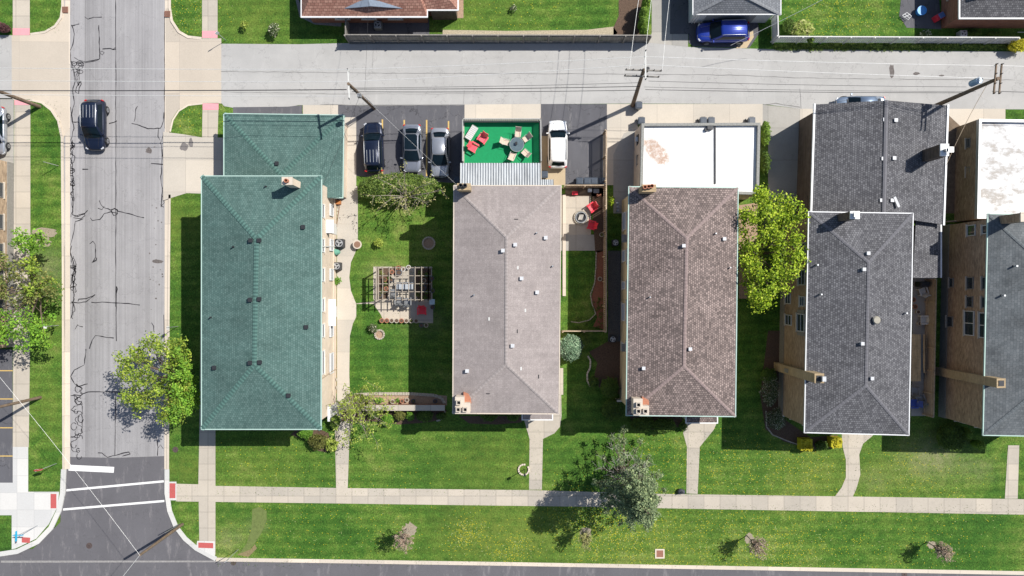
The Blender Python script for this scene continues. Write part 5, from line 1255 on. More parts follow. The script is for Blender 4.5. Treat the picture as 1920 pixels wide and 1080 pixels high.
# scattered tufts give the lawns their nap
def tufts():
    n = 26000; V = []; keep = []
    rects = [(405, 805, 1885, 930), (405, 945, 1920, 1062), (320, 365, 372, 1000), (57, 190, 116, 920), (415, 5, 560, 80), (870, 2, 1150, 54), (1465, 2, 1675, 64), (660, 400, 850, 735), (320, 0, 378, 66), (60, 0, 112, 60)]
    ar = [abs((r[2]-r[0])*(r[3]-r[1])) for r in rects]; tot = sum(ar); cl = []
    for r, a in zip(rects, ar):
        for _ in range(int(n*a/tot)):
            x, y = random.uniform(r[0], r[2]), random.uniform(r[1], r[3]); p = W(x, y); keep.append((p.x, p.y))
    k = np.array(keep); m = len(k)
    yaw = np.random.uniform(0, 6.283, m); s = np.random.uniform(.04, .11, m); hgt = np.random.uniform(.04, .09, m)
    a = np.stack([np.cos(yaw)*s, np.sin(yaw)*s*1.0], 1)
    p0 = np.column_stack([k - a*.3, np.full(m, .002)]); p1 = np.column_stack([k + a*.3, np.full(m, .002)]); ln = np.random.normal(size=(m, 2))*.05
    p2 = np.column_stack([k + ln, hgt])
    V = np.stack([p0, p1, p2], 1).reshape(-1, 3)
    me = bpy.data.meshes.new('grass_tufts'); me.vertices.add(m*3); me.vertices.foreach_set('co', V.astype(np.float32).ravel()); me.loops.add(m*3); me.loops.foreach_set('vertex_index', np.arange(m*3, dtype=np.int32))
    me.polygons.add(m); me.polygons.foreach_set('loop_start', np.arange(0, m*3, 3, dtype=np.int32)); me.polygons.foreach_set('loop_total', np.full(m, 3, dtype=np.int32))
    me.materials.append(L['weed']); me.update(calc_edges=True); o = bpy.data.objects.new('grass_tufts', me); COL.objects.link(o); tag(o, 'short loose grass over the lawns', None, None, 'stuff')
tufts()

# ================================================================ CARS
def paint(name, col, metal=.35, rough=.28):
    t = NT(name); t.b.inputs['Coat Weight'].default_value = .6; t.b.inputs['Coat Roughness'].default_value = .08
    n = t.noise(.8, t.pos(), 3, .5); c = t.ramp(n, [(.3, scal(col, .92)), (.7, scal(col, 1.08))]); t.l(c, t.b.inputs['Base Color'])
    t.b.inputs['Roughness'].default_value = rough; t.b.inputs['Metallic'].default_value = metal; return t.m
PB = paint('paint_black', (.010, .016, .038)); PS = paint('paint_silver', (.36, .38, .42), .5); PG = paint('paint_silver_grey', (.26, .28, .33), .5); PW = paint('paint_white', (.80, .80, .80), 0); PBL = paint('paint_blue', (.015, .04, .30), .3); PBG = paint('paint_grey_blue', (.18, .24, .33), .5)
RIM = flat('alloy', (.5, .51, .53), .35, .8); TYRE = flat('tyre', (.018, .018, .02), .85); HL = flat('headlight', (.6, .62, .65), .15, .3, .8); TL = flat('taillight', (.45, .02, .02), .25, 0, .6)
def loft(mb, secs, close=True):
    n = len(secs[0]); base = [p for s_ in secs for p in s_]; fs = []
    for i in range(len(secs)-1):
        for k in range(n-1): fs.append((i*n+k, i*n+k+1, (i+1)*n+k+1, (i+1)*n+k))
        fs.append((i*n+n-1, i*n, (i+1)*n, (i+1)*n+n-1))
    fs += [tuple(reversed(range(n))), tuple((len(secs)-1)*n+k for k in range(n))]
    mb.add(base, fs, True)
def car(name, label, pm, loc, rz, L_=4.7, Wd=1.85, H=1.7, suv=True, roofm=None, rails=True, ribs=0, glassroof=False, z0=0.):
    root = empty(name, (0, 0, 0), label, 'car'); hw = Wd/2; hl = L_/2
    belt = .98 if suv else .90; hood = .98 if suv else .86; trunk = 1.02 if suv else .95
    # y (+ = front), half width factor, top z centre, shoulder z
    st = [(-1.0, .50, .70, .58), (-.985, .74, trunk*.88, .74), (-.94, .88, trunk*.97, .80), (-.86, .96, trunk, belt-.08), (-.62, 1., trunk, belt-.03), (-.2, 1., belt+.0, belt-.03), (.22, 1., belt+.0, belt-.04), (.42, .99, hood+.03, hood-.08), (.72, .95, hood-.04, hood-.16), (.88, .86, hood-.12, hood-.24), (.95, .73, hood-.22, .64), (.985, .56, hood-.3, .56), (1.0, .38, .55, .5)]
    secs = []
    for y, f, zt, zs in st:
        w_ = hw*f; yy = y*hl; lo = .24 if abs(y) < .97 else .36
        secs.append([(-w_*.86, yy, lo), (-w_*.98, yy, lo+.16), (-w_, yy, (lo+zs)/2+.06), (-w_*.97, yy, zs-.02), (-w_*.84, yy, zs+(zt-zs)*.72), (-w_*.45, yy, zt), (w_*.45, yy, zt), (w_*.84, yy, zs+(zt-zs)*.72), (w_*.97, yy, zs-.02), (w_, yy, (lo+zs)/2+.06), (w_*.98, yy, lo+.16), (w_*.86, yy, lo)])
    b = MB(); loft(b, secs); body = b.build('body', pm, root, sub=2)
    # cabin
    yr0, yr1, yf1, yf0 = (-.93, -.78, .17, .52) if suv else (-.82, -.54, .13, .53)
    wb, wt = hw*.91, hw*(.77 if suv else .73)
    def ring(z, y0, y1, w_, e=.19):
        return [(-w_, y0+e, z), (-w_+e, y0, z), (w_-e, y0, z), (w_, y0+e, z), (w_, y1-e*1.0, z), (w_-e*.45, y1, z), (-w_+e*.45, y1, z), (-w_, y1-e*1.0, z)]
    zb = belt-.06; zt = H-.05
    r0 = ring(zb, yr0*hl, yf0*hl, wb); r1 = ring(zt-.03, yr1*hl, yf1*hl, wt); r2 = [(x*.9, (y-(yr1+yf1)*hl/2)*.94+(yr1+yf1)*hl/2, zt+.05) for x, y, z in r1]
    mid = [tuple((a[i]*.42+c[i]*.58) + (0.0) for i in range(3)) for a, c in zip(r0, r1)]; mid = [(x*1.03, y, z) for x, y, z in mid]
    c = MB(); n = 8; base = r0+mid+r1+r2; fs = []
    for i in range(3):
        for k in range(n): fs.append((i*n+k, i*n+(k+1) % n, (i+1)*n+(k+1) % n, (i+1)*n+k))
    fs.append(tuple(range(3*n, 4*n))); c.add(base, fs, True); cab = c.build('cabin', pm, root)
    if roofm: rr = [(x*1.0, y, z+.012) for x, y, z in r2]; MB().add(rr, [tuple(range(8))]).build('roof_panel', roofm, root)
    # glass
    def lerp(a, b_, t): return tuple(a[i]+(b_[i]-a[i])*t for i in range(3))
    def pane(i, j, nm, t0=.14, t1=.93, sh=.07, push=.02, bulge=0):
        g = MB(); a0, a1 = r0[i], r0[j]; m0, m1 = mid[i], mid[j]; b0, b1 = r1[i], r1[j]
        def pt(u, v):
            tm = .58
            A = lerp(a0, m0, v/tm) if v < tm else lerp(m0, b0, (v-tm)/(1-tm)); B = lerp(a1, m1, v/tm) if v < tm else lerp(m1, b1, (v-tm)/(1-tm))
            return Vector(lerp(A, B, u))
        nrm = (pt(1, .3)-pt(0, .3)).cross(pt(.5, 1)-pt(.5, 0)).normalized(); cen = Vector((0, 0, H*.6))
        if nrm.dot(pt(.5, .5)-cen) < 0: nrm = -nrm
        V = []; 
        for v in (t0, .58, t1):
            for u in (sh, .35, .65, 1-sh): V.append(pt(u, v)+nrm*(push+bulge*(1-(2*u-1)**2)))
        fs = [(q*4+k, q*4+k+1, (q+1)*4+k+1, (q+1)*4+k) for q in range(2) for k in range(3)]
        g.add(V, fs, True); return g.build(nm, M['carglass'], root)
    pane(6, 5, 'windshield', .06, .98, .0, .02, .10); pane(2, 1, 'rear_window', .2 if suv else .08, .94, .02, .02, .05)
    for nm, i, j in (('side_window', 3, 4), ('side_window', 7, 0)): pane(i, j, nm, .2, .9, .03)
    # wheels
    for sx in (-1, 1):
        for sy in (-.62, .60):
            r = .36 if suv else .32; cx = sx*(hw-.10); t = MB()
            t.tube([(cx-.12, sy*hl, r), (cx-.10, sy*hl, r), (cx+.10, sy*hl, r), (cx+.12, sy*hl, r)], [r-.04, r, r, r-.04], 20); wh = t.build('wheel', TYRE, root)
            q = MB(); q.tube([(cx+sx*.10, sy*hl, r), (cx+sx*.135, sy*hl, r)], [r*.66, r*.62], 18); q.build('rim', M['dark'], wh)
            q = MB(); [q.box((cx+sx*.14, sy*hl, r), (.02, r*1.2, .06), 0, Matrix.Rotation(a*math.pi/5, 3, 'X')) for a in range(5)]; q.build('spokes', RIM, wh)
    for sx in (-1, 1):
        m = MB().box((sx*(hw+.05), yf0*hl*.80, belt+.10), (.22, .12, .15), sx*-.2); m.build('mirror', pm, root, bevel=.03)
        m = MB().box((sx*hw*.70, hl*.89, hood-.27), (.28, .26, .10), -sx*.5); m.build('headlight', HL, root, bevel=.03)
        m = MB().box((sx*hw*.80, -hl*.950, trunk-.20), (.22, .10, .2), sx*.45); m.build('taillight', TL, root, bevel=.02)
        if rails: m = MB().tube([(sx*wt*.92, yr1*hl*.93, zt+.02), (sx*wt*.92, yr1*hl*.86, zt+.10), (sx*wt*.92, yf1*hl*.4, zt+.10), (sx*wt*.92, yf1*hl*.9, zt+.02)], .025, 5); m.build('roof_rail', M['silver'], root)
    g = MB().box((0, hl*.965, .60), (Wd*.5, .06, .2)); g.build('grille', M['dark'], root)
    cr_ = MB(); [cr_.tube([(sx*hw*.55, yf0*hl+.05, hood+.035), (sx*hw*.52, hl*.6, hood-.005), (sx*hw*.42, hl*.86, hood-.10)], .012, 4) for sx in (-1, 1)]; cr_.build('hood_crease', M['grey'] if pm is not PB else M['dark'], root)
    g = MB().box((0, yf0*hl+.03, belt+.01), (Wd*.66, .05, .03)); g.build('wiper_cowl', M['dark'], root)
    if ribs:
        m = MB(); [m.box((-wt*.6+wt*1.2*k/(ribs-1), (yr1*.55)*hl, zt+.055), (.035, L_*.24, .03)) for k in range(ribs)]; m.build('roof_ribs', M['silver'] if pm is PB else pm, root)
    root.location = (loc.x, loc.y, z0); root.rotation_euler.z = rz
    return root
def cp(x0, y0, x1, y1, h=.9): return W((x0+x1)/2, (y0+y1)/2, h)
car('suv', 'black sport utility car driving down the cracked street', PB, cp(149, 184, 199, 282), R(180), 4.75, 1.95, 1.75, True, None, True, 4, z0=-.12)
car('suv', 'black sport utility car parked nose up beside the green roofed garage', PB, cp(680, 227, 719, 323), R(2), 4.7, 1.9, 1.7, True, None, True, 4)
car('sedan', 'silver grey sedan with a dark roof in the middle of the three parked cars', PG, cp(753, 233, 791, 322), R(180), 4.5, 1.8, 1.45, False, M['carglass'], False)
car('sedan', 'pale silver sedan parked next to the green turf deck', PS, cp(807, 239, 842, 331), R(180), 4.6, 1.8, 1.45, False, None, False)
car('suv', 'white sport utility car parked right of the green turf deck', PW, cp(1028, 224, 1064, 315), R(0), 4.5, 1.85, 1.7, True, None, True)
car('suv', 'bright blue sport utility car facing left outside the grey garage', PBL, cp(1306, 37, 1408, 80), R(91), 4.9, 1.9, 1.8, True, None, True, 6)
car('sedan', 'grey blue car in the alley half hidden by the dark garage roof', PBG, W(1615, 197, .9), R(90), 4.6, 1.8, 1.5, False, None, False)
car('sedan', 'silver car cut off by the left edge of the picture', PS, W(-2, 247, .3), R(180), 4.5, 1.8, 1.45, False, None, False)

# ================================================================ POLES AND WIRES
def pole(name, label, base, top, h, r=.15, cat='utility pole'):
    a = W(*base); b_ = W(*top, h); root = empty(name, (a.x, a.y, 0), label, cat)
    MB().tube([a, b_], [r*1.15, r*.8], 10).build('pole', M['wood'], root); return root, b_
def arm(root, c, ang, L_, dz=0, mat=None, ins=3, nm='crossarm'):
    o = MB().box((c.x, c.y, c.z+dz), (L_, .10, .12), ang).build(nm, mat or M['grwood'], root); q = MB()
    for k in range(ins*2):
        t = (-.48+.96*k/(ins*2-1))*L_; q.cyl((c.x+t*math.cos(ang), c.y+t*math.sin(ang), c.z+dz+.06), .045, .18, 8)
    q.build('insulators', M['dark'], o); return o
P1, t1 = pole('utility_pole', 'leaning wooden utility pole beside the black parked car, with one pale crossarm', (702, 203), (653, 157), 8.5)
arm(P1, t1, R(93), 2.5, -.15, M['whitey'], 1); MB().tube([t1+Vector((0, 0, -.2)), t1+Vector((.02, 1.1, -.2))], .03, 5).build('brace', M['grey'], P1)
MB().box((t1.x+.5, t1.y-.45, 6.6), (.3, .3, .5)).build('junction_box', M['grey'], P1); MB().tube([W(702, 203)+Vector((.2, 0, 0)), W(678, 181, 5)+Vector((.22, 0, 0))], .04, 5).build('conduit', M['silver'], P1)
P2, t2 = pole('utility_pole', 'wooden utility pole with two crossarms beside the dark trash cart on the alley', (1186, 198), (1207, 131), 8.7, .17)
arm(P2, t2, R(-2), 2.95, -.1, M['grwood'], 3); arm(P2, t2 + Vector((0, -.25, 0)), R(-2), 2.9, -.9, M['grwood'], 2)
o = arm(P2, t2 + Vector((.1, .3, 0)), R(90), 2.4, .25, M['whitey'], 1); MB().cyl((t2.x+.35, t2.y+.15, t2.z-.7), .17, .55, 12).build('transformer', M['dark'], P2)
MB().tube([W(1186, 198)+Vector((.12, -.1, 0)), t2+Vector((.1, -.12, -3))], .03, 5).build('conduit', M['tanwood'], P2)
P3, t3 = pole('utility_pole', 'tall utility pole with a pale blue transformer and twin crossarms at the upper right', (1741, 204), (1872, 147), 9.3, .18)
for dx in (-.2, .25): arm(P3, t3+Vector((dx, 0, 0)), R(85), 2.45, -.1 if dx < 0 else -.12, M['wood'], 2)
q = W(1836, 158, 8.0); tr = MB().cyl((q.x-.1, q.y+.28, 7.2), .27, .95, 16).build('transformer', flat('transformer_blue', (.20, .33, .48), .45, .2), P3); MB().cyl((q.x-.1, q.y+.28, 8.15), .28, .05, 16, .2).build('transformer_lid', flat('transformer_lid', (.4, .5, .6), .4, .3), tr)
b = MB(); [b.cyl((q.x-.1+.13*math.cos(a), q.y+.28+.13*math.sin(a), 8.18), .04, .25, 8) for a in (.5, 2.6, 4.4)]; b.build('bushings', M['whitey'], tr)
P0, t0 = pole('utility_pole', 'utility pole with a small pale plate leaning out of the left edge by the alley', (74, 200), (-69, 146), 9.0, .16)
q = W(57, 192, 1.0); MB().box((q.x, q.y-.05, 1.15), (.38, .06, .5), R(-20)).build('pole_plate', M['white'], P0)
P4, t4 = pole('utility_pole', 'pale wooden pole leaning over the dark intersection at the lower left', (342, 983), (262, 1041), 7.4, .13)
bt = W(316, 1000, 2.6); MB().tube([W(341, 984)+Vector((-.18, .1, 0)), bt+Vector((-.2, .12, .2))], .04, 5).build('conduit', M['grey'], P4)
P5, t5 = pole('light_pole', 'greenish pole leaning out of the left edge beside the parking lines', (76, 745), (-74, 780), 9.2, .13, 'light pole')
def wire(a, b_, sag=.35, r=.014, mat='wirew', label='', n=14, grp=None):
    pts = []
    for i in range(n+1):
        t = i/n; p = a.lerp(b_, t); p.z -= sag*4*t*(1-t); pts.append(p)
    o = MB().tube(pts, r, 4, False).build('overhead_wire', M[mat]); tag(o, label, 'wire', grp or 'overhead wires'); return o
label_skip = lambda s_: 'lower of two' in s_
M['wirew'] = flat('bare_aluminium_wire', (.75, .75, .74), .4, .2); M['wireb'] = flat('black_cable', (.03, .03, .035), .6)
e1 = W(650, 130, 8.6); e1b = W(653, 153, 8.5); e1c = W(648, 180, 8.4); far_l = -400
for (a, b_, m, r, lb) in [
    (W(-300, 124, 8.6), e1, 'wirew', .018, 'upper pale wire over the alley left of the leaning pole'),
    (W(-300, 148, 8.6), e1b, 'wirew', .018, 'second pale wire over the alley left of the leaning pole'),
    (W(-300, 174, 8.4), W(648, 180, 8.4), 'wirew', .018, 'lowest pale wire over the alley left of the leaning pole'),
    (W(-300, 169, 7.0), W(650, 168, 7.0), 'wireb', .038, 'thick black cable over the alley left of the leaning pole'),
    (e1, W(1210, 106, 8.9), 'wirew', .018, 'upper pale wire between the leaning pole and the double crossarm pole'),
    (e1b, W(1209, 121, 8.9), 'wirew', .018, 'second pale wire between the leaning pole and the double crossarm pole'),
    (W(655, 165, 7.2), W(1200, 155, 7.2), 'wireb', .016, 'thin black cable between the two nearest poles, upper one'),
    (W(655, 167, 6.9), W(1200, 162, 6.9), 'wireb', .026, 'black cable between the two nearest poles, middle one'),
    (W(660, 172, 6.6), W(1198, 169, 6.6), 'wireb', .024, 'black cable between the two nearest poles, lower one'),
    (W(1210, 106, 8.9), W(1871, 123, 9.2), 'wirew', .018, 'upper pale wire from the double crossarm pole to the transformer pole'),
    (W(1209, 121, 8.9), W(1866, 147, 9.2), 'wirew', .018, 'second pale wire from the double crossarm pole to the transformer pole'),
    (W(1216, 152, 7.4), W(1812, 163, 7.6), 'wireb', .016, 'upper black cable right of the double crossarm pole'),
    (W(1208, 163, 7.0), W(1830, 172, 7.2), 'wireb', .014, 'middle black cable right of the double crossarm pole'),
    (W(1210, 168, 6.8), W(1815, 174, 7.2), 'wireb', .022, 'lower black cable right of the double crossarm pole'),
    (W(1874, 123, 9.2), W(2300, 128, 9.2), 'wirew', .016, 'pale wire leaving the transformer pole for the right edge'),
    (W(1860, 171, 7.2), W(2300, 178, 7.2), 'wireb', .022, 'black cable leaving the transformer pole for the right edge'),
    (W(1180, 131, 8.6), W(1206, -60, 8.6), 'wirew', .016, 'leftmost pale wire running up from the double crossarm pole'),
    (W(1207, 128, 8.6), W(1229, -60, 8.6), 'wirew', .016, 'middle pale wire running up from the double crossarm pole'),
    (W(1242, 131, 8.6), W(1262, -60, 8.6), 'wirew', .016, 'rightmost pale wire running up from the double crossarm pole'),
    (W(1370, 85, 2.6), W(1580, -20, 7.5), 'wirew', .016, 'thin pale service wire crossing the top lawn behind the blue car'),
    (W(672, 172, 7.0), W(862, 352, 6.8), 'wirew', .006, 'thin service wire crossing above the two parked silver sedans'),
    (W(668, 178, 6.9), W(860, 356, 6.7), 'wirew', .006, 'thin service wire over the parked silver cars, lower of two'),
    (W(676, 175, 7.0), W(604, 350, 6.5), 'wireb', .012, 'thin dark service wire from the leaning pole to the green roof'),
    (W(692, -20, 4.5), W(684, 170, 7.0), 'wireb', .009, 'hair thin service wire from the dormer to the leaning pole'),
    (W(1850, 160, 8), W(1774, 310, 6.4), 'tanwood', .022, 'pale guy wire beside the tall chimney at the upper right'),
    (t4, W(-40, 660, 8.8), 'wirew', .012, 'pale wire crossing the lower left intersection diagonally'),
    (t4, W(60, 1290, 8.6), 'wirew', .014, 'pale wire from the lower left pole out of the bottom edge')]:
    if label_skip(lb): continue
    wire(a, b_, .25 if 'hair' not in lb else .05, r, m, lb)
# signs
def signpost(label, base, h, kind, ang=0):
    a = W(*base); root = empty('street_sign', (a.x, a.y, 0), label, 'sign'); MB().tube([a, (a.x, a.y, h)], .03, 6).build('post', M['silver'], root)
    if kind == 'stop':
        pts = [(.38*math.cos(R(22.5+45*k)), .38*math.sin(R(22.5+45*k))) for k in range(8)]
        b = MB(); c = Vector((a.x, a.y+.05, h-.4)); 
        fr = [(c.x+x, c.y+.015, c.z+y) for x, y in pts]; bk = [(c.x+x, c.y-.015, c.z+y) for x, y in pts]
        b.add(fr+bk, [tuple(range(8)), tuple(reversed(range(8, 16)))]+[(i, i+8, (i+1) % 8+8, (i+1) % 8) for i in range(8)]); pl = b.build('plate', M['signred'], root)
        text('STOP', (c.x, c.y+.018, c.z-.1), .28, (R(90), 0, R(180)), M['white'], pl)
    elif kind == 'names':
        b = MB(); b.box((a.x, a.y, h-.1), (.9, .03, .22)); o = b.build('name_plate', M['sign'], root); text_side(o, a, h-.1, 0)
        b = MB(); b.box((a.x, a.y, h+.14), (.03, .9, .22)); b.build('name_plate', M['sign'], root)
    elif kind == 'pair':
        b = MB(); b.box((a.x, a.y-.04, h-.3), (.32, .02, .45), ang); b.build('plate', M['white'], root)
    return root
def text(s, loc, size, rot, mat, parent):
    cu = bpy.data.curves.new('lettering', 'FONT'); cu.body = s; cu.size = size; cu.align_x = 'CENTER'; cu.extrude = .002; cu.materials.append(mat)
    tmp = bpy.data.objects.new('lettering', cu); COL.objects.link(tmp)
    me = bpy.data.meshes.new_from_object(tmp); bpy.data.objects.remove(tmp)
    o = bpy.data.objects.new('lettering', me); COL.objects.link(o); o.parent = parent; o.location = Vector(loc)-wloc(parent); o.rotation_euler = rot
def text_side(o, a, z, k): pass
signpost('red stop sign on a metal post in the left parkway above the white corner paving', (106, 869), 2.9, 'stop')
signpost('blue cross shaped street name sign on a post on the white corner paving', (71, 985), 2.7, 'names')
signpost('small sign on a thin post beside the kerb below the green roof', (447, 1030), 2.9, 'pair', R(30))
signpost('thin sign post at the edge of the top left lawn beside the alley mouth', (424, 76), 2.3, 'pair', R(40))
signpost('thin dark post in the left parkway grass beside the street', (110, 311), 2.1, 'none'); 
signpost('thin post at the kerb above the round yellow green street tree', (334, 612), 2.2, 'pair', R(90))
signpost('thin post in the left parkway beside the sparse green tree', (110, 610), 2.2, 'pair', R(90))
t = empty('garden_lamp', W(983, 880), 'small black lamp post inside a stone ring beside the grey building path', 'lamp post'); c = W(983, 880)
MB().tube([c, (c.x, c.y, 1.9)], .035, 6).build('post', M['black'], t); MB().box((c.x, c.y, 2.0), (.2, .2, .3)).build('lantern', M['black'], t, bevel=.03)
def stone_ring(x, y, r, label, n=16, mat='stone', a0=0, a1=360, h=.14):
    c = W(x, y); b = MB()
    for k in range(n):
        a = R(a0+(a1-a0)*(k+.5)/n); b.box((c.x+r*math.cos(a), c.y+r*math.sin(a), h/2+random.uniform(0, .02)), (.14, 2*math.pi*r/n*(a1-a0)/360*.86, h), a)
    o = b.build('stone_edging', M[mat]); return tag(o, label, 'edging', 'stone garden edging')
stone_ring(982, 880, .48, 'broken ring of pale stones around the black lamp post', 14, 'curb', 70, 400)
stone_ring(804, 456, .55, 'stone ring with a dark bed in the shaded garden lawn', 18)
stone_ring(712, 627, .42, 'pale stone ring in the sunny garden lawn below the pergola', 14, 'stone')
# ================================================================ FENCES AND WALLS
def fence(label, p0, p1, h, mat, bw=.12, gap=.02, postm=None, board='y', rails=True, lattice=False):
    a, b_ = W(*p0), W(*p1); v = b_-a; L_ = v.length; rot = math.atan2(v.y, v.x); m = (a+b_)/2; d = v.normalized(); n = Vector((-d.y, d.x, 0))
    root = empty('fence', (m.x, m.y, 0), label, 'fence'); q = MB(); k = 0; t = 0
    while t < L_:
        p = a+d*(t+bw/2) + n*random.uniform(-.008, .008); q.box((p.x, p.y, h/2+.03+random.uniform(-.02, .02)), (bw, .025, h-.04), rot); t += bw+gap
    q.build('board_panel', mat, root)
    r = MB(); mm = m-n*.04; r.box((mm.x, mm.y, h*.85), (L_, .05, .09), rot); r.box((mm.x, mm.y, .3), (L_, .05, .09), rot); 
    if not lattice: r.box((m.x, m.y, h+.03), (L_, .09, .03), rot)
    r.build('rail', postm or mat, root); q = int(L_/2.4)+1
    for i in range(q+1):
        p = a+d*(L_*i/q)-n*.09; MB().box((p.x, p.y, h/2+.03), (.1, .1, h+.06), rot).build('post', postm or mat, root)
    return root
fence('long weathered grey board fence along the top side of the alley', (655, 78), (1214, 79), 1.75, M['grwood'], .13, .012)
fence('short return of the grey board fence beside the red brown house', (655, 45), (655, 77), 1.5, M['grwood'])
fence('pale fence with slanting shadows along the alley at the upper right', (1448, 80), (1888, 82), 1.6, flat('pale_fence', (.60, .61, .62), .7, var=.2), .14, .07, M['whitey'])
fence('short pale fence return beside the grey garage', (1446, 36), (1447, 79), 1.6, flat('pale_fence', (.46, .47, .48), .7), .14, .01, M['whitey'])
fence('tall tan slatted fence along the right side of the side yard', (1132, 252), (1132, 620), 1.8, M['tanwood'], .12, .07)
fence('tan slatted fence behind the four dark trash carts', (1056, 352), (1131, 352), 1.6, M['tanwood'], .12, .06)
fence('short tan fence closing the lower end of the side yard', (1053, 619), (1132, 619), 1.5, M['tanwood'], .12, .06)
fence('solid beige fence between the charcoal roof and the blue grey roof', (1736, 524), (1731, 776), 1.6, flat('beige_fence', (.33, .27, .21), .8), .3, .002, M['tanwood'])
t = empty('retaining_wall', W(738, 762), 'low brick garden wall with a pale concrete cap between the two lawns', 'wall'); c0, c1 = W(654, 761), W(836, 761)
MB().box(((c0.x+c1.x)/2, c0.y, .5), (c1.x-c0.x-.1, .38, 1.0)).build('wall', M['bred'], t); MB().box(((c0.x+c1.x)/2, c0.y, 1.05), (c1.x-c0.x, .52, .1)).build('cap', M['conc'], t)
def edging(pts, label, mat='stone', w=.14, h=.14):
    b = MB(); q = [W(*p) for p in pts]
    for i in range(len(q)-1):
        v = q[i+1]-q[i]; n = max(1, int(v.length/.24))
        for k in range(n): p = q[i]+v*((k+.5)/n); b.box((p.x+random.uniform(-.01, .01), p.y, h/2), (v.length/n*.88, w, h), math.atan2(v.y, v.x)+random.uniform(-.08, .08))
    return tag(b.build('stone_edging', M[mat]), label, 'edging', 'stone garden edging')
edging([(664, 740), (700, 738), (770, 738), (815, 741), (828, 746), (834, 756)], 'long pale stone edging of the planting bed above the brick wall', 'stone', .26)
edging([(834, 770), (834, 780), (826, 787), (818, 789)], 'curved stone edging at the lower right end of the brick wall')
edging([(1102, 667), (1107, 676), (1106, 690), (1101, 700), (1101, 714), (1107, 725)], 'curving pale stone edging around the shaded side yard bed', 'curb')
edging([(1118, 472), (1117, 500), (1115, 530), (1107, 552), (1110, 570), (1117, 588), (1105, 600), (1085, 605), (1070, 603)], 'winding stone edging inside the fenced side yard', 'stone', .08, .1)
edging([(1436, 770), (1437, 800), (1448, 815), (1480, 828), (1505, 836)], 'curved edging below the white blossom shrubs', 'stone', .1, .08)
# ================================================================ YARD OBJECTS
def cart(label, x, y, rz=0, grp=None, mat='bin', h=1.05):
    c = W(x, y, h); root = empty('trash_cart', (0, 0, 0), label, 'trash cart', grp or 'dark trash carts'); b = MB(); s0, s1 = .23, .29
    b.add([(-s0, -s0, .06), (s0, -s0, .06), (s0, s0, .06), (-s0, s0, .06), (-s1, -s1, h-.1), (s1, -s1, h-.1), (s1, s1, h-.1), (-s1, s1, h-.1)], [(3, 2, 1, 0), (0, 1, 5, 4), (1, 2, 6, 5), (2, 3, 7, 6), (3, 0, 4, 7)])
    b.build('body', M[mat], root); MB().box((0, 0, h-.06), (.64, .62, .07)).box((0, -.02, h-.01), (.5, .42, .05)).build('lid', M[mat], root, bevel=.02)
    MB().tube([(-.2, .36, h-.12), (.2, .36, h-.12)], .02, 6).build('handle', M['black'], root)
    for sx in (-1, 1): MB().tube([(sx*.25, .27, .12), (sx*.31, .27, .12)], .12, 12).build('wheel', M['black'], root)
    root.location = (c.x, c.y, 0.02); root.rotation_euler.z = rz; return root
for k_, (x_, y_) in enumerate([(715, 512), (722, 533), (718, 547), (730, 521), (788, 512), (800, 516), (790, 533), (801, 548), (784, 553), (797, 558)]):
    q_ = ['a low leafy plant in the upper left of the pergola bed', 'leafy plant left of the pergola table', 'leafy plant in the lower left of the pergola bed', 'small plant beside the brown pot inside the pergola', 'twiggy plant at the top right inside the pergola', 'leafy plant in the top right corner of the pergola', 'leafy plant right of the pergola table', 'plant at the right edge of the pergola bed', 'low plant at the lower right of the covered table', 'leafy plant in the lower right corner of the pergola'][k_]
    shrub(q_, x_, y_, 5, 5, .5, 'shrub' if k_ % 2 else 'olive', core=False, name='garden_plant')
cart('single dark trash cart at the foot of the double crossarm pole', 1198, 197)
for x, y, lb in ((1087, 339, 'first dark trash cart from the left in the row of four'), (1101, 339, 'second dark trash cart from the left in the row of four'), (1114, 339, 'third dark trash cart from the left in the row of four'), (1128, 339, 'rightmost dark trash cart in the row of four, beside the fence'),
                 (1203, 226, 'dark trash cart at the upper left corner of the white flat roof'), (1319, 226, 'left one of two trash carts touching behind the white flat roof'), (1334, 226, 'right one of two trash carts touching behind the white flat roof'), (1410, 226, 'dark trash cart at the upper right of the white flat roof'),
                 (1021, 327, 'dark trash cart on the tan pad beside the corrugated roof')): cart(lb, x, y)
def ac(label, x, y, s=.8, h=.8, mat='dark', rz=0):
    c = W(x, y, h); t = empty('air_conditioner', (c.x, c.y, 0), label, 'air conditioner', None); MB().box((c.x, c.y, h/2+.05), (s, s, h), rz).build('housing', M[mat], t, bevel=.06)
    MB().ring((c.x, c.y, h+.05), s*.34, s*.42, .03, 20).build('grille_ring', M['silver'], t); MB().cyl((c.x, c.y, h+.04), s*.33, .02, 18).build('fan_well', M['black'], t)
    b = MB(); [b.box((c.x+s*.17*math.cos(a), c.y+s*.17*math.sin(a), h+.075), (s*.3, .14, .01), a) for a in (.3, 2.4, 4.5)]; b.build('fan_blades', M['silver'], t); return t
ac('dark air conditioner beside the cream wall next to the white canopy, upper of two', 636, 456); ac('dark air conditioner beside the cream wall on the brick strip, lower of two', 631, 499, .72)
ac('air conditioner behind the grey fence beside the red brown house', 708, 46, .7, .7, 'grey'); ac('pale air conditioner below the brick house at the top right', 1807, 63, .65, .7, 'silver')
ac('dark air conditioner in the shaded yard left of the brown roof, upper one', 1154, 455, .6, .6); ac('dark air conditioner in the shaded yard left of the brown roof, lower one', 1149, 636, .6, .6)
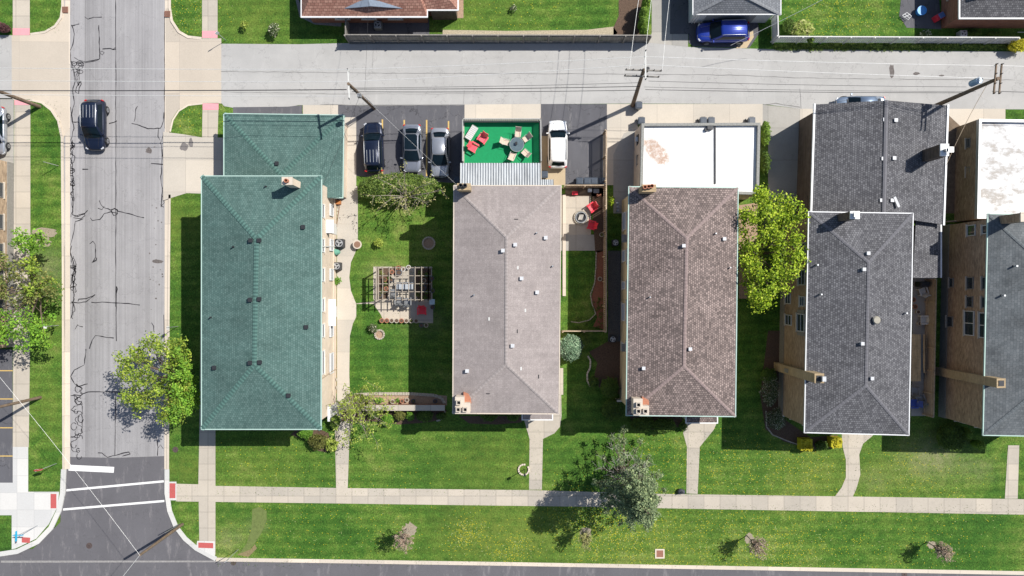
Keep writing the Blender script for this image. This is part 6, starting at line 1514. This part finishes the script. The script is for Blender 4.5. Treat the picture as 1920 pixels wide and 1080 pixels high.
def armchair(label, x, y, rz, mat, h0=0.02, cat='chair', grp=None):
    c = W(x, y, h0+.45); root = empty('armchair', (0, 0, 0), label, cat, grp); tl = Matrix.Rotation(R(-12), 3, 'X')
    MB().box((0, .02, .36), (.56, .58, .06), 0, Matrix.Rotation(R(8), 3, 'X')).build('seat', M[mat], root, bevel=.02)
    b = MB(); [b.box((-.24+.12*k, -.36-.02*abs(k-2), .66+.02*(2-abs(k-2))), (.105, .04, .66), 0, Matrix.Rotation(R(22), 3, 'X')) for k in range(5)]; b.build('backrest', M[mat], root)
    for sx in (-1, 1):
        MB().box((sx*.36, .0, .56), (.13, .74, .04)).build('armrest', M[mat], root, bevel=.015)
        MB().box((sx*.36, .30, .28), (.10, .06, .54)).build('leg', M[mat], root); MB().box((sx*.33, -.30, .26), (.08, .06, .5)).build('leg', M[mat], root)
    root.location = (c.x, c.y, h0); root.rotation_euler.z = rz; return root
DK = 2.93
armchair('coral armchair on the green deck, upper one beside the lounger', 905, 260, R(145), 'coral', DK, grp='coral armchairs on the green deck'); armchair('coral armchair on the green deck, lower one nearest the left railing', 888, 276, R(240), 'coral', DK, grp='coral armchairs on the green deck')
armchair('red armchair upper right of the round fire pit', 1110, 389, R(125), 'redpl', grp='red armchairs at the fire pit'); armchair('red armchair lower right of the round fire pit', 1109, 422, R(75), 'redpl', grp='red armchairs at the fire pit')
armchair('lone bright red chair on the shaded patio below the pergola', 791, 583, R(180), 'redpl')
def dining():
    tc = W(969, 271, DK+.72); t = empty('patio_table', (tc.x, tc.y, DK), 'round grey glass patio table on the green deck', 'table')
    MB().cyl((tc.x, tc.y, DK+.70), .62, .025, 28).build('tabletop', flat('table_glass', (.10, .14, .16), .12, 0, .8), t); MB().ring((tc.x, tc.y, DK+.69), .61, .65, .045, 28).build('rim', M['grey'], t)
    for a in (45, 135, 225, 315): MB().tube([(tc.x+.45*math.cos(R(a)), tc.y+.45*math.sin(R(a)), DK+.69), (tc.x+.55*math.cos(R(a)), tc.y+.55*math.sin(R(a)), DK)], .025, 6).build('leg', M['grey'], t)
    v = empty('lantern', (tc.x, tc.y+.05, DK+.73), 'small dark lantern standing on the round glass patio table', 'lantern'); MB().box((tc.x-.05, tc.y+.08, DK+.81), (.16, .22, .16)).build('cage', M['black'], v); MB().box((tc.x-.05, tc.y+.08, DK+.91), (.2, .26, .03)).build('lid', M['black'], v)
    for k, (ang, lb) in enumerate([(84, 'cream sling patio chair at the top of the round glass table'), (35, 'cream sling patio chair at the upper right of the round glass table'), (-42, 'cream sling patio chair at the lower right of the round glass table'), (-112, 'cream sling patio chair at the bottom of the round glass table'), (165, 'cream sling patio chair left of the round glass table')]):
        a = R(ang); root = empty('patio_chair', (0, 0, 0), lb, 'chair', 'cream patio chairs around the glass table')
        MB().box((0, .0, .42), (.5, .5, .03), 0, Matrix.Rotation(R(4), 3, 'X')).build('seat', M['fabric'], root, bevel=.01)
        MB().box((0, -.40, .70), (.5, .03, .62), 0, Matrix.Rotation(R(28), 3, 'X')).build('backrest', M['fabric'], root, bevel=.01)
        for sx in (-1, 1):
            MB().tube([(sx*.27, .26, 0), (sx*.27, .24, .62), (sx*.27, -.3, .64)], .018, 5).build('armrest', M['whitey'], root)
            MB().tube([(sx*.25, -.28, 0), (sx*.26, -.26, .42), (sx*.26, -.56, 1.0)], .018, 5).build('leg', M['whitey'], root)
        rd = .98; root.location = (tc.x+rd*math.cos(a), tc.y+rd*math.sin(a), DK); root.rotation_euler.z = a+math.pi/2
    c = W(884, 249, DK+.3); root = empty('lounger', (c.x, c.y, DK), 'pale grey sun lounger in the upper left corner of the green deck', 'lounger'); rz = R(58)
    MB().box((c.x, c.y, DK+.32), (1.35, .62, .05), rz).build('seat', M['whitey'], root, bevel=.02); u = Vector((math.cos(rz), math.sin(rz), 0)); n = Vector((-u.y, u.x, 0))
    b = MB(); [b.box((c.x+u.x*k*.16, c.y+u.y*k*.16, DK+.352), (.02, .56, .012), rz) for k in range(-4, 5)]; b.build('slats', M['grey'], root)
    for i in (-1, 1):
        for j in (-1, 1): p = c+u*.58*i+n*.26*j; MB().box((p.x, p.y, DK+.15), (.05, .05, .3)).build('leg', M['whitey'], root)
dining()
c = W(1089, 408); t = empty('fire_pit', (c.x, c.y, 0), 'round fire pit ringed by stones on the pale side patio', 'fire pit')
b = MB()
for k in range(20): a = R(18*k); b.box((c.x+.62*math.cos(a), c.y+.62*math.sin(a), .1), (.1, .17, .2), a)
b.build('stone_ring', M['stone'], t); MB().cyl((c.x, c.y, .02), .52, .1, 24).build('ash_bed', M['dark'], t); MB().ring((c.x, c.y, .2), .46, .54, .08, 24).build('metal_ring', M['grey'], t)
b = MB(); [b.tube([(c.x-.25+.1*k, c.y-.22, .22), (c.x-.1+.1*k, c.y+.25, .24)], .05, 6) for k in range(4)]; b.build('logs', flat('ash_log', (.45, .43, .40), .9, var=.3), t)
# pergola
def pergola():
    h = 2.35; a, b_ = W(706, 502, h), W(803, 562, h); root = empty('pergola', ((a.x+b_.x)/2, (a.y+b_.y)/2, 0), 'pale slatted wooden pergola over the garden patio', 'pergola'); mt = flat('pale_timber', (.31, .27, .22), .8, var=.2)
    for x in (a.x, b_.x): 
        for dx in (0, .17 if x == a.x else -.0): 
            MB().box((x+dx, (a.y+b_.y)/2, h), (.09, abs(a.y-b_.y)+.2, .14)).build('beam', mt, root)
    for k in range(1, 8):
        if k in (2, 4): pass
        x = a.x+(b_.x-a.x)*k/8; MB().box((x, (a.y+b_.y)/2, h+.10), (.06, abs(a.y-b_.y)+.2, .09)).build('rafter', mt, root)
    for k in range(5):
        y = a.y+(b_.y-a.y)*k/4; MB().box(((a.x+b_.x)/2+(.12 if k == 0 else 0), y, h-.06-.001*k), (b_.x-a.x+.5, .06, .08)).build('cross_slat', mt, root)
    for x in (a.x+.05, b_.x-.05):
        for y in (a.y, (a.y+b_.y)/2, b_.y): MB().box((x, y, h/2), (.1, .1, h)).build('post', mt, root)
    # furniture under it
    c = W(759, 536, .75); t = empty('garden_table', (c.x, c.y, 0), 'long table under a pale cover below the pergola', 'table')
    MB().box((c.x, c.y, .74), (1.55, .65, .05)).build('tabletop', flat('pale_cover', (.34, .37, .41), .7, var=.15), t, bevel=.02)
    for dx in (-.65, .65):
        for dy in (-.25, .25): MB().box((c.x+dx, c.y+dy, .36), (.06, .06, .72)).build('leg', M['grey'], t)
    for x, y, lb in ((748, 563, 'dark garden chair, left of two below the covered table'), (763, 565, 'grey garden chair, right of two below the covered table'), (738, 548, 'dark garden chair at the lower left of the covered table')): armchair(lb, x, y, R(0), 'grey')
pergola()
def pot(x, y, r=.19, h=.3, mat='terra', label='', plant=None, grp='round flower pots'):
    c = W(x, y, h); t = empty('flower_pot', (c.x, c.y, 0), label, 'flower pot', grp); MB().tube([(c.x, c.y, .03), (c.x, c.y, h)], [r*.72, r], 14).build('pot', M[mat], t)
    MB().ring((c.x, c.y, h-.02), r*.8, r*1.1, .05, 16).build('rim', M[mat], t); MB().cyl((c.x, c.y, h+.002), r*.8, .012, 12).build('soil', M['mulch'], t)
    if plant: leaves('plant', L[plant], [(c.x, c.y, h+.1, r*.9)], 600, .08, t)
names = ['first', 'second', 'third', 'fourth', 'fifth', 'sixth', 'seventh', 'eighth']
for k in range(8): pot(716+9.2*k, 601+.1*k, .20, .35, 'terra' if k in (0, 1, 4) else 'stone', names[k]+' flower pot from the left in the row below the pergola', 'shrub' if k == 6 else None)
for k, (x, y, m, lb) in enumerate([(790, 610, 'bin', 'dark flower pot below the pot row, left of a pair'), (799, 610, 'stone', 'grey flower pot below the pot row, right of a pair'), (736, 753, 'stone', 'pale pot left of the pair of pots above the brick wall'), (754, 752, 'terra', 'terracotta pot in the pair above the brick wall'), (763, 750, 'stone', 'grey pot of the pair above the brick wall'), (775, 752, 'bin', 'dark pot on the shadow edge above the brick wall'), (816, 752, 'bin', 'dark pot near the right end of the bed above the brick wall'), (681, 752, 'stone', 'pot among yellow plants above the brick wall, left one'), (692, 752, 'stone', 'pot among yellow plants above the brick wall, right one'),
        (747, 502, 'terra', 'brown pot at the top edge of the pergola'), (756, 505, 'whitey', 'white pot at the top edge of the pergola, left one'), (766, 501, 'whitey', 'white pot at the top edge of the pergola, right one'), (748, 511, 'bin', 'large dark pot just inside the top of the pergola'), (722, 524, 'terra', 'brown pot under the left side of the pergola, upper one'), (724, 541, 'terra', 'brown pot under the left side of the pergola, middle one'), (735, 510, 'terra', 'brown pot near the top left inside the pergola'), (734, 525, 'bin', 'dark pot beside the brown pot under the pergola'), (713, 554, 'bin', 'dark pot in the lower left corner of the pergola'), (794, 540, 'bin', 'big dark planter under the right side of the pergola'), (795, 526, 'stone', 'pale pot under the right side of the pergola'), (810, 522, 'bin', 'dark pot right of the pergola, upper one'), (811, 545, 'bin', 'dark pot right of the pergola, middle one'), (811, 576, 'bin', 'dark pot below the pale blue box beside the pergola'),
        (626, 712, 'stone', 'round grey pot by the cream wall, upper of two'), (626, 727, 'stone', 'round pale pot by the cream wall, lower of two'), (1128, 440, 'stone', 'small round pot by the fence in the fire pit yard'), (1125, 523, 'stone', 'small ring pot on the red mulch by the fence')]):
    pot(x, y, .26 if 'big' in lb or 'large' in lb or 'cream wall' in lb else .19, .35, m, lb, 'shrub' if k % 4 == 1 else None)
b = MB(); 
c = W(810, 566, .6); t = empty('side_table', (c.x, c.y, 0), 'small pale blue square table at the lower right pergola corner', 'table'); MB().box((c.x, c.y, .55), (.5, .5, .05)).build('tabletop', flat('pale_blue', (.42, .56, .66), .5), t, bevel=.02)
for dx in (-.2, .2):
    for dy in (-.2, .2): MB().box((c.x+dx, c.y+dy, .28), (.05, .05, .52)).build('leg', M['grey'], t)
c = W(672, 459); t = empty('birdbath', (c.x, c.y, 0), 'round stone planter beside the curved garden path', 'planter'); MB().tube([(c.x, c.y, 0), (c.x, c.y, .4), (c.x, c.y, .5)], [.3, .32, .42], 20).build('bowl', M['curb'], t); MB().cyl((c.x, c.y, .49), .3, .03, 18).build('soil', flat('soil_brown', (.22, .13, .09), .95), t)
c = W(628, 472, .9); t = empty('parasol', (c.x, c.y, 0), 'small faded green cloth heap beside the upper air conditioner', 'garden cover'); b = MB(); b.blob((c.x, c.y, .5), (.38, .3, .45), 14, 8, .16, .02); b.build('cloth', flat('faded_green_cloth', (.13, .33, .25), .8, var=.25, vs=9), t)
c = W(613, 447, 0); t = empty('wooden_box', W(638, 380), 'open orange brown wooden box beside the cream wall', 'box'); c = W(636, 380); MB().box((c.x-.1, c.y, .22), (.62, .38, .4)).build('box', flat('orange_wood', (.38, .15, .05), .7), t)
for i, dx in enumerate((0, .32)):
    pass
a, b_ = W(626, 440), W(634, 386); t = empty('ladder', ((a.x+b_.x)/2, (a.y+b_.y)/2, 0), 'rusty ladder lying on the concrete beside the cream wall', 'ladder'); v = b_-a; n = Vector((-v.y, v.x, 0)).normalized()*.16
for s_ in (-1, 1): MB().tube([a+n*s_+Vector((0, 0, .08)), b_+n*s_+Vector((0, 0, .08))], .025, 5).build('rail', flat('ladder_brown', (.25, .15, .08), .7), t)
for k in range(8): p = a+v*((k+.5)/8); MB().tube([p-n+Vector((0, 0, .081)), p+n+Vector((0, 0, .081))], .016, 5).build('rung', flat('ladder_brown', (.25, .15, .08), .7), t)
def brickstack(x, y, lb): 
    c = W(x, y); b = MB(); [b.box((c.x+.12*i, c.y+.16*j, .1), (.1, .2, .2)) for i in range(2) for j in range(2)]; tag(b.build('concrete_block', M['stone']), lb, 'blocks')
brickstack(626, 655, 'small pile of dark blocks on the brick strip by the cream wall')
# top right yard: ball, chair, red cooler etc
def basin(x, y, r, mat, lb, nm='paddling_pool', cat='tub'):
    c = W(x, y, .4); t = empty(nm, (c.x, c.y, 0), lb, cat); MB().tube([(c.x, c.y, .02), (c.x, c.y, .45)], [r*.85, r], 16).build('tub', M[mat], t); MB().ring((c.x, c.y, .44), r*.85, r*1.05, .05, 18).build('rim', M[mat], t); MB().cyl((c.x, c.y, .40), r*.86, .03, 16).build('lid', flat('tub_blue_light', (.08, .38, .72), .4), t)
basin(1728, 20, .42, 'blue', 'bright blue round tub on the dark patio at the top right')
c = W(1762, 29, .5); t = empty('play_house', (c.x, c.y, 0), 'red plastic play box with a blue lid beside the brick house', 'play box'); MB().box((c.x-.05, c.y-.12, .35), (.75, .55, .7), R(30)).build('box', M['redpl'], t, bevel=.05); MB().box((c.x+.05, c.y-.06, .74), (.5, .5, .12), R(30)).build('lid', flat('lid_blue', (.10, .17, .36), .4), t, bevel=.03)
c = W(1700, 31, .3); t = empty('folding_chair', (c.x, c.y, 0), 'white folded lawn chair lying on the dark patio at the top right', 'chair')
MB().tube([c+Vector((-.4, .1, 0)), c+Vector((0, .35, .05)), c+Vector((.45, .05, 0)), c+Vector((.15, -.3, 0)), c+Vector((-.4, .1, 0))], .03, 5).build('frame', M['white'], t); MB().tube([c+Vector((-.3, -.1, .02)), c+Vector((.3, .2, .02))], .03, 5).build('leg', M['white'], t); MB().tube([c+Vector((-.2, .2, .02)), c+Vector((.25, -.15, .02))], .03, 5).build('leg', M['white'], t)
for x, y, lb in ((1828, 63, 'dark bush in the shade under the brick house'), (1865, 66, 'low dark bush under the brick house at the top right')): shrub(lb, x, y, 14, 5, .5, 'shrub')
shrub('pale shrub beside the dark fence end at the top right patio', 1735, 63, 11, 6, .6, 'whitefl', core=False)
# trash bag, side yard clutter
c = W(1277, 922, .25); t = empty('trash_bag', (c.x, c.y, 0), 'dark grey bag lying where the brown building path meets the sidewalk', 'bag'); b = MB(); b.blob((c.x, c.y, .22), (.38, .27, .24), 12, 7, .18, .012); b.build('bag', flat('bag_grey', (.06, .065, .08), .4), t); MB().cyl((c.x+.05, c.y+.02, .38), .07, .14, 8, .12).build('knot', M['black'], t)
c = W(858, 338, .5); t = empty('trash_can', (c.x, c.y, 0), 'grey round cornered trash can left of the corrugated roof', 'trash can'); MB().tube([(c.x, c.y, .02), (c.x, c.y, .8)], [.24, .3], 14).build('body', M['grey'], t); MB().cyl((c.x, c.y, .8), .31, .06, 16, .2).build('lid', M['bin'], t)
a = W(1716, 640, .3)
c = W(1719, 670, .8); t = empty('deck_platform', (c.x, c.y, 0), 'light wooden deck platform beside the charcoal roof', 'deck'); q0, q1 = W(1704, 627, .8), W(1727, 715, .8); b = MB()
k = 0; y = q1.y
while y < q0.y: b.box(((q0.x+q1.x)/2, y+.07, .76), (q1.x-q0.x, .13, .05)); y += .145
b.build('boards', M['ltwood'], t); MB().box((q1.x+.28, (q0.y+q1.y)/2+.4, .8), (.1, abs(q0.y-q1.y)-.8, .1)).build('rail', M['ltwood'], t); MB().box((q1.x+.0, (q0.y+q1.y)/2, .36), (.1, abs(q0.y-q1.y)-.1, .68)).build('skirt', M['grwood'], t)
for px_, py_, lb, mt in ((1731, 546, 'white slatted chair on the shaded patio beside the charcoal roof', 'whitey'), (1733, 600, 'pale chair near the pots on the shaded patio beside the charcoal roof', 'whitey'), (1714, 757, 'blue garden chair on the shaded patio at the lower end', 'lidb'), (1716, 733, 'grey garden chair on the shaded patio above the blue one', 'grey'), (1726, 748, 'dark folded garden chair beside the blue one', 'grey')):
    if mt == 'lidb': M['lidb'] = flat('chair_blue', (.05, .09, .35), .5)
    armchair(lb, px_, py_, R(random.choice((0, 90, 20))), mt)
for x, y, lb in ((1713, 562, 'brown pot on the shaded patio beside the charcoal roof, top one'), (1716, 575, 'pot on the shaded patio beside the charcoal roof, second one'), (1722, 585, 'grey pot on the shaded patio beside the charcoal roof, third one'), (1725, 607, 'pale ring pot on the shaded patio beside the charcoal roof, lowest one')): pot(x, y, .2, .35, 'terra' if y < 580 else 'stone', lb)
c = W(1730, 533, .6); t = empty('grill', (c.x, c.y, 0), 'black covered grill on the shaded patio beside the porch roof', 'grill'); MB().box((c.x, c.y, .5), (.9, .5, .9)).build('body', M['black'], t, bevel=.08); MB().box((c.x, c.y, 1.0), (.8, .45, .14)).build('lid', M['dark'], t, bevel=.05)
c = W(1804, 385, .6); t = empty('play_slide', (c.x, c.y, 0), 'dark green covered garden bench in the shaded yard at the right', 'bench'); MB().box((c.x, c.y+.2, .4), (.45, 2.2, .08)).build('seat', flat('dark_green', (.02, .10, .06), .6), t)
for dy in (-.8, 1.1): MB().box((c.x, c.y+dy, .2), (.4, .08, .36)).build('leg', M['dark'], t)
MB().box((c.x-.25, c.y+.2, .65), (.06, 2.2, .45)).build('backrest', flat('dark_green', (.02, .10, .06), .6), t)
edg = MB(); a, b_ = W(1773, 416, .2), W(1852, 409, .2); edg.tube([a+Vector((0, 0, .1)), b_+Vector((0, 0, .1))], .07, 6); tag(edg.build('timber_rail', M['tanwood']), 'tan timber rail between the yard and the blue grey roofed building', 'rail')
# things stored behind the slatted fence
for x, y, w_, d_, h_, mt, lb in ((1078, 362, .5, .3, .3, 'redpl', 'red toy lying in the shade behind the trash cart fence'), (1106, 357, .35, .3, .4, 'silver', 'pale metal box in the shade behind the trash cart fence'), (1118, 358, .5, .35, .35, 'grey', 'grey crate in the shade behind the trash cart fence'), (1123, 366, .4, .2, .3, 'terra', 'reddish planter box in the shade behind the trash cart fence')):
    c = W(x, y, h_); t = empty('storage_box', (c.x, c.y, 0), lb, 'box'); MB().box((c.x, c.y, h_/2+.02), (w_, d_, h_)).build('box', M[mt], t, bevel=.03); MB().box((c.x, c.y, h_+.035), (w_*1.05, d_*1.05, .03)).build('lid', M[mt], t)
# gas meters
for x, y, lb in ((1160, 388, 'cluster of grey gas meters on the wall left of the brown roof'), (601+20, 447, 'grey meter cluster on the cream wall beside the upper air conditioner')):
    c = W(x, y, 1.0); t = empty('gas_meter', (c.x, c.y, .0), lb, 'meter'); MB().tube([(c.x-.2, c.y-.4, .2), (c.x-.2, c.y-.4, 1.2), (c.x-.2, c.y+.4, 1.2)], .03, 6).build('pipe', M['grey'], t)
    for k in range(3): MB().box((c.x-.1, c.y-.35+.33*k, 1.0), (.3, .24, .35)).build('meter_body', M['grey'], t, bevel=.04)
